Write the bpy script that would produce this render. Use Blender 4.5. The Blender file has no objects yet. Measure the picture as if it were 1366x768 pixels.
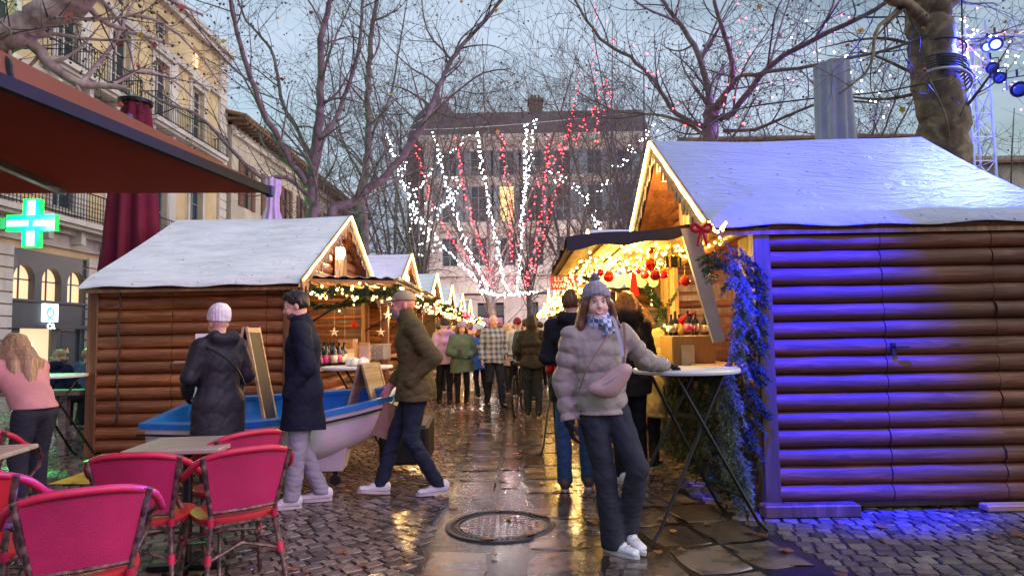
import bpy, math, random
import numpy as np
from mathutils import Vector, Matrix, Euler, noise as mnoise
R = math.radians
PI = math.pi
scene = bpy.context.scene
col = scene.collection
random.seed(7)
rng = np.random.default_rng(7)

# ------------------------------------------------------------------ camera
CAMZ = 1.35
cam_data = bpy.data.cameras.new('camera')
cam = bpy.data.objects.new('camera', cam_data); col.objects.link(cam)
cam_data.sensor_width = 36; cam_data.lens = 36*880/1366
cam_data.clip_start = 0.05; cam_data.clip_end = 3000
PITCH = math.atan(64/880); ROLL = R(1.0)
cam.location = (0, 0, CAMZ)
# look along +Y, VP of the street slightly right of the centre
yaw = math.atan(-5/880)*-1
Mc = Matrix.Rotation(yaw, 3, 'Z') @ Matrix.Rotation(PITCH, 3, 'X') @ Matrix.Rotation(PI/2, 3, 'X') @ Matrix.Rotation(-ROLL, 3, 'Z')
cam.rotation_euler = Mc.to_euler()
scene.camera = cam

def ray(px, py):
    v = Vector(((px-683)/880, -(py-384)/880, -1.0))
    return Mc @ v
def P(px, py, Y):
    r = ray(px, py); t = Y/r.y
    return Vector((r.x*t, Y, CAMZ + r.z*t))
def G(px, py, z=0.0):
    r = ray(px, py); t = (z-CAMZ)/r.z
    return Vector((r.x*t, r.y*t, z))

# ------------------------------------------------------------------ tagging
def tag(o, label=None, cat=None, group=None, kind=None):
    if label: o['label'] = label
    if cat: o['category'] = cat
    if group: o['group'] = group
    if kind: o['kind'] = kind
    return o
def thing(name, label, cat, loc=(0, 0, 0), rz=0, group=None):
    o = bpy.data.objects.new(name, None); col.objects.link(o)
    o.empty_display_size = 0.1
    o.location = loc; o.rotation_euler = (0, 0, rz)
    return tag(o, label, cat, group)
KIDS = {}
def link(name, me, parent=None, loc=None):
    o = bpy.data.objects.new(name, me); col.objects.link(o)
    if parent is not None:
        o.parent = parent
        KIDS.setdefault(parent.name, []).append(o)
    if loc is not None: o.location = loc
    return o
def copy_tree(o, parent=None):
    c = o.copy(); col.objects.link(c)
    if parent is not None:
        c.parent = parent; KIDS.setdefault(parent.name, []).append(c)
    for ch in list(KIDS.get(o.name, [])): copy_tree(ch, c)
    return c
def dup(o, loc, rz=0, label=None, group=None, cat=None):
    c = copy_tree(o); c.location = loc; c.rotation_euler = (0, 0, rz)
    tag(c, label, cat, group); return c

# ------------------------------------------------------------------ mesh builder
class MB:
    def __init__(s): s.v = []; s.f = []; s.m = []; s.n = 0
    def add(s, vs, fs, mi=0):
        b = s.n
        s.v.extend([tuple(x) for x in vs]); s.n += len(vs)
        s.f.extend([tuple(i+b for i in f) for f in fs]); s.m.extend([mi]*len(fs))
        return s
    def box(s, c, d, mi=0, rot=None, bev=0.0):
        x, y, z = d[0]/2, d[1]/2, d[2]/2
        if bev <= 0:
            vs = [(-x,-y,-z),(x,-y,-z),(x,y,-z),(-x,y,-z),(-x,-y,z),(x,-y,z),(x,y,z),(-x,y,z)]
            fs = [(0,3,2,1),(4,5,6,7),(0,1,5,4),(1,2,6,5),(2,3,7,6),(3,0,4,7)]
        else:
            b = min(bev, x*.49, y*.49, z*.49)
            vs = []; idx = {}
            for sx in (-1,1):
                for sy in (-1,1):
                    for sz in (-1,1):
                        for a in range(3):
                            p = [sx*(x-b), sy*(y-b), sz*(z-b)]
                            p[a] = (sx*x, sy*y, sz*z)[a]
                            idx[(sx,sy,sz,a)] = len(vs); vs.append(tuple(p))
            fs = []
            for a in range(3):
                o1, o2 = [(1,2),(0,2),(0,1)][a]
                for sg in (-1,1):
                    q = []
                    for (u, w) in ((-1,-1),(1,-1),(1,1),(-1,1)):
                        k = [0,0,0]; k[a] = sg; k[o1] = u; k[o2] = w
                        q.append(idx[(k[0],k[1],k[2],a)])
                    fs.append(tuple(q))
            for a in range(3):   # edges along axis a
                o1, o2 = [(1,2),(0,2),(0,1)][a]
                for u in (-1,1):
                    for w in (-1,1):
                        k0 = [0,0,0]; k1 = [0,0,0]
                        k0[a] = -1; k1[a] = 1; k0[o1] = k1[o1] = u; k0[o2] = k1[o2] = w
                        fs.append((idx[(*k0,o1)], idx[(*k1,o1)], idx[(*k1,o2)], idx[(*k0,o2)]))
            for sx in (-1,1):
                for sy in (-1,1):
                    for sz in (-1,1):
                        fs.append((idx[(sx,sy,sz,0)], idx[(sx,sy,sz,1)], idx[(sx,sy,sz,2)]))
        M = rot.to_matrix() if isinstance(rot, Euler) else rot
        out = []
        for p in vs:
            q = Vector(p)
            if M is not None: q = M @ q
            out.append((q.x+c[0], q.y+c[1], q.z+c[2]))
        return s.add(out, fs, mi)
    def bar(s, a, b, w, h, mi=0, up=(0,0,1)):
        a = Vector(a); b = Vector(b); d = (b-a); L = d.length; d.normalize()
        u = Vector(up)
        if abs(u.dot(d)) > .98: u = Vector((1,0,0))
        x = d.cross(u).normalized(); z = x.cross(d).normalized()
        M = Matrix((x, d, z)).transposed()
        return s.box((a+b)/2, (w, L, h), mi, M)
    def tube(s, pts, r, n=8, mi=0, cap=True, closed=False):
        pts = [Vector(p) for p in pts]; N = len(pts)
        rs = list(r) if hasattr(r, '__len__') else [r]*N
        vs = []; x = None
        for i, p in enumerate(pts):
            if closed: t = pts[(i+1)%N]-pts[i-1]
            else: t = pts[min(i+1,N-1)]-pts[max(i-1,0)]
            if t.length < 1e-9: t = Vector((0,0,1))
            t.normalize()
            if x is None:
                x = t.orthogonal().normalized()
            else:
                x = x - t*x.dot(t)
                x = x.normalized() if x.length > 1e-6 else t.orthogonal().normalized()
            y = t.cross(x)
            for k in range(n):
                a = 2*PI*k/n
                vs.append(p + (x*math.cos(a)+y*math.sin(a))*rs[i])
        fs = []
        for i in range(N if closed else N-1):
            j = (i+1) % N
            for k in range(n):
                l = (k+1) % n
                fs.append((i*n+k, i*n+l, j*n+l, j*n+k))
        if cap and not closed:
            fs.append(tuple(range(n-1,-1,-1))); fs.append(tuple((N-1)*n+k for k in range(n)))
        return s.add(vs, fs, mi)
    def lathe(s, prof, c=(0,0,0), n=20, mi=0, axis=None, sx=1, sy=1):
        vs = []; fs = []
        for (r, z) in prof:
            for k in range(n):
                a = 2*PI*k/n; vs.append(Vector((r*math.cos(a)*sx, r*math.sin(a)*sy, z)))
        N = len(prof)
        for i in range(N-1):
            for k in range(n):
                l = (k+1) % n
                fs.append((i*n+k, i*n+l, (i+1)*n+l, (i+1)*n+k))
        if prof[0][0] > 1e-6: fs.append(tuple(range(n-1,-1,-1)))
        if prof[-1][0] > 1e-6: fs.append(tuple((N-1)*n+k for k in range(n)))
        if axis is not None:
            q = Vector((0,0,1)).rotation_difference(Vector(axis).normalized()).to_matrix()
            vs = [q @ v for v in vs]
        return s.add([v+Vector(c) for v in vs], fs, mi)
    def ball(s, c, r, n=10, m=6, mi=0, sc=(1,1,1)):
        prof = [(r*math.sin(PI*i/m)+1e-5*(i in (0,m)), -r*math.cos(PI*i/m)) for i in range(m+1)]
        vs = []; fs = []
        for (rr, z) in prof:
            for k in range(n):
                a = 2*PI*k/n; vs.append((c[0]+rr*math.cos(a)*sc[0], c[1]+rr*math.sin(a)*sc[1], c[2]+z*sc[2]))
        for i in range(m):
            for k in range(n):
                l = (k+1) % n
                fs.append((i*n+k, i*n+l, (i+1)*n+l, (i+1)*n+k))
        return s.add(vs, fs, mi)
    def prism(s, poly, a0, a1, axis='z', mi=0):
        """poly: list of 2-D points (ccw), extruded along axis from a0 to a1"""
        def mk(p, t):
            if axis == 'z': return (p[0], p[1], t)
            if axis == 'y': return (p[0], t, p[1])
            return (t, p[0], p[1])
        n = len(poly)
        vs = [mk(p, a0) for p in poly]+[mk(p, a1) for p in poly]
        fs = [tuple(range(n-1,-1,-1)), tuple(range(n, 2*n))]
        for i in range(n):
            j = (i+1) % n; fs.append((i, j, n+j, n+i))
        return s.add(vs, fs, mi)
    def quad(s, a, b, c, d, mi=0): return s.add([a,b,c,d], [(0,1,2,3)], mi)
    def mesh(s, name, mats, smooth=False, sharp=None, recalc=True):
        me = bpy.data.meshes.new(name)
        me.from_pydata(s.v, [], s.f)
        if not isinstance(mats, (list, tuple)): mats = [mats]
        for m in mats: me.materials.append(m)
        if len(mats) > 1: me.polygons.foreach_set('material_index', s.m)
        if recalc:
            import bmesh
            bm = bmesh.new(); bm.from_mesh(me); bmesh.ops.recalc_face_normals(bm, faces=bm.faces); bm.to_mesh(me); bm.free()
        if smooth:
            me.polygons.foreach_set('use_smooth', [True]*len(me.polygons))
            if sharp: me.set_sharp_from_angle(angle=R(sharp))
        me.update()
        return me
    def build(s, name, mats, parent=None, smooth=False, sharp=None, loc=None, recalc=True):
        return link(name, s.mesh(name, mats, smooth, sharp, recalc), parent, loc)

def np_mesh(name, V, F, mats, smooth=True, mi=None):
    """V (n,3), F (m,k) arrays of one polygon size"""
    V = np.asarray(V, dtype=np.float32); F = np.asarray(F, dtype=np.int32)
    me = bpy.data.meshes.new(name)
    k = F.shape[1]
    me.vertices.add(len(V)); me.vertices.foreach_set('co', V.ravel())
    me.loops.add(F.size); me.loops.foreach_set('vertex_index', F.ravel())
    me.polygons.add(len(F)); me.polygons.foreach_set('loop_start', np.arange(0, F.size, k, dtype=np.int32))
    if not isinstance(mats, (list, tuple)): mats = [mats]
    for m in mats: me.materials.append(m)
    if mi is not None: me.polygons.foreach_set('material_index', np.asarray(mi, dtype=np.int32))
    me.polygons.foreach_set('use_smooth', np.full(len(F), smooth))
    me.update(calc_edges=True); me.validate()
    return me

# ------------------------------------------------------------------ materials
MATS = {}
class NT:
    def __init__(s, name):
        s.mat = bpy.data.materials.new(name); s.mat.use_nodes = True
        s.t = s.mat.node_tree; s.t.nodes.clear()
        s.out = s.n('ShaderNodeOutputMaterial'); s.b = s.n('ShaderNodeBsdfPrincipled')
        s.l(s.b.outputs[0], s.out.inputs[0])
    def n(s, ty, **kw):
        nd = s.t.nodes.new(ty)
        for k, v in kw.items():
            if k.startswith('_'): setattr(nd, k[1:], v)
            else: nd.inputs[k.replace('__', ' ')].default_value = v
        return nd
    def l(s, a, b): s.t.links.new(a, b)
    def coord(s, scale=(1,1,1), out='Object', rot=(0,0,0)):
        tc = s.n('ShaderNodeTexCoord'); mp = s.n('ShaderNodeMapping')
        mp.inputs['Scale'].default_value = scale; mp.inputs['Rotation'].default_value = rot
        s.l(tc.outputs[out], mp.inputs[0]); return mp.outputs[0]
    def noise(s, vec, scale, detail=4, rough=.55, dist=0):
        nd = s.n('ShaderNodeTexNoise', Scale=scale, Detail=detail, Roughness=rough, Distortion=dist)
        s.l(vec, nd.inputs['Vector']); return nd.outputs['Fac']
    def ramp(s, fac, stops, interp='LINEAR'):
        nd = s.n('ShaderNodeValToRGB'); cr = nd.color_ramp; cr.interpolation = interp
        while len(cr.elements) < len(stops): cr.elements.new(.5)
        for e, (p, c) in zip(cr.elements, stops):
            e.position = p; e.color = (c[0], c[1], c[2], 1) if hasattr(c, '__len__') else (c, c, c, 1)
        s.l(fac, nd.inputs[0]); return nd.outputs[0]
    def mix(s, fac, a, b, mode='MIX'):
        nd = s.n('ShaderNodeMix', _data_type='RGBA', _blend_type=mode)
        if hasattr(fac, 'node'): s.l(fac, nd.inputs[0])
        else: nd.inputs[0].default_value = fac
        for v, i in ((a, 6), (b, 7)):
            if hasattr(v, 'node'): s.l(v, nd.inputs[i])
            else: nd.inputs[i].default_value = (*v[:3], 1)
        return nd.outputs[2]
    def math(s, op, a, b=None):
        nd = s.n('ShaderNodeMath', _operation=op)
        for v, i in ((a, 0), (b, 1)):
            if v is None: continue
            if hasattr(v, 'node'): s.l(v, nd.inputs[i])
            else: nd.inputs[i].default_value = v
        return nd.outputs[0]
    def bump(s, h, strength=.3, dist=.01):
        nd = s.n('ShaderNodeBump', Strength=strength, Distance=dist)
        s.l(h, nd.inputs['Height']); s.l(nd.outputs[0], s.b.inputs['Normal']); return nd
    def set(s, k, v):
        if hasattr(v, 'node'): s.l(v, s.b.inputs[k])
        else: s.b.inputs[k].default_value = (*v, 1) if hasattr(v, '__len__') and len(v) == 3 else v
def mat(name, c, rough=.6, var=.15, scale=8, metal=0, bump=.15, bdist=.004, bscale=None, spec=.5, coat=0, sheen=0, trans=0, stretch=(1,1,1)):
    if name in MATS: return MATS[name]
    m = NT(name)
    v = m.coord(stretch)
    f = m.noise(v, scale)
    lo = [max(0, x*(1-var)) for x in c]; hi = [min(1, x*(1+var)) for x in c]
    m.set('Base Color', m.ramp(f, [(.3, lo), (.7, hi)]))
    m.set('Roughness', m.math('ADD', m.math('MULTIPLY', f, .2), rough-.1))
    m.set('Metallic', metal); m.set('Specular IOR Level', spec)
    if coat: m.set('Coat Weight', coat)
    if sheen: m.set('Sheen Weight', sheen)
    if trans: m.set('Transmission Weight', trans)
    if bump: m.bump(m.noise(v, bscale or scale*6, 3), bump, bdist)
    MATS[name] = m.mat; return m.mat
def emis(name, c, strength, base=None):
    if name in MATS: return MATS[name]
    m = NT(name); m.set('Base Color', base or c); m.set('Emission Color', c); m.set('Emission Strength', strength); m.set('Roughness', .4)
    MATS[name] = m.mat; return m.mat
def fabric(name, c, rough=.85, var=.12, weave=220, fold=.5, fscale=7):
    if name in MATS: return MATS[name]
    m = NT(name); v = m.coord()
    f = m.noise(v, 5, 5)
    m.set('Base Color', m.ramp(f, [(.3, [x*(1-var) for x in c]), (.7, [min(1, x*(1+var)) for x in c])]))
    m.set('Roughness', rough); m.set('Specular IOR Level', .22)
    h = m.math('ADD', m.math('MULTIPLY', m.noise(v, fscale, 3, .5, 1.2), fold), m.math('MULTIPLY', m.noise(v, weave, 2), .05))
    m.bump(h, .6, .02)
    MATS[name] = m.mat; return m.mat

def light(name, kind, loc, energy, color, size=.1, target=None, angle=60, blend=.5):
    d = bpy.data.lights.new(name, kind); d.energy = energy; d.color = color
    if kind in ('SPOT', 'POINT'): d.shadow_soft_size = size
    if kind == 'SPOT': d.spot_size = R(angle); d.spot_blend = blend
    o = bpy.data.objects.new(name, d); col.objects.link(o); o.location = loc
    if target is not None:
        o.rotation_euler = (Vector(target)-Vector(loc)).to_track_quat('-Z', 'Y').to_euler()
    return o
# ------------------------------------------------------------------ wood
def wood(name, dark, light_, rough=.42, axis='x', sc=1.0, gloss=.35, grain=1.0):
    if name in MATS: return MATS[name]
    m = NT(name)
    st = {'x': (.7, 9, 9), 'y': (9, .7, 9), 'z': (9, 9, .7)}[axis]
    v = m.coord(tuple(a*sc for a in st)); v0 = m.coord()
    f = m.noise(v, 3.0, 8, .65, .8)
    g = m.noise(v0, 2.2, 3)
    k = m.ramp(f, [(.28, [x*.55 for x in dark]), (.45, dark), (.62, light_), (.8, [min(1, x*1.25) for x in light_])])
    st2 = {'x': (.35, 1, 7.2), 'y': (1, .35, 7.2), 'z': (7.2, 7.2, .3)}[axis]
    g2 = m.noise(m.coord(st2), 1.0, 1)
    k = m.mix(m.ramp(g2, [(.35, .0), (.65, .75)]), k, [x*.45 for x in dark])
    # knots
    vo = m.n('ShaderNodeTexVoronoi', Scale=1.0); m.l(m.coord({'x': (2, 6, 6), 'y': (6, 2, 6), 'z': (6, 6, 2)}[axis]), vo.inputs['Vector'])
    k = m.mix(m.ramp(vo.outputs['Distance'], [(.05, .8), (.13, 0)]), k, [x*.3 for x in dark])
    k = m.mix(m.ramp(g, [(.3, .35), (.6, 0)]), k, [x*.5 for x in dark])
    m.set('Base Color', k)
    m.set('Roughness', m.ramp(f, [(.3, rough+.12), (.7, rough-.08)])); m.set('Coat Weight', gloss*.3); m.set('Coat Roughness', .35)
    m.bump(f, .35*grain, .006)
    MATS[name] = m.mat; return m.mat
M = {}
M['log_l'] = wood('varnished_log', (.27, .085, .025), (.52, .20, .065))  # colour brightened to stand in for warm terrace light on the left wall
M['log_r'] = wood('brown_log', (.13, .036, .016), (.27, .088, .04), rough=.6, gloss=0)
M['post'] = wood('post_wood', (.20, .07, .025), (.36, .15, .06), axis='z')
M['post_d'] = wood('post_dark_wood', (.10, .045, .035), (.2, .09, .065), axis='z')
M['board'] = wood('pale_board', (.42, .22, .09), (.62, .38, .18), axis='z', gloss=.1, rough=.6)
M['board_h'] = wood('pale_board_flat', (.42, .22, .09), (.62, .38, .18), axis='x', gloss=.1, rough=.6)
M['ply'] = wood('plywood', (.50, .34, .20), (.68, .50, .32), axis='x', gloss=.05, rough=.65, grain=.4)
M['trim_wood'] = wood('trim_wood', (.30, .16, .10), (.50, .30, .20), axis='y', gloss=.1, rough=.6)
M['grey_wood'] = wood('greyed_wood', (.30, .24, .20), (.48, .40, .34), axis='x', gloss=.0, rough=.7)

def snow_cloth(nm='white_roof_cloth', g=(1, 1, 1)):
    m = NT(nm); v = m.coord()
    f = m.noise(v, 1.3, 6); st = m.noise(m.coord((.6, 2.5, 2.5)), 3, 6, .6)
    k = m.ramp(f, [(.3, (.66*g[0], .67*g[1], .72*g[2])), (.7, (.80*g[0], .81*g[1], .86*g[2]))])
    k = m.mix(m.ramp(st, [(.46, 0), (.72, .55)]), k, (.42, .42, .44))
    # dirt specks and stuck leaves
    for sc, th in ((4.2, .075), (7, .09), (2.3, .035)):
        vo = m.n('ShaderNodeTexVoronoi', Scale=sc); vo.inputs['Randomness'].default_value = 1
        wv = m.coord((1, 1, 1), rot=(.3*sc, .2, .5))
        m.l(wv, vo.inputs['Vector'])
        k = m.mix(m.ramp(vo.outputs['Distance'], [(th*.7, .9), (th, 0)]), k, (.09, .06, .05))
    m.set('Base Color', k); m.set('Roughness', .55)
    m.bump(m.math('ADD', m.noise(m.coord((1, 2, 2)), 3, 6, .6, 1.5), m.math('MULTIPLY', m.noise(v, 60, 3), .12)), .9, .03)
    return m.mat
M['snow'] = snow_cloth(); M['snow_r'] = snow_cloth('blue_lit_roof_cloth', (.46, .47, .64))  # right copy darkened and tinted lavender as if under blue stage light
M['black_metal'] = mat('black_metal', (.018, .018, .022), .32, metal=.6, bump=.05)
M['matte_black'] = mat('matte_black', (.006, .0055, .006), .8)
M['iron'] = mat('wrought_iron', (.02, .03, .04), .45, metal=.4)
M['steel'] = mat('steel', (.45, .46, .5), .3, metal=.9, bump=.05)
M['alu'] = mat('aluminium_truss', (.55, .57, .62), .35, metal=.8)
M['awning'] = None
def awn(name, a, b):
    m = NT(name); v = m.coord()
    f = m.noise(v, 1.2, 4)
    m.set('Base Color', m.ramp(f, [(.3, a), (.7, b)])); m.set('Roughness', .85)
    m.bump(m.noise(v, 320, 2), .25, .002)
    # thin cloth lets daylight glow through
    tr = m.n('ShaderNodeBsdfTranslucent'); tr.inputs[0].default_value = (*b, 1)
    mx = m.n('ShaderNodeMixShader'); mx.inputs[0].default_value = .35
    m.l(m.b.outputs[0], mx.inputs[1]); m.l(tr.outputs[0], mx.inputs[2]); m.l(mx.outputs[0], m.out.inputs[0])
    return m.mat
M['awning'] = awn('awning_cloth', (.33, .06, .035), (.42, .08, .045))
M['awning_top'] = awn('awning_cloth_orange', (.24, .085, .03), (.30, .11, .04))
M['maroon'] = fabric('maroon_cloth', (.12, .010, .028), weave=150)
M['lavender'] = fabric('lavender_cloth', (.42, .33, .50), weave=150)
M['greycloth'] = fabric('grey_cloth', (.30, .30, .36), weave=150)
M['chair_mesh'] = mat('chair_mesh_plum', (.42, .016, .095), .5, var=.2, bump=.8, bscale=260, bdist=.004, scale=3.5)
M['chair_mesh_red'] = mat('chair_mesh_red', (.50, .02, .03), .55, var=.1, bump=.5, bscale=420, bdist=.002, scale=5)
M['chair_seat'] = mat('chair_seat_red', (.45, .02, .03), .5, var=.1, bump=.5, bscale=420, bdist=.002, scale=5)
M['chair_rim'] = mat('chair_rim_red', (.44, .016, .055), .45, var=.25, bump=.35, bscale=160, bdist=.003)
def bamboo():
    m = NT('chair_frame_bamboo'); v = m.coord()
    f = m.noise(v, 30, 4)
    k = m.ramp(f, [(.35, (.035, .02, .025)), (.5, (.11, .06, .055)), (.68, (.25, .16, .13))])
    m.set('Base Color', k); m.set('Roughness', .33); m.set('Metallic', .25)
    m.bump(m.noise(v, 60, 2), .2, .002); return m.mat
M['chair_frame'] = bamboo()
M['table_top'] = wood('table_top_pale', (.48, .38, .30), (.66, .56, .46), axis='x', gloss=.5, rough=.3, grain=.2)
M['white_plastic'] = mat('white_plastic', (.72, .72, .74), .3, var=.04, bump=.03)
M['hull'] = mat('white_gelcoat', (.76, .74, .72), .32, var=.16, scale=3, bump=.06, coat=.5)
M['boat_blue'] = mat('boat_blue_paint', (.015, .20, .62), .32, var=.18, scale=5, bump=.08, coat=.5)
M['boat_rim'] = mat('boat_rim_blue', (.02, .25, .70), .3, var=.15, scale=6, bump=.06, coat=.5)
M['rubber'] = mat('rubber', (.015, .015, .016), .6)
M['chalk'] = None
def chalkboard(name, col_):
    m = NT(name); v = m.coord()
    f = m.noise(v, 4, 5)
    m.set('Base Color', m.ramp(f, [(.3, [x*.8 for x in col_]), (.75, [x*1.6+.01 for x in col_])])); m.set('Roughness', .7)
    return m.mat
M['chalk'] = chalkboard('chalkboard', (.006, .006, .008))
M['chalk_mark'] = mat('chalk_mark', (.62, .62, .56), .9, bump=0)
M['fir'] = mat('fir_needles', (.022, .055, .022), .55, var=.5, scale=14, bump=0)
M['fir_blue'] = mat('blue_spruce_needles', (.14, .19, .15), .6, var=.35, scale=20, bump=0)
M['fir_stem'] = mat('fir_stem', (.08, .05, .03), .8)
M['red_ball'] = mat('red_bauble', (.55, .01, .01), .12, var=.05, metal=.55, bump=0, coat=.6)
M['gold'] = mat('gold_ribbon', (.75, .5, .14), .25, metal=.8, bump=0)
M['red_ribbon'] = fabric('red_ribbon', (.5, .01, .02))
M['bulb_w'] = emis('bulb_warm', (1, .55, .13), 16)
M['bulb_y'] = emis('bulb_yellow', (1, .62, .08), 16)
M['bulb_c'] = emis('bulb_cool', (.80, .93, 1), 30)
M['bulb_r'] = emis('bulb_red', (1, .02, .03), 22)
M['bulb_p'] = emis('bulb_pink', (1, .10, .55), 18)
M['rope'] = emis('rope_light', (1, .58, .12), 10)
M['lamp'] = emis('lantern_glow', (1, .70, .30), 60)
M['wire'] = mat('cable', (.02, .02, .025), .5, bump=0)
M['wire_w'] = mat('pale_cable', (.5, .5, .55), .5, bump=0)
M['glass'] = None
def glass(name, c=(.03, .045, .06)):
    m = NT(name); m.set('Base Color', c); m.set('Roughness', .08); m.set('Specular IOR Level', .8)
    m.bump(m.noise(m.coord(), .8, 2), .1, .02); return m.mat
M['glass'] = glass('window_glass')
M['glass_lit'] = emis('lit_window', (1, .62, .22), 1.3, (.3, .2, .1))

def bark(name, a, b, c, sc=1.0, lich=True):
    if name in MATS: return MATS[name]
    m = NT(name); v = m.coord()
    vo = m.n('ShaderNodeTexVoronoi', Scale=7*sc); m.l(m.coord((1, 1, .55)), vo.inputs['Vector'])
    f = m.noise(v, 5*sc, 6, .6, .6)
    k = m.ramp(f, [(.3, a), (.5, b), (.66, c)])
    k = m.mix(m.ramp(vo.outputs['Distance'], [(.25, .5), (.5, 0)]), k, [x*1.25 for x in b])
    m.set('Base Color', k); m.set('Roughness', .8)
    m.bump(m.noise(v, 14*sc, 6, .7), .6, .02)
    MATS[name] = m.mat; return m.mat
M['bark'] = bark('plane_bark', (.05, .032, .022), (.12, .075, .048), (.26, .19, .12))
M['bark_n'] = bark('plane_bark_near', (.16, .11, .11), (.30, .22, .22), (.42, .34, .32), sc=1.6)
M['bark_p'] = bark('plane_bark_grey', (.07, .05, .05), (.13, .095, .095), (.21, .165, .155))
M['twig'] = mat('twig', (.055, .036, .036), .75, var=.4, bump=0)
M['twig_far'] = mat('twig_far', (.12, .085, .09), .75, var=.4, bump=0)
M['leaf_y'] = mat('yellow_leaf', (.45, .28, .03), .7, bump=0)
M['leaf_r'] = mat('brown_leaf', (.32, .08, .05), .7, bump=0)

def stucco(name, c, sc=1.0, blocks=False):
    if name in MATS: return MATS[name]
    m = NT(name); v = m.coord()
    f = m.noise(v, .6*sc, 7, .6)
    k = m.ramp(f, [(.3, [x*.74 for x in c]), (.55, c), (.75, [min(1, x*1.15) for x in c])])
    st = m.noise(m.coord((1.2, 1.2, .12)), 2.5, 5)
    k = m.mix(m.ramp(st, [(.52, 0), (.75, .5)]), k, [x*.5 for x in c])
    m.set('Base Color', k); m.set('Roughness', .85)
    m.bump(m.noise(v, 18, 5), .3, .02)
    MATS[name] = m.mat; return m.mat
M['cream'] = stucco('cream_render', (.62, .47, .27))
M['stone'] = stucco('pale_stone', (.48, .42, .34))
M['stone_w'] = stucco('white_stone', (.60, .54, .50))
M['far_stone'] = stucco('far_stone', (.62, .53, .52))
M['far_roof'] = mat('slate_roof', (.12, .075, .09), .7, var=.3, scale=1)
M['tile_roof'] = mat('clay_tiles', (.20, .11, .07), .8, var=.4, scale=3)
M['shutter'] = mat('blue_grey_shutter', (.22, .28, .34), .6)
M['bank'] = mat('anthracite_paint', (.045, .055, .07), .4)
M['sign_red'] = mat('red_sign_panel', (.62, .03, .03), .5, var=.05, bump=.02)
# ------------------------------------------------------------------ world
world = bpy.data.worlds.new('World'); scene.world = world; world.use_nodes = True
wt = world.node_tree; wt.nodes.clear()
wo = wt.nodes.new('ShaderNodeOutputWorld'); wb = wt.nodes.new('ShaderNodeBackground')
sky = wt.nodes.new('ShaderNodeTexSky'); sky.sky_type = 'NISHITA'; sky.sun_disc = False
sky.sun_elevation = R(7); sky.sun_rotation = R(126); sky.altitude = 100; sky.air_density = 1.4; sky.dust_density = 1.0; sky.ozone_density = 2.5
tc = wt.nodes.new('ShaderNodeTexCoord'); mp = wt.nodes.new('ShaderNodeMapping'); mp.inputs['Scale'].default_value = (1, 1, 3.2)
nz = wt.nodes.new('ShaderNodeTexNoise'); nz.inputs['Scale'].default_value = 2.1; nz.inputs['Detail'].default_value = 7; nz.inputs['Roughness'].default_value = .55
cr = wt.nodes.new('ShaderNodeValToRGB'); cr.color_ramp.elements[0].position = .30; cr.color_ramp.elements[1].position = .58
cm = wt.nodes.new('ShaderNodeMix'); cm.data_type = 'RGBA'
cm.inputs[7].default_value = (2.15, 2.62, 3.25, 1)
hs = wt.nodes.new('ShaderNodeHueSaturation'); hs.inputs['Saturation'].default_value = .75
wt.links.new(tc.outputs['Generated'], mp.inputs[0]); wt.links.new(mp.outputs[0], nz.inputs['Vector'])
wt.links.new(nz.outputs['Fac'], cr.inputs[0]); wt.links.new(cr.outputs[0], cm.inputs[0])
wt.links.new(sky.outputs[0], hs.inputs['Color']); wt.links.new(hs.outputs[0], cm.inputs[6])
wt.links.new(cm.outputs[2], wb.inputs[0]); wt.links.new(wb.outputs[0], wo.inputs[0])
wb.inputs[1].default_value = .125
sd = bpy.data.lights.new('sun', 'SUN'); sd.energy = .8; sd.angle = R(60); sd.color = (1, .93, .86)
so = bpy.data.objects.new('sun', sd); col.objects.link(so)
so.rotation_euler = Vector((-.9, .22, -.6)).to_track_quat('-Z', 'Y').to_euler(); so.location = (0, -5, 12)

# ------------------------------------------------------------------ ground
def ground_mat():
    m = NT('wet_ground'); v = m.coord(out='Object')
    vo = m.n('ShaderNodeTexVoronoi', Scale=8.5, _feature='DISTANCE_TO_EDGE'); vo.inputs['Randomness'].default_value = .55
    m.l(v, vo.inputs['Vector'])
    v2 = m.n('ShaderNodeTexVoronoi', Scale=8.5); v2.inputs['Randomness'].default_value = .55; m.l(v, v2.inputs['Vector'])
    f = m.noise(v, .9, 6)
    sp = m.n('ShaderNodeSeparateColor'); m.l(v2.outputs['Color'], sp.inputs[0])
    k = m.mix(sp.outputs[0], (.035, .028, .024), (.10, .08, .07))
    e = m.ramp(vo.outputs['Distance'], [(.0, 0), (.09, 1)])
    m.set('Base Color', m.mix(e, (.012, .011, .01), k))
    m.set('Roughness', m.ramp(f, [(.35, .08), (.65, .34)]))
    m.bump(m.math('ADD', e, m.math('MULTIPLY', m.noise(v, 30, 4), .15)), .55, .012)
    return m.mat
def grout_mat():
    m = NT('wet_grout'); v = m.coord()
    f = m.noise(v, 3, 6)
    m.set('Base Color', m.ramp(f, [(.3, (.012, .010, .008)), (.7, (.045, .036, .03))]))
    m.set('Roughness', m.ramp(f, [(.35, .03), (.62, .22)]))
    m.bump(m.noise(v, 60, 4), .35, .006); return m.mat
def stone_mat():
    m = NT('wet_cobble'); v = m.coord()
    at = m.n('ShaderNodeAttribute', _attribute_name='tone')
    f = m.noise(v, 14, 6); w = m.noise(v, .55, 5)
    k = m.mix(at.outputs['Fac'], (.065, .050, .040), (.30, .235, .185))
    k = m.mix(m.ramp(f, [(.35, .45), (.6, 0)]), k, (.03, .024, .02))
    m.set('Base Color', k)
    m.set('Roughness', m.math('ADD', m.ramp(w, [(.42, .02), (.70, .22)]), m.math('MULTIPLY', f, .16)))
    m.set('Specular IOR Level', .6)
    m.bump(m.noise(v, 34, 6, .6), .3, .005); return m.mat
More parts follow.
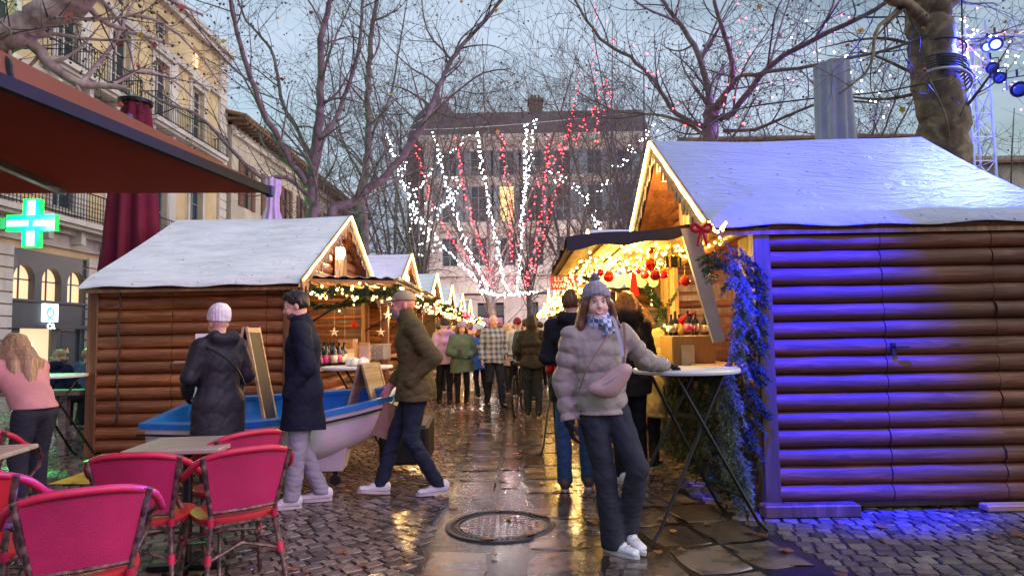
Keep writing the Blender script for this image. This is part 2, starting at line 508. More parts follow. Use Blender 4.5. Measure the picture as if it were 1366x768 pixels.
def slab_mat():
    m = NT('wet_slab'); v = m.coord()
    at = m.n('ShaderNodeAttribute', _attribute_name='tone')
    f = m.noise(v, 3.2, 8, .62); w = m.noise(v, 1.6, 5)
    k = m.mix(at.outputs['Fac'], (.08, .057, .043), (.26, .195, .145))
    k = m.mix(m.ramp(f, [(.4, .8), (.56, 0)]), k, (.035, .027, .022))
    m.set('Base Color', k)
    m.set('Roughness', m.ramp(w, [(.4, .03), (.60, .20)]))
    m.set('Specular IOR Level', .65)
    m.bump(m.noise(v, 11, 9, .65), .42, .008); return m.mat
gb = MB(); gb.quad((-400, -60, -.016), (400, -60, -.016), (400, 900, -.016), (-400, 900, -.016))
tag(gb.build('ground', ground_mat(), recalc=False), kind='structure')
gb = MB(); gb.quad((-13, .5, -.006), (9, .5, -.006), (9, 27, -.006), (-13, 27, -.006))
tag(gb.build('paving_bed', grout_mat(), recalc=False), kind='structure')

MH = G(668, 700)      # manhole centre
def inpoly(x, y, poly):
    c = np.zeros(x.shape, bool); n = len(poly)
    for i in range(n):
        x0, y0 = poly[i]; x1, y1 = poly[(i+1) % n]
        hit = ((y0 > y) != (y1 > y)) & (x < (x1-x0)*(y-y0)/((y1-y0) or 1e-9)+x0)
        c ^= hit
    return c
CROSS = [(p.x, p.y) for p in (G(812, 662), G(905, 650), G(1135, 768), G(880, 800))]
def stones(name, cells, gap, crown, tilt, mat_, lip=.018):
    """cells: list of arrays cx, cy, sx, sy, rot"""
    cx, cy, sx, sy, rt = cells; n = len(cx)
    a = np.array([-1, 0, 1.0])
    inner = np.array([(u, w) for w in a for u in a])               # 9
    ring = np.array([(-1,-1),(0,-1),(1,-1),(1,0),(1,1),(0,1),(-1,1),(-1,0)], float)
    hx = (sx-gap)/2; hy = (sy-gap)/2
    ins = np.minimum(hx, hy)*.15
    V = np.zeros((n, 17, 3))
    jit = rng.normal(0, .045, (n, 17, 2))*np.minimum(hx, hy)[:, None, None]*1.6
    V[:, :9, 0] = inner[None, :, 0]*(hx-ins)[:, None]; V[:, :9, 1] = inner[None, :, 1]*(hy-ins)[:, None]
    V[:, 9:, 0] = ring[None, :, 0]*hx[:, None]; V[:, 9:, 1] = ring[None, :, 1]*hy[:, None]
    cut = (np.abs(ring).sum(1) == 2)                               # round the corners
    V[:, 9:][:, cut] *= np.array([.88, .88, 1])
    V[:, :, :2] += jit
    top = rng.normal(0, .0016, n)
    tx = rng.normal(0, tilt, n); ty = rng.normal(0, tilt, n)
    V[:, :9, 2] = top[:, None]+V[:, :9, 0]*tx[:, None]+V[:, :9, 1]*ty[:, None]
    V[:, 4, 2] += crown; V[:, [1, 3, 5, 7], 2] += crown*.55
    V[:, 9:, 2] = -lip+rng.normal(0, .001, (n, 8))
    c, s = np.cos(rt)[:, None], np.sin(rt)[:, None]
    X = V[:, :, 0]*c-V[:, :, 1]*s+cx[:, None]; Y = V[:, :, 0]*s+V[:, :, 1]*c+cy[:, None]
    V[:, :, 0] = X; V[:, :, 1] = Y
    F0 = [(0,1,4,3),(1,2,5,4),(3,4,7,6),(4,5,8,7),
          (9,10,1,0),(10,11,2,1),(11,12,5,2),(12,13,8,5),(13,14,7,8),(14,15,6,7),(15,16,3,6),(16,9,0,3)]
    F = (np.arange(n)[:, None, None]*17+np.array(F0)[None]).reshape(-1, 4)
    me = np_mesh(name, V.reshape(-1, 3), F, mat_, False)
    t = np.repeat(np.clip(rng.beta(2, 2.6, n), 0, 1), 17).astype(np.float32)
    me.attributes.new('tone', 'FLOAT', 'POINT').data.foreach_set('value', t)
    return tag(link(name, me), kind='structure')
def cobble_cells(x0, x1, y0, y1, sz, ang, warp):
    """rows of setts running along ang, rows warped into shallow arcs"""
    S = []; c, s = math.cos(ang), math.sin(ang)
    Rr = max(x1-x0, y1-y0)*.85; mx, my = (x0+x1)/2, (y0+y1)/2
    v = -Rr; out = []
    while v < Rr:
        h = sz*random.uniform(.82, 1.15); u = -Rr+random.uniform(0, sz)
        while u < Rr:
            w = sz*random.uniform(.8, 1.3)
            uu = u+w/2; vv = v+h/2+warp*math.sin(uu*1.9)*.12
            sl = math.atan(warp*.12*1.9*math.cos(uu*1.9))
            out.append((mx+uu*c-vv*s, my+uu*s+vv*c, w, h, ang+sl)); u += w
        v += h
    A = np.array(out).T
    x, y = A[0], A[1]
    k = (x > x0) & (x < x1) & (y > y0) & (y < y1)
    return A[:, k]
L = cobble_cells(-10.5, -.19, 1.6, 20, .105, R(38), 1.0)
k = (np.hypot(L[0]-MH.x, L[1]-MH.y) > .50); k &= ~(L[0] > -.64)
stones('cobblestones', L[:, k], .009, .0009, .017, stone_mat())
L = cobble_cells(.50, 7.5, 1.6, 20, .108, R(-9), .5)
k = ~inpoly(L[0], L[1], CROSS)
sm2 = bpy.data.materials['wet_cobble']
stones('cobblestones', L[:, k], .009, .0009, .015, sm2)
sl = []
y = 1.5
while y < 26:
    l = random.uniform(.55, .95)
    if not (abs(y+l/2-MH.y) < .45+l/2): sl.append((-.085, y+l/2, .20, l, 0))
    y += l
y = 1.5
while y < 26:
    l = random.uniform(.5, .85); sl.append((.255, y+l/2, .47, l, 0)); y += l
# slabs left of the channel by the manhole and the slanting cross strip
y = 1.5
while y < 26:
    l = random.uniform(.45, .8)
    if not (abs(y+l/2-MH.y) < .45+l/2): sl.append((-.405, y+l/2, .43, l, 0))
    y += l
for (x, y, w, l) in ((-.42, 5.4, .40, .4), (-.42, 4.12, .40, .28)): sl.append((x, y+.0, w, l, 0)) if False else None
cxs = np.array(CROSS); a = math.atan2(cxs[2][1]-cxs[1][1], cxs[2][0]-cxs[1][0]); ca, sa = math.cos(a), math.sin(a)
u = -3.
while u < 3:
    v = -3.
    while v < 3:
        px_, py_ = cxs[:, 0].mean()+(u+.24)*ca-(v+.19)*sa, cxs[:, 1].mean()+(u+.24)*sa+(v+.19)*ca
        if inpoly(np.array([px_]), np.array([py_]), CROSS)[0]: sl.append((px_, py_, .48, .38, a))
        v += .38
    u += .48
stones('paving_slabs', np.array(sl).T, .012, .0015, .006, slab_mat(), lip=.012)

# manhole: ring, recessed lid paved with setts
mh = thing('manhole_cover', 'round manhole cover with a notched black iron ring in the wet street', 'manhole cover', (MH.x, MH.y, 0))
b = MB(); prof = [(.40, -.01), (.395, .006), (.365, .008), (.355, 0), (.335, -.004), (.325, .004), (.312, .004), (.305, -.012)]
b.lathe(prof, n=64)
for i in range(60):
    a = 2*PI*i/60; b.box((.352*math.cos(a), .352*math.sin(a), .003), (.028, .018, .012), rot=Euler((0, 0, a)))
b.build('ring', M['iron'], mh)
b = MB(); b.lathe([(.304, -.008), (.29, 0.0), (0.0, .001)], n=48)
for i in range(-5, 6):
    for j in range(-5, 6):
        if math.hypot(i, j)*.052 < .27: b.box((i*.052, j*.052, .001), (.03, .03, .006))
b.build('lid', slab_mat(), mh)
# fallen leaves (each small curled quad)
b = MB()
for i in range(330):
    x = random.uniform(-4.5, 3.4); y = random.uniform(3.2, 8.5) if random.random() < .8 else random.uniform(8, 16)
    s = random.uniform(.024, .06); a = random.uniform(0, 6.28); pts = []
    c = Vector((x, y, .012))
    for k in range(7):
        t = 2*PI*k/7; r = s*(1 if k % 2 else .6); pts.append(c+Vector((r*math.cos(t+a), r*math.sin(t+a), random.uniform(-.002, .012))))
    b.add([c+Vector((0, 0, .006))]+pts, [(0, k+1, (k+1) % 7+1) for k in range(7)])
tag(b.build('fallen_leaves', mat('wet_brown_leaf', (.15, .06, .025), .45, var=.6, scale=3, bump=0), recalc=False), 'small brown leaves scattered over the wet cobblestones', 'leaves', kind='stuff')

# ------------------------------------------------------------------ facades
class Facade:
    def __init__(s, o, u, n): s.o = Vector(o); s.u = Vector(u).normalized(); s.n = Vector(n).normalized()
    def p(s, u, z, d=0): return s.o+s.u*u+s.n*d+Vector((0, 0, z))
    def box(s, b, u0, u1, z0, z1, d0, d1, mi=0):
        q = [s.p(u, z, d) for z in (z0, z1) for (u, d) in ((u0, d0), (u1, d0), (u1, d1), (u0, d1))]
        b.add(q, [(0,3,2,1),(4,5,6,7),(0,1,5,4),(1,2,6,5),(2,3,7,6),(3,0,4,7)], mi)
    def wall(s, b, W, z0, z1, ops, rev=.3, mi=0):
        us = sorted({0, W}|{a for o in ops for a in (o[0], o[1])}); zs = sorted({z0, z1}|{a for o in ops for a in (o[2], o[3])})
        for i in range(len(us)-1):
            for j in range(len(zs)-1):
                u, z = (us[i]+us[i+1])/2, (zs[j]+zs[j+1])/2
                if any(o[0] < u < o[1] and o[2] < z < o[3] for o in ops): continue
                b.quad(s.p(us[i], zs[j]), s.p(us[i+1], zs[j]), s.p(us[i+1], zs[j+1]), s.p(us[i], zs[j+1]), mi)
        for (a, c, e, f) in ops:
            b.quad(s.p(a, e), s.p(c, e), s.p(c, e, -rev), s.p(a, e, -rev), mi); b.quad(s.p(a, f), s.p(c, f), s.p(c, f, -rev), s.p(a, f, -rev), mi)
            b.quad(s.p(a, e), s.p(a, f), s.p(a, f, -rev), s.p(a, e, -rev), mi); b.quad(s.p(c, e), s.p(c, f), s.p(c, f, -rev), s.p(c, e, -rev), mi)
def window(F, root, a, c, e, f, frame_mat, pane_mat, surround=None, shut=None, rev=.22):
    b = MB(); t = .07
    F.box(b, a, a+t, e, f, -rev, -rev+.06); F.box(b, c-t, c, e, f, -rev, -rev+.06)
    F.box(b, a+t, c-t, e, e+t, -rev, -rev+.06); F.box(b, a+t, c-t, f-t, f, -rev, -rev+.06)
    m_ = (a+c)/2; F.box(b, m_-.035, m_+.035, e+t, f-t, -rev, -rev+.05)
    for q in (.35, .68): F.box(b, a+t, m_-.035, e+(f-e)*q-.02, e+(f-e)*q+.02, -rev, -rev+.04); F.box(b, m_+.035, c-t, e+(f-e)*q-.02, e+(f-e)*q+.02, -rev, -rev+.04)
    w = b.build('window', frame_mat, root)
    b = MB(); F.box(b, a, c, e, f, -rev-.05, -rev-.01); b.build('pane', pane_mat, w)
    if surround is not None:
        b = MB(); F.box(b, a-.2, a, e-.1, f+.25, 0, .07); F.box(b, c, c+.2, e-.1, f+.25, 0, .07); F.box(b, a, c, f, f+.25, 0, .09)
        F.box(b, a-.3, c+.3, f+.25, f+.38, 0, .22); F.box(b, a-.25, c+.25, e-.22, e-.1, 0, .16)
        b.build('window_surround', surround, root)
    if shut is not None:
        for sg in (-1, 1):
            b = MB(); u0 = a-.02-(c-a)/2 if sg < 0 else c+.02; u1 = u0+(c-a)/2
            F.box(b, u0, u1, e, f, .02, .07)
            n = 14
            for k in range(n):
                z = e+.06+(f-e-.12)*k/n; F.box(b, u0+.06, u1-.06, z, z+(f-e)/n*.6, .07, .09)
            b.build('shutter', shut, root)
def balcony(F, root, a, c, z, dep=.8, h=1.0, slab=None, rail=None, ornate=False):
    b = MB(); F.box(b, a, c, z-.18, z, 0, dep); F.box(b, a+.1, c-.1, z-.3, z-.18, 0, dep-.12)
    for u in np.arange(a+.3, c, 1.6): F.box(b, u, u+.22, z-.75, z-.3, 0, dep*.6)
    s_ = b.build('balcony', slab or M['stone_w'], root)
    b = MB()
    for (p, q) in ((F.p(a+.04, z+h, dep-.05), F.p(c-.04, z+h, dep-.05)), (F.p(a+.04, z+.1, dep-.05), F.p(c-.04, z+.1, dep-.05)),
                   (F.p(a+.04, z+h, 0), F.p(a+.04, z+h, dep-.05)), (F.p(c-.04, z+h, 0), F.p(c-.04, z+h, dep-.05))):
        b.tube([p, q], .025, 5)
    n = int((c-a)/.15)
    for k in range(n+1):
        u = a+.04+(c-a-.08)*k/n
        b.tube([F.p(u, z, dep-.05), F.p(u, z+h, dep-.05)], .012, 4, cap=False)
        if k < n:
            du = (c-a-.08)/n
            for zc in ((.3, .62) if ornate else (.78,)):
                r = du*.48; q = [F.p(u+du/2+r*math.cos(t), z+h*zc+r*1.6*math.sin(t), dep-.05) for t in np.linspace(0, 2*PI, 9)]
                b.tube(q, .010, 3, cap=False)
    for d in np.arange(.1, dep-.05, .15):
        for u in (a+.04, c-.04): b.tube([F.p(u, z, d), F.p(u, z+h, d)], .012, 4, cap=False)
    b.build('railing', rail or M['iron'], s_)

# left apartment block over the bank ------------------------------------
XL = -15.5
LB = thing('apartment_building', 'cream stone apartment block with iron balconies above the bank on the left', 'building', (XL, 22, 0))
LB.location = (0, 0, 0)
F = Facade((XL, 4, 0), (0, 1, 0), (1, 0, 0)); W = 30.6
ops = []; wins = []
for yb in (6.4, 9.6, 12.8, 16, 19.2, 22.3, 25.3, 28.3, 31.6):
    u = yb-4
    for (z0, z1, hw) in ((6.0, 9.0, .62), (11.0, 13.7, .6), (14.75, 15.75, .5)): ops.append((u-hw, u+hw, z0, z1)); wins.append((u-hw, u+hw, z0, z1))
BK0, BK1 = 20.05-4, 23.75-4
bank = (BK0, BK1, .0, 4.35); ops.append(bank)
for yb in (8, 12, 16, 26.5, 30.5): ops.append((yb-4-.9, yb-4+.9, .3, 3.6)); wins.append((yb-4-.9, yb-4+.9, .3, 3.6))
b = MB(); F.wall(b, W, 0, 16.6, ops, .35)
F.box(b, W-.001, W, 0, 16.6, -12, 0)
b.quad(F.p(W, 0, -12), F.p(W, 0, 0), F.p(W, 16.6, 0), F.p(W, 16.6, -12))
b.build('wall', M['cream'], LB, recalc=False)
b = MB()
F.box(b, 0, W+.3, 16.6, 16.9, -.3, .45); F.box(b, 0, W+.2, 16.3, 16.6, -.2, .28); F.box(b, 0, W, 14.15, 14.4, -.1, .16); F.box(b, 0, W, 5.05, 5.3, -.05, .35); F.box(b, 0, W, 4.6, 5.05, -.05, .12)
F.box(b, 0, W, 10.1, 10.35, -.05, .14)
for u in np.arange(.5, W, 6.2): F.box(b, u-.3, u+.3, 5.3, 14.15, -.02, .10)
F.box(b, W-.75, W+.06, 0, 16.3, -.3, .09)
z = 0
while z < 16: F.box(b, W-.72, W+.10, z+.03, z+.42, -.2, .13); z += .46
for u in (BK0-.5, BK1+.02):
    z = 0
    while z < 4.4: F.box(b, u-.15, u+.5, z+.02, z+.34, .0, .10); z += .37
b.build('cornice', M['stone_w'], LB)
b = MB(); F.box(b, -.1, W+.1, 16.9, 17.0, -9, .3); b.build('roof', M['tile_roof'], LB)
for w in wins:
    window(F, LB, *w, M['stone_w'] if w[3]-w[2] < 2.9 else M['shutter'], M['glass_lit'] if random.random() < .08 else M['glass'], surround=M['stone_w'] if w[3]-w[2] > 1.2 else None)
balcony(F, LB, 20.9-4, 25.6-4+.0, 10.75); balcony(F, LB, 26.6-4, 33.4-4, 10.75)
balcony(F, LB, 3, 13, 5.5, ornate=True); balcony(F, LB, 13.4, 28.5, 5.5, dep=.9, ornate=True)
# the bank shopfront in the ground floor
BK = thing('bank_branch', 'dark grey bank shopfront with three arched lit windows', 'shopfront')
b = MB(); dd = -.02
arches = []; n = 3; w = (BK1-BK0)/3.15
for k in range(3):
    c = BK0+(BK1-BK0)*(k+.5)/3; arches.append(c)
# panel with arched holes: strips built around each arch
def arch_panel(b, u0, u1, z0, z1, c, hw, zs, d):
    """rectangle u0..u1,z0..z1 with an arched opening centre c, half width hw, springing at zs"""
    N = 10
    pts = [(c+hw*math.cos(PI*k/N), zs+hw*math.sin(PI*k/N)) for k in range(N+1)]
    b.quad(F.p(u0, z0, d), F.p(c-hw, z0, d), F.p(c-hw, zs, d), F.p(u0, zs, d)); b.quad(F.p(c+hw, z0, d), F.p(u1, z0, d), F.p(u1, zs, d), F.p(c+hw, zs, d))
    for k in range(N):
        a_, c_ = pts[k], pts[k+1]
        b.quad(F.p(a_[0], a_[1], d), F.p(c_[0], c_[1], d), F.p(c_[0], z1, d), F.p(a_[0], z1, d))
        b.quad(F.p(a_[0], a_[1], d), F.p(c_[0], c_[1], d), F.p(c_[0], c_[1], d-.25), F.p(a_[0], a_[1], d-.25))
    b.quad(F.p(c+hw, zs, d), F.p(u1, zs, d), F.p(u1, z1, d), F.p(c+hw, z1, d)); b.quad(F.p(u0, zs, d), F.p(c-hw, zs, d), F.p(c-hw, z1, d), F.p(u0, z1, d))
    for u in (c-hw, c+hw): b.quad(F.p(u, z0, d), F.p(u, zs, d), F.p(u, zs, d-.25), F.p(u, z0, d-.25))
hwid = (BK1-BK0)/3
for c in arches: arch_panel(b, c-hwid/2, c+hwid/2, 2.75, 4.35, c, .46, 3.42, dd)
b.build('arch_panel', M['bank'], BK, recalc=False)
b = MB(); F.box(b, BK0, BK1, 1.98, 2.75, -.2, -.01); F.box(b, BK0, BK1, 1.86, 1.98, -.2, .1); F.box(b, BK0, BK1, 2.70, 2.78, -.1, .06)
F.box(b, BK0, BK0+.5, 0, 1.86, -.2, -.02); F.box(b, BK1-.35, BK1, 0, 1.86, -.2, -.02); F.box(b, BK0+2.15, BK0+2.35, 0, 1.86, -.2, -.02); F.box(b, BK0+.5, BK0+2.15, 0, .35, -.2, -.02)
b.build('fascia', M['bank'], BK)
for c in arches:
    b = MB(); F.box(b, c-.5, c+.5, 2.76, 3.95, -.27, -.24); w_ = b.build('arched_window', emis('mezzanine_glow', (1, .62, .34), .55, (.4, .3, .2)), BK)
    b = MB(); F.box(b, c-.02, c+.02, 2.76, 3.9, -.24, -.2); F.box(b, c-.46, c+.46, 3.40, 3.44, -.24, -.2); b.build('glazing_bar', M['bank'], w_)
b = MB(); F.box(b, BK0+2.35, BK1-.35, 0, 1.80, -.16, -.10); F.box(b, BK0+2.5, BK1-.5, .2, 1.0, -.10, -.09); F.box(b, BK0+2.5, BK1-.5, 1.1, 1.7, -.10, -.09); d_ = b.build('door', M['bank'], BK)
b = MB(); F.box(b, BK0+2.45, BK0+2.5, .8, 1.0, -.10, -.04); F.box(b, BK0+2.5, BK0+2.62, .93, .96, -.07, -.05); b.build('handle', M['steel'], d_)
b = MB(); cz, cu = 1.12, BK0+2.82; b.add([F.p(cu-.1, cz-.08, -.085), F.p(cu+.1, cz-.08, -.085), F.p(cu, cz+.11, -.085)], [(0, 1, 2)]); b.build('warning_sign', mat('yellow_paint', (.75, .55, .05), .5, bump=0), d_, recalc=False)
b = MB(); F.box(b, BK0+.5, BK0+2.15, .35, 1.86, -.30, -.28); b.build('shop_window', emis('shop_glow', (1, .74, .42), .45, (.3, .25, .2)), BK)
b = MB(); F.box(b, BK0+.75, BK0+1.35, .7, 1.35, -.27, -.22); b.build('lit_screen', emis('cash_screen', (.75, .95, 1), 3), BK)
# bank sign: white panel with a teal swoosh, small plate beneath
BS = thing('bank_sign', 'square white illuminated sign with a teal swoosh logo above the bank door', 'sign')
u0 = BK0+1.38; b = MB(); F.box(b, u0, u0+.66, 2.08, 2.68, .0, .10); b.build('panel', emis('sign_white', (.85, .97, 1), .9), BS)
b = MB()
def stroke(pts, w, d0, d1):
    for (p, q) in zip(pts[:-1], pts[1:]):
        dx, dz = q[0]-p[0], q[1]-p[1]; l = math.hypot(dx, dz); nx, nz_ = -dz/l*w/2, dx/l*w/2
        b.quad(F.p(p[0]+nx, p[1]+nz_, d1), F.p(p[0]-nx, p[1]-nz_, d1), F.p(q[0]-nx, q[1]-nz_, d1), F.p(q[0]+nx, q[1]+nz_, d1))
cu, cz = u0+.26, 2.39
stroke([(cu+.13*math.cos(t), cz+.15*math.sin(t)) for t in np.linspace(.9, 5.6, 12)], .06, 0, .105)
stroke([(cu+.02+.12*math.cos(t), cz-.01+.13*math.sin(t)) for t in np.linspace(-.5, 3.4, 10)], .045, 0, .108)
stroke([(cu+.1, cz-.14), (cu+.16, cz-.08), (cu+.16, cz+.13)], .05, 0, .111)
stroke([(cu-.12, cz-.2), (cu+.22, cz-.2)], .05, 0, .111)
b.build('logo', emis('logo_teal', (.01, .55, .50), .6), BS, recalc=False)
b = MB(); stroke([(cu+.18, cz+.12), (cu+.30, cz+.2)], .04, 0, .112); b.build('logo_accent', emis('logo_red', (.8, .15, .1), .6), BS, recalc=False)

def text_mesh(name, s, size, mat_, parent=None, extrude=.004, M4=None, align='CENTER'):
    cu_ = bpy.data.curves.new(name, 'FONT'); cu_.body = s; cu_.size = size; cu_.extrude = extrude; cu_.align_x = align; cu_.align_y = 'CENTER'; cu_.space_line = .95
    tmp = bpy.data.objects.new('tmp', cu_); col.objects.link(tmp)
    dg = bpy.context.evaluated_depsgraph_get(); me = bpy.data.meshes.new_from_object(tmp.evaluated_get(dg))
    bpy.data.objects.remove(tmp); me.materials.clear(); me.materials.append(mat_)
    if M4 is not None: me.transform(M4)
    return link(name, me, parent)
def facing(loc, right, up):
    r_ = Vector(right).normalized(); u_ = Vector(up).normalized(); n_ = r_.cross(u_)
    return Matrix.Translation(Vector(loc)) @ Matrix((r_, u_, n_)).transposed().to_4x4()
text_mesh('plate_letters', 'CA', .26, emis('plate_white', (.9, 1, 1), 3), BK, .01, facing(F.p(BK0+1.7, 1.93, .11), (0, 1, 0), (0, 0, 1)))

# pharmacy cross on its bracket -------------------------------------------
PC = thing('pharmacy_cross', 'glowing green pharmacy cross on a bracket at the left', 'pharmacy sign')
c = P(44, 298, 16.2); s = .36
def cross_poly(r, t): return [(-t, -r), (t, -r), (t, -t), (r, -t), (r, t), (t, t), (t, r), (-t, r), (-t, t), (-r, t), (-r, -t), (-t, -t)]
b = MB(); b.prism([(c.x+x, c.z+z) for x, z in cross_poly(.60, .20)], c.y-.08, c.y+.08, 'y'); b.build('housing', emis('cross_green', (.0, .75, .06), .6), PC)
b = MB(); b.prism([(c.x+x, c.z+z) for x, z in cross_poly(.50, .115)], c.y-.095, c.y-.082, 'y'); b.build('inner_panel', emis('cross_pale', (.01, .9, .12), .5), PC)
b = MB()
for x in np.arange(-.56, .57, .055):
    for z_ in np.arange(-.56, .57, .055):
        inside = (abs(x) < .17 or abs(z_) < .17)
        if inside: b.box((c.x+x, c.y-.1, c.z+z_), (.026, .012, .026), 1 if (abs(x) < .11 and abs(z_) > .2) or (abs(z_) < .08 and abs(x) > .05) else 0)
tag(b.build('led_dots', [emis('led_green', (.0, 1, .10), 3), emis('led_white', (.45, 1, .6), 5)], PC), kind='stuff')
b = MB(); b.bar((XL+.1, c.y, c.z), (c.x-.6, c.y, c.z), .16, .28); b.bar((XL+.1, c.y, c.z+.5), (c.x-.6, c.y, c.z+.12), .04, .04); b.build('bracket', M['bank'], PC)
light('cross_light', 'POINT', (c.x+.3, c.y-.5, c.z), 650, (.05, 1, .2), .01)

# second block further up the street --------------------------------------
B2 = thing('apartment_building', 'lower pale block with overhanging tiled eaves further along the left', 'building')
F = Facade((-15.2, 34.9, 0), (0, 1, 0), (1, 0, 0)); W = 30; ops = []
for u in np.arange(2.0, W-1, 3.2):
    for (z0, z1) in ((.4, 3.4), (5, 7.5), (8.8, 11.4)): ops.append((u-.55, u+.55, z0, z1))
b = MB(); F.wall(b, W, 0, 13.2, ops, .25); b.quad(F.p(0, 0, 0), F.p(0, 13.2, 0), F.p(0, 13.2, -10), F.p(0, 0, -10)); b.quad(F.p(W, 0, 0), F.p(W, 0, -10), F.p(W, 13.2, -10), F.p(W, 13.2, 0)); b.build('wall', M['stone'], B2, recalc=False)
b = MB()
F.box(b, -.4, W+.4, 13.2, 13.32, -8, .9)
for u in np.arange(0, W, .55): F.box(b, u, u+.14, 13.02, 13.2, -.2, .82)
for u in np.arange(-.4, W+.4, .28): b.tube([F.p(u, 13.36, .95), F.p(u, 15.2, -6)], .11, 6)
b.build('roof', M['tile_roof'], B2)
b = MB(); F.box(b, 0, W, 12.5, 12.75, -.05, .2); F.box(b, 0, W, 4.2, 4.5, -.05, .2); b.build('cornice', M['stone_w'], B2)
sh = mat('brown_shutter', (.16, .07, .05), .6)
for o in ops: window(F, B2, *o, sh, M['glass_lit'] if random.random() < .15 else M['glass'], shut=sh if o[2] > 4 else None, rev=.18)

# large block closing the street ------------------------------------------
FB = thing('grand_building', 'large pale stone building with slate roof closing the end of the street', 'building')
xa = P(566, 300, 50).x; F = Facade((xa, 50, 0), (1, 0, 0), (0, -1, 0)); W = 17.2; ops = []; wl = []
cen = [P(q, 250, 50).x-xa for q in (599, 638, 676, 713, 751, 794)]+[P(794, 250, 50).x-xa+2.35*k for k in (1, 2, 3, 4)]
for u in cen:
    if u+.75 > W: continue
    for (z0, z1) in ((6.7, 8.9), (10.1, 12.9), (13.7, 15.6)): ops.append((u-.6, u+.6, z0, z1)); wl.append(ops[-1])
gf = []
for q0, q1 in ((585, 612), (637, 672), (706, 718), (740, 775), (800, 830)):
    u0, u1 = P(q0, 400, 50).x-xa, P(q1, 400, 50).x-xa; gf.append((u0, u1, .05, 3.9)); ops.append(gf[-1])
b = MB(); F.wall(b, W, 0, 16.6, ops, .35)
b.quad(F.p(0, 0, 0), F.p(0, 16.6, 0), F.p(0, 16.6, -14), F.p(0, 0, -14)); b.quad(F.p(W, 0, 0), F.p(W, 0, -14), F.p(W, 16.6, -14), F.p(W, 16.6, 0))
b.build('wall', M['far_stone'], FB, recalc=False)
b = MB(); F.box(b, -.3, W+.3, 16.3, 16.75, -.3, .6); F.box(b, -.1, W+.1, 16.0, 16.3, -.1, .3); F.box(b, -.1, W+.1, 4.6, 5.2, -.1, .45); F.box(b, 0, W, 9.35, 9.6, -.1, .22); F.box(b, 0, W, 13.1, 13.3, -.1, .2)
for u in cen:
    for k in range(3): F.box(b, u-.95, u+.95, (9.6, 13.3, 5.9)[k], (9.75, 13.42, 6.05)[k], 0, .35)
b.build('cornice', M['stone_w'], FB)
b = MB()
q = [F.p(-.2, 16.75, .3), F.p(W+.2, 16.75, .3), F.p(W+.2, 19.4, -2.2), F.p(-.2, 19.4, -2.2), F.p(-.2, 16.75, -14), F.p(W+.2, 16.75, -14), F.p(W+.2, 19.4, -12), F.p(-.2, 19.4, -12)]
b.add(q, [(0,1,2,3),(5,4,7,6),(3,2,6,7),(0,3,7,4),(1,5,6,2)]); rf = b.build('roof', M['far_roof'], FB)
for q0 in (716,):
    u = P(q0, 120, 50).x-xa; b = MB(); F.box(b, u-.55, u+.55, 18, 20.6, -4.5, -3); F.box(b, u-.65, u+.65, 20.6, 20.8, -4.6, -2.9)
    for k in (-.3, .0, .3): b.lathe([(.12, 20.8), (.1, 21.3)], F.p(u+k, 0, -3.7), 8)
    b.build('chimney', M['tile_roof'], rf)
for i, o in enumerate(wl): window(F, FB, *o, M['shutter'], M['glass_lit'] if i in (7,) else M['glass'], surround=None, shut=M['shutter'] if o[2] > 9 else None, rev=.2)
for o in gf:
    b = MB(); F.box(b, o[0], o[1], o[2], o[3], -.5, -.4); F.box(b, o[0], o[1], 2.9, 3.5, -.4, -.1); F.box(b, (o[0]+o[1])/2-.04, (o[0]+o[1])/2+.04, .1, 2.9, -.4, -.3)
    w_ = b.build('shopfront', M['bank'], FB)
    b = MB(); F.box(b, o[0]+.12, o[1]-.12, .4, 2.8, -.39, -.36); b.build('pane', emis('violet_shop', (.55, .25, .45), .25, (.2, .1, .15)), w_)
DM = thing('slate_dome', 'dark rounded slate dome behind the trees left of the grand building', 'dome')
c = P(583, 130, 55); b = MB(); b.lathe([(2.6, 0), (2.6, 14), (2.9, 14.2), (2.75, 16.5), (2.5, 18.3), (1.9, 19.9), (.9, 21), (.25, 21.4), (.2, 22.4), (0, 22.6)], (c.x, c.y, 0), 24); b.build('dome', M['far_roof'], DM, smooth=True, sharp=30)

def low_house(label, x0, x1, y, z, name='town_house'):
    T = thing(name, label, 'building'); F = Facade((x0, y, 0), (1, 0, 0), (0, -1, 0)); W = x1-x0; ops = []
    for u in np.arange(1.5, W-1, 2.8):
        zz = 1.0
        while zz < z-2.5: ops.append((u-.5, u+.5, zz, zz+1.8)); zz += 3.1
    b = MB(); F.wall(b, W, 0, z, ops, .2); b.quad(F.p(0, 0), F.p(0, z), F.p(0, z, -8), F.p(0, 0, -8)); b.quad(F.p(W, 0), F.p(W, 0, -8), F.p(W, z, -8), F.p(W, z)); b.build('wall', M['stone'], T, recalc=False)
    b = MB(); F.box(b, -.3, W+.3, z, z+.15, -8, .5); b.add([F.p(-.3, z+.15, .5), F.p(W+.3, z+.15, .5), F.p(W+.3, z+1.6, -4), F.p(-.3, z+1.6, -4), F.p(W+.3, z+.15, -8), F.p(-.3, z+.15, -8)], [(0,1,2,3),(3,2,4,5),(0,3,5),(1,4,2)]); b.build('roof', M['tile_roof'], T)
    for o in ops: window(F, T, *o, M['shutter'], M['glass'], rev=.15)
low_house('tile roofed house just right of the grand building behind the trees', 12.5, 27, 44, 14.2)
low_house('low tile roofed house behind the lighting tower at the far right', 27.5, 46, 40, 11.3)
low_house('narrow far house between the left block and the grand building', -14.8, -6.2, 78, 9.5)
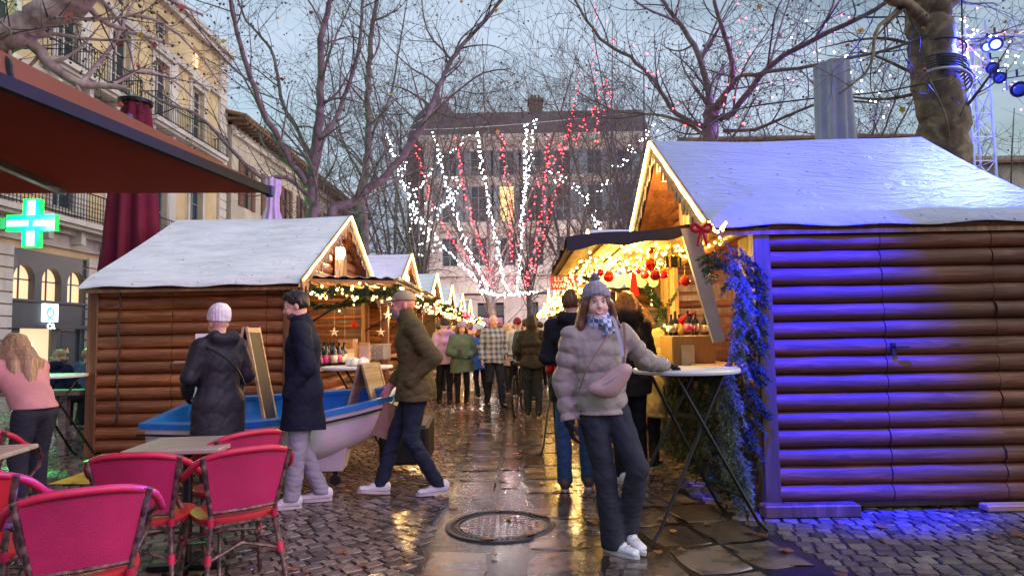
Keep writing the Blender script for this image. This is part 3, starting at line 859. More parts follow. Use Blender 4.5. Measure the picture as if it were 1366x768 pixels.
# ------------------------------------------------------------------ fir sprays (numpy needles)
def needles(segs, per_m, ln, wd, seed=1, spread=.75):
    """segs: list of (p0, p1, scale). returns V, F (tris)"""
    g = np.random.default_rng(seed); Vs = []
    for (a, b, sc) in segs:
        a = np.array(a); b = np.array(b); d = b-a; L = np.linalg.norm(d)
        if L < 1e-4: continue
        n = max(3, int(L*per_m)); t = g.random(n)
        d = d/L; rd = g.normal(size=(n, 3)); rd -= (rd@d)[:, None]*d; rd /= np.linalg.norm(rd, axis=1)[:, None]+1e-9
        ax = d*g.uniform(.35, 1.0, n)[:, None]+rd*spread; ax /= np.linalg.norm(ax, axis=1)[:, None]
        p = a+t[:, None]*(b-a); w = np.cross(ax, g.normal(size=(n, 3))); w /= np.linalg.norm(w, axis=1)[:, None]+1e-9
        l = ln*sc*g.uniform(.7, 1.2, n)[:, None]
        Vs.append(np.stack([p-w*wd*.5, p+w*wd*.5, p+ax*l+w*wd*.2, p+ax*l-w*wd*.2], 1))
    V = np.concatenate(Vs).reshape(-1, 3); return V, np.arange(len(V)).reshape(-1, 4)
def fir_spray_segs(o, d, L, rnd, droop=.5, side=.42, gap=.045, up=Vector((0, 0, 1)), lvl=1):
    """one fir frond: list of segments and stem polylines"""
    segs = []; stems = []
    d = Vector(d).normalized(); p = Vector(o); n = max(4, int(L/.05)); pl = [p.copy()]
    s_ = d.cross(up); s_ = s_.normalized() if s_.length > .05 else Vector((1, 0, 0))
    for i in range(n):
        d = (d+Vector((0, 0, -droop*.05))+Vector((rnd.uniform(-.05, .05), rnd.uniform(-.05, .05), 0))).normalized()
        q = p+d*(L/n); segs.append((tuple(p), tuple(q), 1)); t = i/n
        if lvl > 0 and i > 0 and rnd.random() < .85:
            for sg in (-1, 1):
                l = L*side*(1-t)*rnd.uniform(.6, 1.1)+.03
                sd_ = (d*.75+s_*sg*.9+Vector((0, 0, rnd.uniform(-.25, .1)))).normalized()
                a, b_ = fir_spray_segs(p, sd_, l, rnd, droop, side*.8, gap, up, lvl-1); segs += a; stems += b_
        p = q; pl.append(p.copy())
    stems.append(pl); return segs, stems
def fir_object(name, sprays, mat_, parent, per_m=420, ln=.024, wd=.0032, seed=1, droop=.5, stems_too=True, lvl=1, side=.42):
    rnd = random.Random(seed); S = []; T = []
    for (o, d, L) in sprays:
        a, b_ = fir_spray_segs(o, d, L, rnd, droop=droop, lvl=lvl, side=side); S += a; T += b_
    V, F_ = needles(S, per_m, ln, wd, seed)
    ob = link(name, np_mesh(name, V, F_, mat_, False), parent)
    if stems_too:
        b = MB()
        for pl in T: b.tube(pl, .003, 3, cap=False)
        b.build('stem', M['fir_stem'], ob if parent is not None else ob)
    return ob

# ------------------------------------------------------------------ log walls
def log_profile(pitch, dep, n=7):
    return [(dep*(1-abs(math.cos(PI*k/n))**2.2)**.5 if 0 < k < n else 0, pitch*(.5-.5*math.cos(PI*k/n))) for k in range(n+1)]
def log_wall(b, p0, p1, z0, z1, pitch, nrm, seams=(), dep=.06, rnd=random, back=.05, top=None):
    """logs along p0->p1 stacked from z0 to z1, bulging along nrm; seams: fractions where a joint runs. top(z)->(t0,t1) limits"""
    p0 = Vector(p0); p1 = Vector(p1); d = p1-p0; n_ = Vector(nrm); z = z0; mi = 0
    while z < z1-.01:
        h = min(pitch*rnd.uniform(.96, 1.04), z1-z); zz = z
        if z1-(z+h) < pitch*.4: h = z1-z
        t0, t1 = (0, 1) if top is None else top(z+h*.8)
        st = [t0]+[s+rnd.uniform(-.002, .002) for s in seams if t0 < s < t1]+[t1]
        for i in range(len(st)-1):
            a = p0+d*st[i]+d.normalized()*(.004 if i else 0); c = p0+d*st[i+1]-d.normalized()*(.004 if i < len(st)-2 else 0)
            pr = log_profile(h, dep*rnd.uniform(.85, 1.1)); N = 6; vs = []
            ph = rnd.uniform(0, 6); tw = rnd.uniform(-.003, .003)
            for k in range(N+1):
                t = k/N; m_ = a+(c-a)*t
                for (o, y) in pr:
                    vs.append(m_+n_*(o+.003*math.sin(ph+t*9)*(o > 0))+Vector((0, 0, zz+y+tw*(t-.5))))
            w = len(pr); fs = []
            for k in range(N):
                for j in range(w-1): fs.append((k*w+j, (k+1)*w+j, (k+1)*w+j+1, k*w+j+1))
            fs.append(tuple(range(w))); fs.append(tuple(N*w+j for j in range(w-1, -1, -1)))
            b.add(vs, fs, mi)
        z += h
    return b
def roof_sheet(fn, nu, nv, th):
    """closed thick sheet from fn(u,v)->Vector"""
    b = MB(); top = [[fn(i/nu, j/nv) for j in range(nv+1)] for i in range(nu+1)]
    vs = [p for r_ in top for p in r_]+[p-Vector((0, 0, th)) for r_ in top for p in r_]; o = (nu+1)*(nv+1); w = nv+1; fs = []
    for i in range(nu):
        for j in range(nv):
            a = i*w+j; fs.append((a, a+w, a+w+1, a+1)); fs.append((o+a, o+a+1, o+a+w+1, o+a+w))
    for i in range(nu): fs.append((i*w, o+i*w, o+(i+1)*w, (i+1)*w)); fs.append((i*w+nv, (i+1)*w+nv, o+(i+1)*w+nv, o+i*w+nv))
    for j in range(nv): fs.append((j, j+1, o+j+1, o+j)); a = nu*w+j; fs.append((a, o+a, o+a+1, a+1))
    return b.add(vs, fs)

def chalet(s, label, Xe, Xw, Xb, y0, y1, ze, zr, pitch=.15, logm='log_l', seams=(), flap=None, detail=2, ov=.25, opening=None, floor=.06, seed=1, lampY=None, lampZ=None, trimm='board', wallback=None):
    """s: +1 right of the street, -1 left. Xe: |x| of the front eave, Xw: |x| of the front wall, Xb: |x| of the back of the roof.
    y0,y1 side walls; ze eave height, zr ridge height"""
    rnd = random.Random(seed); T = thing('market_chalet', label, 'market stall', (s*(Xw+Xb)/2, (y0+y1)/2, 0), 0, 'wooden market chalets along the street')
    T.location = (0, 0, 0)
    V3 = lambda x, y, z: Vector((s*x, y, z))
    ym = (y0+y1)/2; Xbw = wallback or Xb-.1; e0, e1 = y0-ov, y1+.25
    zat = lambda y: zr-(zr-ze)*abs(y-ym)/(ym-e0)
    zw = zat(y0)-.05
    # side walls
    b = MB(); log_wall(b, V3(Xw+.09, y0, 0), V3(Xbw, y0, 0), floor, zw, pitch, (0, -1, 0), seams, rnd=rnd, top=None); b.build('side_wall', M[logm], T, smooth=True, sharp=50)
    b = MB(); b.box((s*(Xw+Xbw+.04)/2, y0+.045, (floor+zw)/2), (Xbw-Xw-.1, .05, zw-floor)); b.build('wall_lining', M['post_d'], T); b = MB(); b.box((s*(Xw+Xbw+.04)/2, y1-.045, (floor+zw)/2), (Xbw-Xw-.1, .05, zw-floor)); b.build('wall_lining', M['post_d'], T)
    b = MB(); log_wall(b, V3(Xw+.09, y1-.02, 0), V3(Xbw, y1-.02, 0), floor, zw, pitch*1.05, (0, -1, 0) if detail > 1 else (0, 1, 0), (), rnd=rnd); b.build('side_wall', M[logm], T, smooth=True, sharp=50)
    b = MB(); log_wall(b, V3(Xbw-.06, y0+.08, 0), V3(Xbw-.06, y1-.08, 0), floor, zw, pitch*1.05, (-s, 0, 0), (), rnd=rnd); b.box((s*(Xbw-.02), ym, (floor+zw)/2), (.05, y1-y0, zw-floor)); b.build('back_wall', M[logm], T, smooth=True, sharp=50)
    # corner posts
    for (x, y) in ((Xw, y0), (Xw, y1), (Xbw, y0), (Xbw, y1)):
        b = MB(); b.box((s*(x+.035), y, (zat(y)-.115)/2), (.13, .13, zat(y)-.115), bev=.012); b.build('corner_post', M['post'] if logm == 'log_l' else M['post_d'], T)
    b = MB(); b.box((s*(Xw+Xbw)/2, ym, floor/2+.01), (Xbw-Xw, y1-y0-.1, floor)); b.build('floor', M['post_d'], T)
    # front wall: apron below the opening, gable above
    oy0, oy1, oz0, oz1 = opening or (y0+.25, y1-.25, 1.02, ze-.05)
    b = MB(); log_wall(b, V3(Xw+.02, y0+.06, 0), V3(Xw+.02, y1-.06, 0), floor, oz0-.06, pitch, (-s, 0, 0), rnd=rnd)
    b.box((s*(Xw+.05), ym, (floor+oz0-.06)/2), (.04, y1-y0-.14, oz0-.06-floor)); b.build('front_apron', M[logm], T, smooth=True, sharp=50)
    if oy0 > y0+.12: b = MB(); b.box((s*(Xw+.05), (y0+.06+oy0)/2, (oz0+oz1)/2), (.05, oy0-y0-.06, oz1-oz0)); b.build('front_panel', M['board'], T)
    if oy1 < y1-.12: b = MB(); 
    if oy1 < y1-.12:
        n = max(2, int((y1-.06-oy1)/.14))
        for k in range(n): w = (y1-.06-oy1)/n; b.box((s*(Xw+.03+.012*(k % 2)), oy1+w*(k+.5), (oz0+oz1)/2), (.05, w-.01, oz1-oz0), bev=.006)
        b.build('front_panel', M['board'], T)
    b = MB(); z = oz1; k = 0
    def lim(zz):
        hw = max(0.02, (zr-.12-zz)/(zr-ze)*(ym-e0)); hw = min(hw, (y1-y0)/2-.02); W_ = y1-y0; return ((W_/2-hw)/W_, (W_/2+hw)/W_)
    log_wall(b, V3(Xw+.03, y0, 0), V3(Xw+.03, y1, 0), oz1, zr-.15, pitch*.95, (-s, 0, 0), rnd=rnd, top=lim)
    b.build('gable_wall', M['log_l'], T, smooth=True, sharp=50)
    b = MB()     # open loft boards in the gable
    for dy in (-.24, -.02, .20):
        h = (zr-ze)*(.62 if dy < 0 else .52); b.box((s*(Xw-.055), ym+dy, ze+.02+h/2), (.02, .19, h), bev=.004)
    b.build('gable_board', M['board'], T)
    # roof sheet
    sag = [rnd.uniform(0, 6) for _ in range(4)]
    def fn(u, v):
        x = Xe+(Xb-Xe)*u; t = abs(v-.5)*2; y = e0+(ym-e0)*v*2 if v < .5 else ym+(e1-ym)*(v-.5)*2
        z = ze+(zr-ze)*(1-t)-.03*math.sin(PI*min(1, t))*(.6+.4*math.sin(sag[0]+u*5))
        z += .006*math.sin(sag[1]+u*11+v*3)+(.009*math.sin(sag[2]+u*23)*(t > .95))-.02*math.sin(PI*u)*(1-t)
        if t > .999: z -= .035
        return V3(x, y, z)
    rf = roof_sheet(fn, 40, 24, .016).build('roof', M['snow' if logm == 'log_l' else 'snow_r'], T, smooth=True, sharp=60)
    b = MB()
    for sg in (0, 1):
        a = V3(Xw-.02 if Xw-.02 > Xe+.06 else Xe+.06, e0 if sg == 0 else e1, ze-.09); c = V3(Xe+.06, ym, zr-.09)
        q = [V3(x, (e0+.02 if sg == 0 else e1-.02), ze-.085) for x in (Xe+.05, Xb-.05)]+[V3(x, ym, zr-.105) for x in (Xb-.05, Xe+.05)]
        b.add(q+[p-Vector((0, 0, .03)) for p in q], [(0,1,2,3),(7,6,5,4),(0,4,5,1),(1,5,6,2),(2,6,7,3),(3,7,4,0)])
    b.build('roof_boards', M['post'], T)
    # bargeboards, icicle trim, rope light
    for sg in (-1, 1):
        a = V3(Xe-.005, ym, zr-.02); c = V3(Xe-.005, e0-.01 if sg < 0 else e1+.01, ze-.02)
        b = MB(); b.bar(a-Vector((0, 0, .04)), c-Vector((0, 0, .04)), .025, .12, up=(0, 0, 1)); bb = b.build('bargeboard', M['trim_wood'], T)
        if detail > 1:
            b = MB(); N = 15
            for k in range(N):
                p = a.lerp(c, (k+.5)/N); h = .09+.05*(k % 2); q = V3(abs(p.x)-.0, p.y, p.z-.10)
                b.prism([(q.y-.045, q.z+.03), (q.y-.045, q.z-h*.5), (q.y-.02, q.z-h), (q.y+.02, q.z-h), (q.y+.045, q.z-h*.5), (q.y+.045, q.z+.03)], q.x-.006, q.x+.006, 'x')
            b.build('icicle_trim', M['trim_wood'], bb)
        b = MB(); pts = []
        for k in range(13): p = a.lerp(c, k/12); pts.append(p+Vector((-s*.03, 0, .015+.008*math.sin(k*2.1))))
        b.tube(pts, .012 if detail > 1 else .018, 6); b.build('rope_light', M['rope'], T)
    # lantern
    if detail > 0:
        ly, lz = lampY or ym-.25, lampZ or ze+(zr-ze)*.48; x = (Xe+Xw)/2-.02
        lt = MB(); lt.tube([V3(Xw-.02, ly, lz+.16), V3(x, ly, lz+.2), V3(x, ly, lz+.1)], .008, 5); lt.lathe([(.06, .085), (.03, .12), (.01, .13)], (s*x, ly, lz), 8); lt.lathe([(.035, -.10), (.055, -.085)], (s*x, ly, lz), 8)
        lo = lt.build('lantern', M['black_metal'], T)
        lt = MB(); lt.lathe([(.045, -.08), (.065, -.02), (.068, .04), (.05, .085)], (s*x, ly, lz), 10); lt.build('lantern_glow', M['lamp'], lo, smooth=True)
    # flap
    if flap:
        fy0, fy1, fx, fzi, fzo, th = flap
        q0 = [V3(Xw-.02, fy0, fzi), V3(Xw-.02, fy1, fzi), V3(fx, fy1, fzo), V3(fx, fy0, fzo)]
        b = MB(); b.add(q0+[p-Vector((0, 0, th)) for p in q0], [(0,1,2,3),(7,6,5,4),(0,4,5,1),(1,5,6,2),(2,6,7,3),(3,7,4,0)])
        fl = b.build('hatch', M['trim_wood'], T)
        if detail > 1:
            b = MB()
            for k in range(6):
                t = (k+.5)/6; a = q0[0].lerp(q0[3], t)-Vector((0, 0, th+.012)); c = q0[1].lerp(q0[2], t)-Vector((0, 0, th+.012)); b.bar(a, c, .09, .02)
            b.build('hatch_slat', M['board_h'], fl)
            for yy in ((fy0+.12, fy1-.12) if s < 0 else (fy1-.12,)):
                b = MB(); b.tube([V3(Xw, yy, fzi-.62), V3(fx+.35, yy, fzo-.05)], .012, 6); b.build('gas_strut', M['black_metal'], fl)
    # counter shelf
    b = MB(); b.box((s*(Xw-.06), (oy0+oy1)/2, oz0-.02), (.42, oy1-oy0, .05), bev=.01); b.build('counter', M['board_h'], T)
    return T

# left row
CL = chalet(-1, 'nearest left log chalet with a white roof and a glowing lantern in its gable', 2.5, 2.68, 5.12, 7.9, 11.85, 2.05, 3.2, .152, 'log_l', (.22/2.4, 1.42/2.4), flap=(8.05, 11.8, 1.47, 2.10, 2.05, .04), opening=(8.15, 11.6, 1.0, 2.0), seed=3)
labs = ['second chalet of the left row, warm lit gable behind the garland hatch', 'third chalet of the left row with small red and gold lights under its hatch', 'fourth chalet of the left row, narrow glowing gable', 'fifth chalet of the left row, far down the street', 'sixth and farthest chalet of the left row']
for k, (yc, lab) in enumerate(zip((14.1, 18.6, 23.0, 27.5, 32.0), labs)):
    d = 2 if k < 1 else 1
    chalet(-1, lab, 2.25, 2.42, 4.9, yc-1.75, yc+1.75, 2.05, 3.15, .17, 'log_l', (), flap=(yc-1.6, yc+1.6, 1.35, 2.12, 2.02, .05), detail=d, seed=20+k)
# right row
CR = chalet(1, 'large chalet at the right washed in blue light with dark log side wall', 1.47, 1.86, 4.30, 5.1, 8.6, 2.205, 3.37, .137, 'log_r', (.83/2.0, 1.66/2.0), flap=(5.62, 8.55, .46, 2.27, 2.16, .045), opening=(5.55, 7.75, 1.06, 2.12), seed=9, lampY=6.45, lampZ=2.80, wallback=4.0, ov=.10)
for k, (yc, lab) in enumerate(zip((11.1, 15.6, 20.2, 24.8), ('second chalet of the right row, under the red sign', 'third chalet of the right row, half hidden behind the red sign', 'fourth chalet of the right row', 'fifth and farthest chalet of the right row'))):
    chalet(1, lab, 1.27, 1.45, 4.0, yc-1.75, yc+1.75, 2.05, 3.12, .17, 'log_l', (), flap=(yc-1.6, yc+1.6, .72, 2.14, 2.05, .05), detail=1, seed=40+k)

# door furniture on the near walls
b = MB(); c = P(1192, 466, 5.03); b.box((c.x, c.y, c.z), (.03, .015, .10)); b.tube([(c.x, c.y, c.z+.02), (c.x, c.y-.04, c.z+.02), (c.x+.09, c.y-.045, c.z+.02)], .008, 6); b.build('door_handle', M['black_metal'], CR)
b = MB(); c = P(242, 483, 7.82); b.box((c.x, c.y-.02, c.z), (.16, .03, .03), bev=.006); b.build('door_handle', M['ply'], CL)
# electric cable down the left wall, threshold beams
b = MB(); b.tube([P(161, 383, 7.83)+Vector((.012*math.sin(k*1.3), -.025*(k % 2), -.125*k)) for k in range(14)], .010, 5); tag(b.build('hanging_cable', M['wire'], None, smooth=True), 'black cable hanging down the left chalet log wall', 'cable')
g = G(1065, 684); b = MB(); b.box((g.x+.05, 4.95, .045), (.70, .12, .09), bev=.01); tag(b.build('timber_sill', M['post_d']), 'dark timber step lying at the foot of the blue lit chalet', 'timber')
g = G(1335, 680); b = MB(); b.box((g.x+.1, 5.0, .03), (.5, .1, .05), bev=.01); tag(b.build('timber_wedge', M['board_h']), 'pale wooden wedge under the right end of the blue lit chalet', 'timber')
# dark cloth over the right hatch + slanting side board + scallop trim
b = MB()
def cl(u, v):
    x = .44+(1.82-.44)*u; y = 5.60+(8.57-5.60)*v; return Vector((x, y, 2.185+.11*u+.012*math.sin(u*9)+.01*math.sin(v*13)))
hc = roof_sheet(cl, 12, 12, .01); N = 24
for k in range(N):
    u0, u1 = k/N, (k+1)/N; a = cl(u0, 0); c = cl(u1, 0); dr = lambda u: .085+.035*(1-u)+.012*math.sin(u*22)
    hc.quad(a+Vector((0, -.012, 0)), c+Vector((0, -.012, 0)), c+Vector((0, -.02, -dr(u1))), a+Vector((0, -.02, -dr(u0))))
    a = cl(0, u0); c = cl(0, u1); hc.quad(a+Vector((-.01, 0, 0)), c+Vector((-.01, 0, 0)), c+Vector((-.02, 0, -.08-.02*math.sin(u1*30))), a+Vector((-.02, 0, -.08-.02*math.sin(u0*30))))
tag(hc.build('hatch_cover', fabric('black_sheeting', (.03, .022, .035), .5), None, smooth=True, sharp=40), 'black sheeting draped over the open hatch of the right chalet', 'cover')
b = MB(); b.bar(P(913, 308, 5.56), P(958, 456, 5.56), .05, .17, up=(0, 1, 0)); b.bar(P(913, 308, 5.56), P(957, 456, 5.56), .17, .03, up=(0, 1, 0))
sb = MB(); a0, a1, c0, c1 = P(908, 305, 5.58), P(933, 303, 5.58), P(952, 457, 5.58), P(967, 455, 5.58)
sb.add([a0, a1, c1, c0]+[p+Vector((0, .04, 0)) for p in (a0, a1, c1, c0)], [(0,1,2,3),(7,6,5,4),(0,4,5,1),(1,5,6,2),(2,6,7,3),(3,7,4,0)])
sb.build('hatch_side_board', mat('lilac_lit_board', (.56, .46, .50), .5, var=.1), CR)  # lavender-pink light on the board is mixed into its colour
sc_ = MB()
for k in range(3, 9):
    x0 = .50+k*.15; pts = [(x0+.075-.075*math.cos(PI*j/8), 2.03-.09*math.sin(PI*j/8)) for j in range(9)]
    sc_.prism([(x0, 2.12)]+pts+[(x0+.15, 2.12)], 8.50, 8.515, 'y')
sc_.build('scalloped_valance', M['snow'], CR)
# curly cloth piece at the left hatch, scalloped metal edge
b = MB()
def cl2(u, v):
    x = -(1.42+(2.66-1.42)*u); y = 8.02+(11.84-8.02)*v; return Vector((x, y, 2.085+.05*u+.012*math.cos(x*36)))
roof_sheet(cl2, 60, 6, .008).build('hatch_roofing', mat('blue_grey_corrugated', (.25, .30, .42), .4, metal=.3), CL, smooth=True, sharp=60)
# ------------------------------------------------------------------ bare plane trees
def catmull(pts, n):
    pts = [Vector(p) for p in pts]
    if len(pts) < 3: return [pts[0].lerp(pts[-1], i/n) for i in range(n+1)]
    out = []; q = [pts[0]*2-pts[1]]+pts+[pts[-1]*2-pts[-2]]; m = len(pts)-1
    for i in range(n+1):
        t = i/n*m; k = min(int(t), m-1); f = t-k; a, b, c, d = q[k:k+4]
        out.append(.5*((2*b)+(c-a)*f+(2*a-5*b+4*c-d)*f*f+(3*b-a-3*c+d)*f**3))
    return out
def tubes_np(lines, n, mat_, name, parent=None):
    Vs = []; Fs = []; off = 0; ang = np.arange(n)*2*PI/n
    for (pts, rs) in lines:
        p = np.array([tuple(q) for q in pts]); N = len(p); r = np.array(rs)
        t = np.gradient(p, axis=0); t /= np.linalg.norm(t, axis=1)[:, None]+1e-9
        ref = np.array([.3, .9, .2]) if abs(t[:, 1].mean()) < .8 else np.array([1., 0, 0])
        x = np.cross(t, ref); x /= np.linalg.norm(x, axis=1)[:, None]+1e-9; y = np.cross(t, x)
        V = p[:, None, :]+r[:, None, None]*(np.cos(ang)[None, :, None]*x[:, None, :]+np.sin(ang)[None, :, None]*y[:, None, :])
        Vs.append(V.reshape(-1, 3)); i = np.arange(N-1)[:, None]*n; k = np.arange(n)[None]; l = (k+1) % n
        Fs.append(np.stack([i+k, i+l, i+n+l, i+n+k], -1).reshape(-1, 4)+off); off += N*n
    return link(name, np_mesh(name, np.concatenate(Vs), np.concatenate(Fs), mat_, True), parent)
def tree(label, limbs, seed, dens=1.0, twig_r=.004, levels=3, bark_='bark_p', twig='twig', balls=60, leaves=10, group='bare plane trees over the street', lmul=1.0, tropism=.06, maxn=5200, name='plane_tree', loc=None, ball_r=.02, limbk=.62):
    rnd = random.Random(seed); T = thing(name, label, 'tree', (0, 0, 0), 0, group)
    big = []; small = []; ends = []
    def grow(p, d, L, r, lvl):
        if len(small) > maxn: return
        n = max(4, int(L/.16)); pts = [p.copy()]; rs = [r]; d = d.normalized(); w = Vector((rnd.gauss(0, 1), rnd.gauss(0, 1), rnd.gauss(0, 1)))*.05
        for i in range(n):
            w = w*.8+Vector((rnd.gauss(0, 1), rnd.gauss(0, 1), rnd.gauss(0, 1)))*.07
            d = (d+w+Vector((0, 0, tropism))).normalized(); p = p+d*(L/n); pts.append(p.copy()); rs.append(max(twig_r*.6, r*(1-.78*(i+1)/n)))
        (big if r > .024 else small).append((pts, rs))
        if lvl <= 0: ends.append(pts[-1]); return
        kids(pts, rs, L, lvl)
    def kids(pts, rs, L, lvl, first=.15):
        n = len(pts); cnt = int(max(2, L*dens*(2.4, 2.8, 2.3, 1.8)[min(3, levels-lvl)])+rnd.random())
        for c in range(cnt):
            t = first+(1-first)*(c+rnd.random())/cnt; i = min(n-2, int(t*(n-1))); p = pts[i].lerp(pts[i+1], t*(n-1)-i if i < n-1 else 0); ax = (pts[i+1]-pts[i]).normalized()
            o = Vector((rnd.gauss(0, 1), rnd.gauss(0, 1), rnd.gauss(0, 1))); o = (o-ax*o.dot(ax)).normalized()
            d = (ax*rnd.uniform(.35, 1.0)+o*rnd.uniform(.6, 1.0)).normalized()
            l = min(L*.62, rnd.uniform(.55, 1.15)*(1.9, 1.25, .7, .42)[min(3, levels-lvl)]*lmul)
            grow(p, d, l, max(twig_r, min(.034, rs[i]*rnd.uniform(.3, .5))), lvl-1)
        if cnt: ends.append(pts[-1])
    for (pts, r0, r1) in limbs:
        if pts[0].z > .5 if hasattr(pts[0], 'z') else pts[0][2] > .5: r0 *= limbk; r1 *= limbk
        pl = catmull(pts, max(8, int(sum((Vector(pts[i+1])-Vector(pts[i])).length for i in range(len(pts)-1))/.22)))
        n = len(pl); rs = [r0+(r1-r0)*(i/(n-1)) for i in range(n)]
        pl = [q+Vector((rnd.gauss(0, 1), rnd.gauss(0, 1), rnd.gauss(0, 1)))*min(.02, rs[i]*.25) if 0 < i < n-1 else q for i, q in enumerate(pl)]
        L = sum((pl[i+1]-pl[i]).length for i in range(n-1)); big.append((pl, rs)); kids(pl, rs, L, levels, first=.25 if r0 > .1 else .05)
    tubes_np(big, 9, M[bark_], 'trunk', T); tubes_np(small, 4, M[twig], 'crown', T)
    if balls and ends:
        tmpl = MB(); tmpl.ball((0, 0, 0), 1, 6, 4); tv = np.array(tmpl.v); tf = np.array(tmpl.f); Vs = []; Fs = []; k = 0
        for e in rnd.sample(ends, min(balls, len(ends))):
            Vs.append(tv*ball_r*rnd.uniform(.7, 1.1)+np.array(e)-np.array([0, 0, ball_r])); Fs.append(tf+k*len(tv)); k += 1
        o = link('seed_balls', np_mesh('seed_balls', np.concatenate(Vs), np.concatenate(Fs), M['twig'], True), T); tag(o, kind='stuff')
    if leaves and ends:
        for mt, nm in (('leaf_y', 1), ('leaf_r', 2)):
            b = MB()
            for e in rnd.sample(ends, min(leaves, len(ends))):
                s = rnd.uniform(.03, .055); a = rnd.uniform(0, 6); ax = Vector((rnd.gauss(0, 1), rnd.gauss(0, 1), rnd.gauss(0, 1))).normalized(); x = ax.orthogonal(); y = ax.cross(x)
                pts = [e+x*s*(1 if k % 2 else .7)*math.cos(k*PI/5+a)+y*s*(1 if k % 2 else .7)*math.sin(k*PI/5+a)+ax*rnd.uniform(-.01, .01) for k in range(10)]
                b.add([e]+pts, [(0, k+1, (k+1) % 10+1) for k in range(10)])
            b.build('dead_leaves', M[mt], T, recalc=False)
    return T
def pp(Y, *q):
    """pixel path with depth drifting: q = (px,py[,dY])"""
    return [P(a[0], a[1], Y+(a[2] if len(a) > 2 else 0)) for a in q]
Y = 14.5
base = P(420, 300, Y)
T1 = [
 ([(base.x+.1, Y, 0), (base.x+.05, Y, 1.5)]+pp(Y, (417, 290), (416, 250), (417, 212), (427, 151, -.3), (428, 53, -.5), (445, -20, -.8), (452, -120, -1)), .19, .03),
 (pp(Y, (409, 246), (378, 197, -.6), (345, 136, -1.2), (325, 72, -1.8), (308, 5, -2.4), (296, -70, -3)), .13, .045),
 (pp(Y, (425, 187), (449, 155, .5), (478, 70, 1), (484, -5, 1.2), (488, -80, 1.4)), .10, .04),
 (pp(Y, (413, 205), (378, 140, .8), (362, 68, 1.2), (325, 20, 1.6), (300, -60, 2)), .085, .03),
 (pp(Y, (412, 262), (380, 236, -.8), (347, 236, -1.2), (300, 190, -2), (262, 152, -2.6), (225, 140, -3), (190, 120, -3.2)), .085, .03),
 (pp(Y, (428, 100, -.4), (452, 40, 1), (470, 0, 1.4)), .05, .02),
 ([(base.x+.25, Y, 0), (base.x+.3, Y, 1.2)]+pp(Y, (440, 292), (470, 270, .2), (521, 227, .4), (562, 168, .6), (585, 118, .8), (602, 80, 1), (640, 35, 1.2), (675, -10, 1.4), (700, -60, 1.6)), .13, .022),
 (pp(Y, (562, 168, .6), (590, 140, -.5), (640, 100, -1), (680, 92, -1.4)), .05, .02),
 (pp(Y, (602, 80, 1), (570, 40, 1.5), (560, -20, 2)), .05, .02),
 (pp(Y, (500, 245, .3), (470, 200, 1), (450, 190, 1.3), (440, 150, 1.8)), .04, .015),
]
tree('big plane tree behind the nearest left chalet with purple tinted limbs', T1, 11, dens=.95, balls=480, leaves=12, maxn=5200, ball_r=.022)
Y = 19
b0 = P(486, 300, Y)
tree('slimmer plane tree further back between the left block and the lights', [
 ([(b0.x, Y, 0)]+pp(Y, (484, 300), (480, 283), (491, 189), (491, 95), (502, 0), (505, -90)), .16, .04),
 (pp(Y, (485, 240), (455, 180, 1), (440, 90, 1.5), (420, 20, 2)), .07, .02), (pp(Y, (490, 190), (520, 130, 1), (535, 50, 1.5), (548, -30, 2)), .07, .02),
 (pp(Y, (483, 270), (530, 240, 1), (560, 225, 1.6), (600, 215, 2)), .06, .02)], 12, dens=.7, balls=160, leaves=8, maxn=2400, lmul=1.2)
Y = 13
b0 = P(952, 190, Y)
T2 = [
 ([(b0.x, Y, 0), (b0.x, Y, 2)]+pp(Y, (948, 230), (948, 165), (952, 140)), .18, .13),
 (pp(Y, (950, 148), (935, 80, .5), (905, 30, 1), (880, -10, 1.3), (870, -70, 1.6)), .12, .045),
 (pp(Y, (952, 145), (978, 105, -.5), (968, 50, -1), (952, -5, -1.2), (950, -70, -1.5)), .10, .04),
 (pp(Y, (960, 160), (980, 146, -.4), (1027, 90, -1), (1087, 52, -1.6), (1160, 17, -2.4), (1200, -10, -3)), .11, .05),
 (pp(Y, (946, 172), (900, 150, .4), (880, 120, .6), (845, 80, 1), (800, 50, 1.3), (765, -5, 1.8), (745, -60, 2)), .09, .035),
 (pp(Y, (944, 182), (905, 160, .5), (862, 152, 1), (820, 148, 1.5), (775, 125, 2)), .065, .02),
 (pp(Y, (955, 150), (980, 108, -.8), (1010, 98, -1.2), (1083, 88, -1.8), (1178, 68, -2.6), (1230, 50, -3)), .075, .03),
 (pp(Y, (965, 175), (1010, 172, -.5), (1060, 150, -1), (1110, 135, -1.6), (1170, 138, -2)), .06, .025),
 (pp(Y, (1087, 52, -1.6), (1110, 10, -1.4), (1120, -40, -1.2)), .05, .02),
 (pp(Y, (935, 80, .5), (960, 20, 1.6), (985, -30, 2)), .05, .02),
 (pp(Y, (905, 30, 1), (860, 10, .4), (820, -20, 0)), .05, .02),
 (pp(Y, (1027, 90, -1), (1040, 40, 0), (1060, -20, .5)), .045, .02),
]
tree('plane tree spreading over the street behind the right chalet roof', T2, 21, dens=.85, balls=380, leaves=14, maxn=4600)
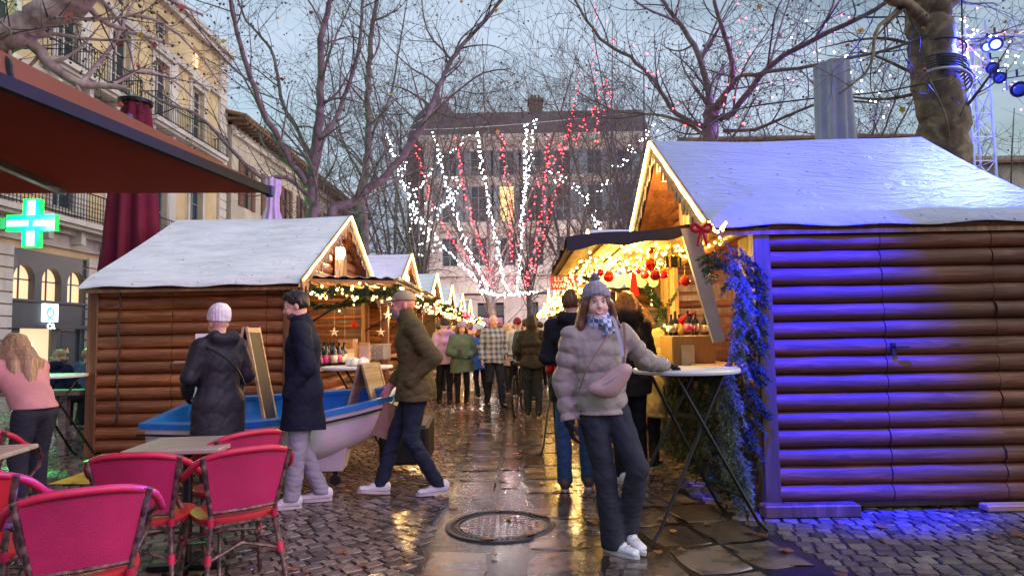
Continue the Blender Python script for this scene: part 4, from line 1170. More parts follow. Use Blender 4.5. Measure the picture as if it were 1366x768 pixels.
# massive trunk at the right
Y = 10.2
BT = [([P(1262, 300, Y).xy.to_3d()+Vector((0, 0, 0)), P(1262, 300, Y).xy.to_3d()+Vector((0, 0, 1.5))]+pp(Y, (1262, 200), (1252, 130), (1243, 60), (1238, 10), (1232, -60), (1225, -160)), .40, .28),
 (pp(Y, (1242, 50), (1215, 15, -.3), (1180, -10, -.8), (1120, -60, -1.4)), .20, .08),
 (pp(Y, (1245, 30, .2), (1290, -10, .8), (1340, -60, 1.2)), .14, .06),
 (pp(Y, (1250, 40, .4), (1300, 60, 1.6), (1350, 50, 2), (1400, 30, 2.4)), .06, .025),
 (pp(Y, (1200, 10, -.4), (1170, 40, -1), (1160, 90, -1.2), (1120, 125, -1.4)), .05, .02)]
tree('massive mottled plane trunk wound with black cables at the right', BT, 31, dens=.75, bark_='bark', balls=170, leaves=30, maxn=2600)
# cables round the trunk
cb = thing('wound_cable', 'coil of black cables and one pale hose wound round the massive trunk', 'cable')
for k, (py, dy, r, mt) in enumerate(((62, 8, .36, 'wire'), (84, 10, .37, 'wire'), (88, 10, .372, 'wire'), (92, 9, .374, 'wire'), (96, 9, .376, 'wire'), (100, 9, .378, 'wire'), (106, 8, .38, 'wire_w'))):
    c = P(1252+k*.8, py+6, Y); b = MB(); pts = [c+Vector(((r+.01)*math.cos(t), (r+.01)*math.sin(t), .07*math.cos(t+2.4)*(1+.15*k % 2))) for t in np.linspace(0, 2*PI, 25)[:-1]]
    b.tube(pts, .016 if mt == 'wire' else .022, 6, closed=True); b.build('cable_turn', M[mt], cb, smooth=True)
# near branch, upper left
Y = 8.5
NB = [([(-8.6, Y, 0), (-8.4, Y, 3), (-7.6, Y, 4.6)]+pp(Y, (-20, 62), (20, 45), (62, 18), (110, -3), (160, -40)), .30, .14),
 (pp(Y, (18, 45), (45, 62, .1), (70, 88, .2), (108, 112, .3), (135, 112, .4), (170, 118, .5)), .09, .035),
 (pp(Y, (108, 112, .3), (150, 60, .8), (170, 20, 1), (190, -20, 1.2)), .035, .015),
 (pp(Y, (110, 0), (140, 30, .4), (180, 45, .7), (230, 60, 1)), .045, .018),
 (pp(Y, (62, 18), (120, -20, .6), (200, -10, 1.2), (270, 20, 1.8)), .06, .02),
 (pp(Y, (170, 20, 1), (215, 30, 1.2), (262, 70, 1.6), (300, 120, 2)), .03, .01), (pp(Y, (150, 112, .5), (190, 95, 1), (235, 110, 1.5), (275, 150, 2)), .03, .01), (pp(Y, (120, -20, .6), (165, 40, 1.2), (180, 100, 1.6)), .03, .01)]
tree('thick lilac plane branch reaching in over the awning at the top left', NB, 41, dens=1.0, bark_='bark_n', limbk=1.0, balls=420, leaves=22, maxn=3400, lmul=.8)
# trees further down the street, wrapped with fairy lights
def far_tree(label, px, Y, seed, H=9, dens=.75, sp=1.0, maxn=1900, tw=.0075):
    g = P(px, 400, Y); x = g.x; rnd = random.Random(seed); limbs = [([(x, Y, 0), (x+.05, Y, H*.22), (x, Y, H*.36)], .2, .13)]
    for k in range(9):
        a = 2*PI*k/9+rnd.uniform(-.3, .3); o = Vector((math.cos(a), math.sin(a)*.8, 0))*sp*rnd.uniform(.6, 1.4)
        z0 = H*rnd.uniform(.2, .34)
        limbs.append(([Vector((x, Y, z0)), Vector((x, Y, H*.5))+o*.9, Vector((x, Y, H*.75))+o*2.0, Vector((x, Y, H*rnd.uniform(.9, 1.1)))+o*3.0], .085, .02))
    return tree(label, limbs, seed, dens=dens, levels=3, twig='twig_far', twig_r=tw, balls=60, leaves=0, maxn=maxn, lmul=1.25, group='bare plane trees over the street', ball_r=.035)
far_tree('bare tree whose trunk rises from the middle of the crowd under the lights', 655, 27, 51, 11.5, sp=1.2)
far_tree('bare tree behind the left chalet row beneath the dome', 560, 24, 52, 11, sp=1.1)
far_tree('dense bare tree with white fairy lights left of the street end', 525, 31, 53, 13, sp=1.2)
far_tree('bare tree with red fairy lights right of the street end', 812, 25, 54, 11.5, sp=1.2)
far_tree('bare tree in front of the grand building towards the right chalet', 760, 31, 55, 13, sp=1.2)
far_tree('bare tree seen over the second right chalet', 862, 20, 56, 9.5, sp=.9)
far_tree('farthest bare tree beside the grand building entrance', 705, 38, 57, 15, sp=1.2, tw=.011)
far_tree('bare tree behind the ridge of the right chalet', 1100, 21, 58, 9.5, sp=1.1)
far_tree('bare tree behind the lighting tower', 1345, 24, 59, 9, sp=1.1, maxn=1200)
far_tree('small bare tree against the tiled eaves at the left', 450, 27, 60, 9, sp=1.0)
# ------------------------------------------------------------------ bistro chairs
def make_chair(label, panel='chair_mesh', rim='chair_rim', seat='chair_seat'):
    T = thing('bistro_chair', label, 'chair', group='red bistro chairs on the terrace')
    b = MB(); N = 24; vs = []
    for (z, k) in ((.425, .96), (.44, 1), (.455, 1), (.462, .95), (.460, .5)):
        for i in range(N):
            a = 2*PI*i/N; r = (abs(math.cos(a))**3.2+abs(math.sin(a))**3.2)**(-1/3.2); vs.append((.215*r*math.cos(a)*k, .21*r*math.sin(a)*k-.01, z))
    vs.append((0, -.01, .457)); fs = [tuple(range(N-1, -1, -1))]
    for j in range(4):
        for i in range(N): fs.append((j*N+i, j*N+(i+1) % N, (j+1)*N+(i+1) % N, (j+1)*N+i))
    for i in range(N): fs.append((4*N+i, 4*N+(i+1) % N, 5*N))
    b.add(vs, fs); b.build('seat', M[seat], T, smooth=True, sharp=45)
    # curved back panel
    b = MB(); nu, nv = 12, 8; vs = []; th = .008
    for off in (0, th):
        for j in range(nv+1):
            t = j/nv; z = .49+.315*t; hw = .165+.055*t
            for i in range(nu+1):
                u = -1+2*i/nu; vs.append((hw*u, .195+.065*t+.03*(1-u*u)*(.6+.4*t)+off, z))
    w = nu+1; o = w*(nv+1); fs = []
    for j in range(nv):
        for i in range(nu): a = j*w+i; fs.append((a, a+1, a+w+1, a+w)); fs.append((o+a, o+a+w, o+a+w+1, o+a+1))
    b.add(vs, fs); b.build('backrest', M[panel], T, smooth=True, recalc=True)
    b = MB(); e_ = [(s_*(.165+.055*t), .195+.065*t-.001, .49+.315*t) for s_, rng_ in ((-1, (1, .5, 0)), (1, (0, .5, 1))) for t in rng_]; b.tube(e_, .006, 6); b.build('back_piping', M['chair_frame'], T, smooth=True)
    # rim and arms
    hp = [(.255, -.20, .60), (.285, -.10, .645), (.295, .02, .665), (.285, .12, .70), (.25, .215, .77), (.15, .285, .815), (0, .305, .825)]
    hp = hp+[(-x, y, z) for (x, y, z) in hp[-2::-1]]; hp = catmull(hp, 44)
    b = MB(); b.tube(hp[9:36], .018, 8); b.build('back_rim', M[rim], T, smooth=True, sharp=50)
    for s in (-1, 1):
        seg = hp[:10] if s > 0 else hp[35:][::-1]
        pts = catmull([(s*.205, -.205, .43), (s*.245, -.235, .50), (s*.262, -.225, .57)], 6)+[Vector(p) for p in seg]
        b = MB(); b.tube(pts, .0145, 8); b.build('armrest', M['chair_frame'], T, smooth=True, sharp=50)
        b = MB(); b.tube([(s*.20, -.19, .44), (s*.215, -.215, .2), (s*.235, -.24, 0)], .0135, 8)
        l_ = b.build('leg', M['chair_frame'], T, smooth=True, sharp=50)
        b = MB(); b.tube([(s*.215, -.215, .30), (s*.213, -.213, .26)], .019, 8); b.build('binding', M[rim], l_, smooth=True, sharp=50)
        b = MB(); b.tube([(s*.235, .262, .80), (s*.175, .20, .50), (s*.17, .19, .42), (s*.20, .25, .2), (s*.225, .30, 0)], .0135, 8)
        l_ = b.build('leg', M['chair_frame'], T, smooth=True, sharp=50)
        b = MB(); b.tube([(s*.189, .227, .29), (s*.194, .237, .24)], .019, 8); b.build('binding', M[rim], l_, smooth=True, sharp=50); b = MB(); b.tube([(s*.172, .195, .47), (s*.172, .192, .43)], .019, 8); b.build('binding', M[rim], l_, smooth=True, sharp=50)
    b = MB()
    b.tube(catmull([(-.21, .20, .25), (-.12, .05, .30), (-.17, -.12, .27), (-.213, -.213, .27)], 12), .009, 6)
    b.tube(catmull([(.21, .20, .25), (.12, .05, .30), (.17, -.12, .27), (.213, -.213, .27)], 12), .009, 6)
    b.tube([(-.213, -.213, .27), (0, -.16, .31), (.213, -.213, .27)], .009, 6); b.tube([(-.195, .235, .26), (0, .17, .31), (.195, .235, .26)], .009, 6)
    b.tube([(-.2, -.2, .425), (.2, -.2, .425), (.19, .19, .425), (-.19, .19, .425), (-.2, -.2, .425)], .012, 6)
    b.tube([(-.168, .20, .50), (0, .225, .50), (.168, .20, .50)], .011, 6)
    b.build('stretcher', M['chair_frame'], T, smooth=True, sharp=50)
    return T
ch = make_chair('plum red bistro chair nearest the camera, cropped by the lower left edge')
ch.scale = (.94, .94, .96); ch.location = (-1.80, 2.78, 0); ch.rotation_euler.z = R(-148)
dup(ch, (-1.97, 3.60, 0), R(-172), 'plum red bistro chair with its back to us in front of the pale square table')
dup(ch, (-1.56, 3.66, 0), R(-141), 'plum red bistro chair turned left, rightmost and nearest to the man in the long coat')
dup(ch, (-1.83, 4.24, 0), R(-128), 'bistro chair half hidden behind the rightmost plum chair, its rim showing above it')
ce = make_chair('orange red bistro chair at the left edge below the woman in the pink coat', 'chair_mesh_red')
ce.location = (-3.56, 4.42, 0); ce.rotation_euler.z = R(-165)
dup(ce, (-2.42, 3.02, 0), R(-165), 'red bistro chair cropped by the left edge with only its arm and rim showing')

def bistro_table(label, x, y, s, rz=0):
    T = thing('bistro_table', label, 'table', (x, y, 0), rz)
    b = MB(); b.box((0, 0, .73), (s, s, .028), bev=.006); b.build('tabletop', M['table_top'], T)
    b = MB(); b.lathe([(.03, .05), (.028, .71)], n=12); b.build('leg', M['black_metal'], T)
    b = MB(); b.box((0, 0, .02), (.44, .07, .03), bev=.01); b.box((0, 0, .030), (.07, .44, .03), bev=.01); b.build('base', M['black_metal'], T)
    return T
bistro_table('pale square bistro table between the plum chairs', -1.99, 4.02, .54, R(6))
bistro_table('pale table corner at the left edge between two red chairs', -3.17, 3.75, .58, R(12))

def standing_table(label, x, y, z, r, rz=0, ax='ellipse', legr=.013, spread=.40):
    T = thing('standing_table', label, 'table', (x, y, 0), rz, 'white folding standing tables')
    b = MB(); b.lathe([(r-.03, z-.035), (r-.005, z-.03), (r, z-.015), (r-.006, z), (0, z)], n=40); b.build('tabletop', M['white_plastic'], T, smooth=True, sharp=40)
    for s in (-1, 1):
        for q in (-1, 1):
            p0 = Vector((-s*.19, q*.20-.02*s, z-.04)); p1 = Vector((s*spread, q*.26, 0))
            pts = [p0, p0.lerp(p1, .5), p0.lerp(p1, .93), Vector((s*(spread+.02), q*.27, 0.01))]
            b = MB(); b.tube(pts, legr, 8); b.build('leg', M['black_metal'], T, smooth=True, sharp=50)
        b = MB(); a = Vector((-s*.19, 0, z-.04)).lerp(Vector((s*spread, 0, 0)), .78); b.tube([(a.x, -.25, a.z), (a.x, .25, a.z)], legr*.7, 6)
        a = Vector((-s*.19, 0, z-.04)).lerp(Vector((s*spread, 0, 0)), .28); b.tube([(a.x, -.22, a.z), (a.x, .22, a.z)], legr*.6, 6); b.tube([(-s*.19, -.2, z-.04), (-s*.19, .2, z-.04)], legr*.8, 6)
        b.build('crossbar', M['black_metal'], T, smooth=True, sharp=50)
    return T
standing_table('white topped standing table the smiling woman rests her gloved hand on', 1.20, 4.74, 1.10, .375, R(14))
standing_table('white topped standing table in front of the left chalet counter', -1.82, 7.55, 1.04, .40, R(30))
standing_table('white standing table near the bank behind the woman in the pink coat', -5.35, 7.6, 1.0, .36, R(60))
standing_table('white standing table behind the black puffer jacket at the right row', .62, 7.9, 1.06, .34, R(75))
HT = thing('wooden_high_table', 'rough wooden post table standing left of the nearest left chalet', 'table', (-5.75, 8.1, 0))
b = MB(); b.box((0, 0, .76), (1.0, .34, .06), bev=.008); b.build('tabletop', M['grey_wood'], HT)
for x in (-.3, .22): b = MB(); b.box((x, 0, .365), (.09, .09, .73), bev=.008); b.build('leg', M['grey_wood'], HT)
b = MB(); b.box((-.04, .0, .32), (.9, .05, .07)); b.build('rail', M['grey_wood'], HT)

# ------------------------------------------------------------------ the dinghy
BT_ = thing('dinghy', 'small white boat with a bright blue inside standing on castors before the left chalet', 'boat')
BT_.rotation_euler.x = R(7); _c = Vector((0, 6.36, .45)); BT_.location = _c-Matrix.Rotation(R(7), 3, 'X') @ _c+Vector((0, 0, .035))
NS = 26
def bst(t):
    x = -3.28+2.10*t; w = .50+.10*math.sin(PI*min(1, t*1.25))-.26*max(0, (t-.6)/.4)**2.2
    rz_ = .66+.15*t**2.6; kz = .24-.02*t+.30*max(0, (t-.6)/.4)**2
    return x, w, rz_, kz
yc = 6.36
def hull(off, kup, mi):
    vs = []; fs = []; K = 14
    for i in range(NS+1):
        t = i/NS; x, w, rz_, kz = bst(t); w -= off; kz += kup
        if i == 0: x += off
        if i == NS: x -= off
        for k in range(K+1):
            a = PI*k/K; c = -math.cos(a); s_ = math.sin(a)
            yy = w*math.copysign(abs(c)**.55, c); zz = rz_-(rz_-kz)*abs(s_)**.75
            vs.append((x, yc+yy*(1-.0*s_), zz))
    for i in range(NS):
        for k in range(K): a = i*(K+1)+k; fs.append((a, a+1, a+K+2, a+K+1))
    fs.append(tuple(range(K+1))); fs.append(tuple(NS*(K+1)+k for k in range(K, -1, -1)))
    return vs, fs
b = MB(); b.add(*hull(0, 0, 0)); b.build('hull', M['hull'], BT_, smooth=True, sharp=60, recalc=False)
b = MB(); b.add(*hull(.045, .12, 0)); b.build('inner_shell', M['boat_blue'], BT_, smooth=True, sharp=60, recalc=False)
b = MB(); L_ = [Vector((bst(i/NS)[0]+(.02 if i == NS else -.02 if i == 0 else 0), yc-bst(i/NS)[1]+.01, bst(i/NS)[2]+.012)) for i in range(NS+1)]; R_ = [Vector((p.x, 2*yc-p.y, p.z)) for p in L_]
def rimloop(off, dz): return [Vector((p.x, p.y-off, p.z+dz)) for p in L_]+[Vector((p.x, p.y+off, p.z+dz)) for p in R_[::-1]]
lo, hi_ = rimloop(.035, 0), rimloop(-.055, 0); lo2, hi2 = rimloop(.035, -.045), rimloop(-.05, -.03)
def fixend(l, d):
    n = len(L_); l[0].x -= d; l[-1].x -= d; l[n-1].x += d; l[n].x += d; return l
lo, hi_, lo2, hi2 = fixend(lo, .02), fixend(hi_, -.05), fixend(lo2, .02), fixend(hi2, -.05)
n = len(lo); fs = []
for i in range(n):
    j = (i+1) % n
    for q in range(4): fs.append((q*n+i, q*n+j, ((q+1) % 4)*n+j, ((q+1) % 4)*n+i))
b.add(lo+hi_+hi2+lo2, fs); b.build('gunwale', M['boat_rim'], BT_, recalc=True)
b = MB(); b.tube([p+Vector((0, -.028, -.045)) for p in lo2[:NS+1]], .012, 6); b.build('rubbing_strip', M['rubber'], BT_)
for (x, y) in ((-1.72, 6.12), (-2.85, 6.1)):
    b = MB(); b.add([(x-.17, y-.07, .36), (x+.17, y-.07, .40), (x+.17, y+.16, .40), (x-.17, y+.16, .36), (x-.08, y-.05, .15), (x+.11, y-.05, .15), (x+.11, y+.12, .15), (x-.08, y+.12, .15)], [(3,2,1,0),(4,5,6,7),(0,1,5,4),(1,2,6,5),(2,3,7,6),(3,0,4,7)]); st = b.build('stand', M['hull'], BT_)
    b = MB(); b.lathe([(.012, -.012), (.05, -.014), (.05, .014), (.012, .012)], (x+.03, y, .052), 16, axis=(0, 1, 0)); b.box((x+.03, y-.022, .09), (.03, .006, .1)); b.box((x+.03, y+.022, .09), (.03, .006, .1)); b.build('castor', M['rubber'], st)
b = MB(); b.box((-1.15, 6.9, .2), (.5, .5, .4), bev=.03); b.build('ballast_box', M['rubber'], BT_)
tr = thing('wooden_tray', 'pale wooden tray lying inside the blue boat', 'tray', (-1.86, 6.42, .50), R(10))
b = MB(); b.box((0, 0, .01), (.40, .26, .02)); b.build('base', M['ply'], tr)
for (x, y, w, d) in ((0, -.13, .40, .015), (0, .13, .40, .015), (-.2, 0, .015, .26), (.2, 0, .015, .26)): b = MB(); b.box((x, y, .05), (w, d, .08)); b.build('side', M['ply'], tr)

def a_board(label, x, y, z0, h, w, spread, rz, face, frame, cat='sandwich board'):
    T = thing('sandwich_board', label, cat, (x, y, z0), rz)
    for s in (-1, 1):
        p0 = Vector((0, s*.012, h)); p1 = Vector((0, s*spread, 0)); d = (p1-p0).normalized(); nrm = Vector((0, -d.z, d.y))*(1)
        Mx = Matrix((Vector((1, 0, 0)), d, Vector((1, 0, 0)).cross(d))).transposed(); L = (p1-p0).length; fr = MB()
        for sx in (-1, 1): fr.box(p0.lerp(p1, .5)+Vector((sx*(w/2-.02), 0, 0)), (.04, L, .022), rot=Mx)
        for t in (.03, .90): fr.box(p0.lerp(p1, t), (w-.08, .045, .02), rot=Mx)
        f_ = fr.build('frame', frame, T)
        pn = MB(); pn.box(p0.lerp(p1, .465), (w-.08, L*.84, .008), rot=Mx); pn.build('panel', face, f_)
    return T
a_board('black chalkboard sandwich board with a pine frame standing in the blue boat', -2.58, 6.42, .46, 1.02, .50, .21, R(98), M['chalk'], M['ply'])
a_board('plain plywood sandwich board with a pointed top at the bow of the boat', -1.50, 6.72, .44, .66, .42, .20, R(78), M['ply'], M['ply'])
b = MB(); c = P(272, 470, 6.3); b.box((c.x, c.y, c.z-.18), (.16, .02, .72), rot=Euler((R(-4), 0, R(15)))); tag(b.build('white_panel', M['white_plastic']), 'plain white panel standing in the boat behind the woman in the beanie', 'panel')
ys = MB(); g = G(130, 640); ys.add([(g.x-.35, g.y-.2, .012), (g.x+.35, g.y-.25, .012), (g.x+.45, g.y+.2, .06), (g.x-.25, g.y+.25, .05)], [(0, 1, 2, 3)])
tag(ys.build('yellow_mat', mat('yellow_plastic', (.6, .42, .05), .5, var=.3), None, recalc=False), 'yellow plastic sheet lying on the cobbles behind the plum chair', 'sheet')

# ------------------------------------------------------------------ awning
AW = thing('terrace_awning', 'dark red brown awning spread over the terrace at the upper left', 'awning')
tip = Vector((-2.12, 5.5, 2.60)); near = Vector((-2.80, 1.4, 2.62)); dirv = (near-tip)
def aw(u, v):
    p = tip+dirv*v; w = 6.0*u; return Vector((p.x-w, p.y, p.z+.10*u-.02*math.sin(PI*min(1, u*1.5))*math.sin(PI*v)))
roof_sheet(aw, 20, 14, .006).build('canopy', M['awning'], AW, smooth=True, sharp=60)
b = MB(); b.bar(tip+Vector((.02, .03, .02)), near+Vector((.02, 0, .02)), .05, .07); b.build('front_bar', M['matte_black'], AW)
b = MB(); b.box(tip+Vector((.03, .06, .02)), (.07, .05, .10), bev=.012); b.build('end_cap', mat('blue_end_cap', (.03, .04, .18), .4), AW)
b = MB(); a = P(0, 116, 3.3); up_ = P(0, 72, 3.3)
q = [tip+Vector((0, 0, .05)), near+Vector((.0, 0, .05)), near+Vector((-.10, 0, .32)), tip+Vector((-.02, 0, .075))]
b.add(q+[p+Vector((-.02, 0, 0)) for p in q], [(0,1,2,3),(7,6,5,4),(0,4,5,1),(1,5,6,2),(2,6,7,3),(3,7,4,0)]); b.build('valance', M['awning_top'], AW)
t1, t0 = P(165, 160, 4.35), P(-20, 78, 3.2)
b = MB(); b.bar(t1, t0+(t0-t1)*.8, .045, .08); b.build('upper_bar', M['matte_black'], AW)
b = MB(); b.box(t1+Vector((.01, .03, 0)), (.06, .04, .10), bev=.01); b.build('end_cap', bpy.data.materials['blue_end_cap'], AW)
for (p, q) in ((P(84, 256, 5.2), P(-30, 205, 3.9)),): b = MB(); b.bar(p, q, .05, .05); b.build('folding_arm', M['black_metal'], AW)
b = MB(); pts = catmull([P(-5, 72, 3.25), P(10, 80, 3.22), P(12, 95, 3.2), P(17, 116, 3.2)], 8); b.tube(pts, .016, 6); b.build('strap', M['black_metal'], AW)

# closed parasols ------------------------------------------------------------
def parasol(label, c, top, bot, rt, rb, cloth, cap=True, folds=9, strap=None):
    T = thing('closed_parasol', label, 'parasol', (c[0], c[1], 0), 0, 'closed parasols')
    b = MB(); b.lathe([(.03, 0.02), (.03, top+.05)], n=10); b.build('pole', M['steel'], T)
    b = MB(); b.lathe([(.28, 0), (.28, .05), (.05, .07)], n=20); b.build('base', M['black_metal'], T)
    b = MB(); N = 72; K = 12; vs = []; fs = []
    for j in range(K+1):
        t = j/K; z = top+(bot-top)*t; r = rt+(rb-rt)*t**.8
        if strap and abs(t-strap) < .08: r *= .72
        if j == K: r *= .9
        for i in range(N):
            a = 2*PI*i/N; m_ = 1+(.10+.16*t)*math.cos(a*folds+1.2*math.sin(t*3))+.05*math.sin(a*3+t*4); vs.append((r*m_*math.cos(a), r*m_*math.sin(a), z+.03*math.cos(a*folds)*(j == K)))
    for j in range(K):
        for i in range(N): fs.append((j*N+i, j*N+(i+1) % N, (j+1)*N+(i+1) % N, (j+1)*N+i))
    fs.append(tuple(range(N))); fs.append(tuple(K*N+i for i in range(N-1, -1, -1)))
    b.add(vs, fs); b.build('canopy', M[cloth], T, smooth=True, sharp=60)
    if cap: b = MB(); b.lathe([(rt*1.35, top-.02), (rt*1.4, top+.03), (rt*.6, top+.09), (.02, top+.14)], n=24); b.build('cap', M['black_metal'], T)
c = P(177, 300, 10.0); parasol('big closed maroon parasol rising behind the left chalet and the awning', (c.x, 10.0), P(177, 138, 10).z, 2.0, .18, .39, 'maroon')
c = P(363, 260, 12.6); parasol('slim closed lilac parasol behind the ridge of the left chalet', (c.x, 12.6), P(363, 240, 12.6).z, 2.2, .15, .20, 'lavender', cap=False, strap=.2)
c = P(1112, 120, 9.6); parasol('closed grey parasol behind the ridge of the blue lit chalet', (c.x, 9.6), P(1112, 86, 9.6).z, 2.3, .23, .26, 'greycloth', cap=False, strap=.5)

# ------------------------------------------------------------------ strings of lights
bulb_me = {}
def bulb_mesh(key, r, mt):
    k = (key, r)
    if k not in bulb_me:
        b = MB(); b.ball((0, 0, 0), r, 6, 4); bulb_me[k] = b.mesh('bulb', M[mt], smooth=True)
    return bulb_me[k]
def string(label, pts, n, r, mt, wire='wire', jit=.03, seed=1, group=None, wr=.006, cat='string lights', name='string_lights', every=1):
    rnd = random.Random(seed); T = thing(name, label, cat, (0, 0, 0), 0, group)
    pl = catmull(pts, n); b = MB(); b.tube(pl, wr, 4, cap=False); b.build('cord', M[wire], T)
    me = bulb_mesh(mt, r, mt)
    for i in range(n+1):
        p = pl[i]+Vector((rnd.gauss(0, 1), rnd.gauss(0, 1), rnd.gauss(0, 1)))*jit; link('bulb', me, T, p)
    return T
gF = 'fairy light strands fanned over the street'
fan = [  # top px, mid px, bottom px, colour, depth of the top
 ((515, 180), (562, 292), (648, 388), 'c', 23.5), ((578, 180), (612, 300), (652, 390), 'c', 24), ((636, 178), (655, 290), (676, 388), 'c', 23.5), ((702, 166), (699, 270), (690, 388), 'c', 24), ((713, 160), (706, 225), (694, 300), 'c', 25),
 ((625, 182), (560, 250), (545, 330), 'c', 26), ((552, 190), (590, 300), (655, 380), 'r', 25), ((608, 186), (628, 290), (660, 382), 'r', 25), ((668, 180), (680, 280), (682, 386), 'r', 24.5), ((732, 178), (722, 290), (700, 380), 'r', 25),
 ((795, -5), (795, 110), (797, 190), 'r', 22), ((773, 100), (745, 240), (703, 392), 'r', 26)]
nm = ['leftmost', 'second', 'third', 'fourth', 'short loose', 'crossing']
desc = ['white fairy light strand curving in from the far left of the fan', 'white fairy light strand, second from the left in the fan', 'long white fairy light strand left of the centre of the fan', 'straight white fairy light strand hanging right of the centre of the fan', 'short pale strand beside the straight white strand', 'white strand leaning left across the red ones',
 'leftmost red strand of the fan, leaning far right', 'red strand just left of the long white strand', 'upright red strand in the middle of the fan', 'red strand right of the straight white strand', 'red strand hanging straight down from the top edge of the picture', 'outer right red strand of the fan, thin and slanting']
for i, (a, m_, c, k, Yt) in enumerate(fan):
    yb = 26.3; pts = [P(*a, Yt), P(*m_, (Yt+yb)/2), P(*c, yb)] if i not in (4, 5, 10) else [P(*a, Yt), P(*m_, Yt), P(*c, Yt)]
    n = (84 if k == 'c' else 60) if i not in (4, 5, 10) else 34
    string(desc[i], pts, n, .021 if k == 'c' else .018, 'bulb_'+k, jit=.05 if k == 'r' else .04, seed=100+i, group=gF, wr=.008)
b = MB(); sp = catmull([P(400, 168, 22), P(560, 173, 23.5), P(700, 165, 24), P(860, 148, 22), P(960, 128, 20)], 40); b.tube(sp, .014, 5, cap=False); b.tube(catmull([P(530, 180, 22), P(600, 125, 22), P(660, -10, 21)], 20), .012, 5, cap=False)
tag(b.build('span_wire', M['wire_w']), 'pale wire spanning the street from which the fairy lights hang', 'wire')
b = MB(); pts = [P(640+52*t, 391+3*math.sin(t*40), 26.0) for t in np.linspace(0, 1, 60)]
string('horizontal row of white lights at the foot of the fan', [P(638, 388, 26), P(665, 393, 26), P(690, 392, 26), P(716, 388, 26)], 60, .02, 'bulb_c', jit=.04, seed=9, group=gF)
gT = 'fairy lights wound in the trees'
for i, (q, k, n) in enumerate([(((560, 340), (575, 290), (600, 270), (610, 240)), 'c', 46), (((800, 250), (826, 226), (850, 190), (880, 165)), 'c', 40), (((735, 230), (770, 250), (790, 290), (800, 310)), 'c', 36),
    (((580, 330), (565, 300), (540, 250), (535, 200)), 'c', 44), (((770, 190), (785, 150), (815, 130), (800, 100)), 'r', 34), (((690, 330), (720, 250), (740, 210), (760, 170)), 'r', 46)]):
    string(['white lights on the branches left of the fan', 'loose white lights running up to the right in the right hand tree', 'white lights drooping above the second right chalet', 'faint white lights in the leftmost bare tree of the square', 'short cluster of red lights high in the right hand tree', 'red lights winding between the right strands'][i],
           [P(a, c, 24) for a, c in q], n, .017, 'bulb_'+k, jit=.12, seed=200+i, group=gT, wr=.004)
for i, (q, k, Yq) in enumerate([(((985, 20), (1000, 70), (975, 120), (990, 160)), 'r', 12), (((1060, 40), (1120, 70), (1150, 110), (1170, 150)), 'c', 12), (((1270, 30), (1300, 40), (1330, 60), (1366, 70)), 'c', 11.5), (((1290, 90), (1320, 100), (1345, 75), (1366, 95)), 'c', 12)]):
    string(['red and sparse lights left of the grey parasol', 'sparse white lights around the grey parasol', 'cool white lights above the stage lamps', 'cool white lights among the stage lamps'][i], [P(a, c, Yq) for a, c in q], 16, .014, 'bulb_'+k, jit=.09, seed=230+i, group=gT, wr=.003)

for i, (q, k, Yq) in enumerate([(((1130, 20), (1170, 60), (1200, 120), (1225, 150)), 'p', 11.6), (((1300, 10), (1310, 60), (1340, 110), (1366, 140)), 'p', 11.8), (((1010, 100), (1060, 120), (1090, 60), (1130, 30)), 'p', 12.5), (((820, 40), (860, 80), (890, 130), (930, 160)), 'r', 12.5)]):
    string(['pink lights between the grey parasol and the massive trunk', 'pink lights around the lighting tower', 'pink lights in the branches left of the grey parasol', 'small red lights in the branches above the right gable'][i], [P(a, c, Yq) for a, c in q], 11, .013, 'bulb_'+k, jit=.16, seed=250+i, group=gT, wr=.003)
# warm net under the right hatch
T = thing('string_lights', 'dense net of warm yellow lights under the open hatch of the right chalet', 'string lights', group=None)
rnd = random.Random(5); me = bulb_mesh('bulb_y', .011, 'bulb_y'); cord = MB(); pts_all = []
for r_ in range(13):
    x = .64+1.16*r_/12; line = []
    for j in range(17): y = 5.68+2.82*j/16; line.append(Vector((x+rnd.uniform(-.03, .03), y, 2.10+.09*(x-.45)-.02-.05*abs(math.sin(j*1.3+r_))-rnd.uniform(0, .05))))
    cord.tube(line, .003, 3, cap=False); pts_all += line
cord.build('cord', M['wire'], T); rnd.shuffle(pts_all)
for p in pts_all[:98]: link('bulb', me, T, p)
b = MB()
for p in pts_all[98:]: b.ball(p, .011, 6, 4)
tag(b.build('small_bulbs', M['bulb_y'], T, smooth=True), kind='stuff')
string('warm lights running down the inside post of the right chalet', [P(868, 380, 8.2), P(872, 410, 8.0), P(882, 425, 7.8), P(890, 440, 7.6)], 14, .012, 'bulb_y', jit=.01, seed=7)
string('yellow rope of lights dangling from the right chalet eave to its corner post', [P(946, 297, 4.8), P(955, 309, 4.8), P(963, 306, 4.8), P(967, 298, 4.8)], 12, .010, 'bulb_y', jit=.004, seed=8)

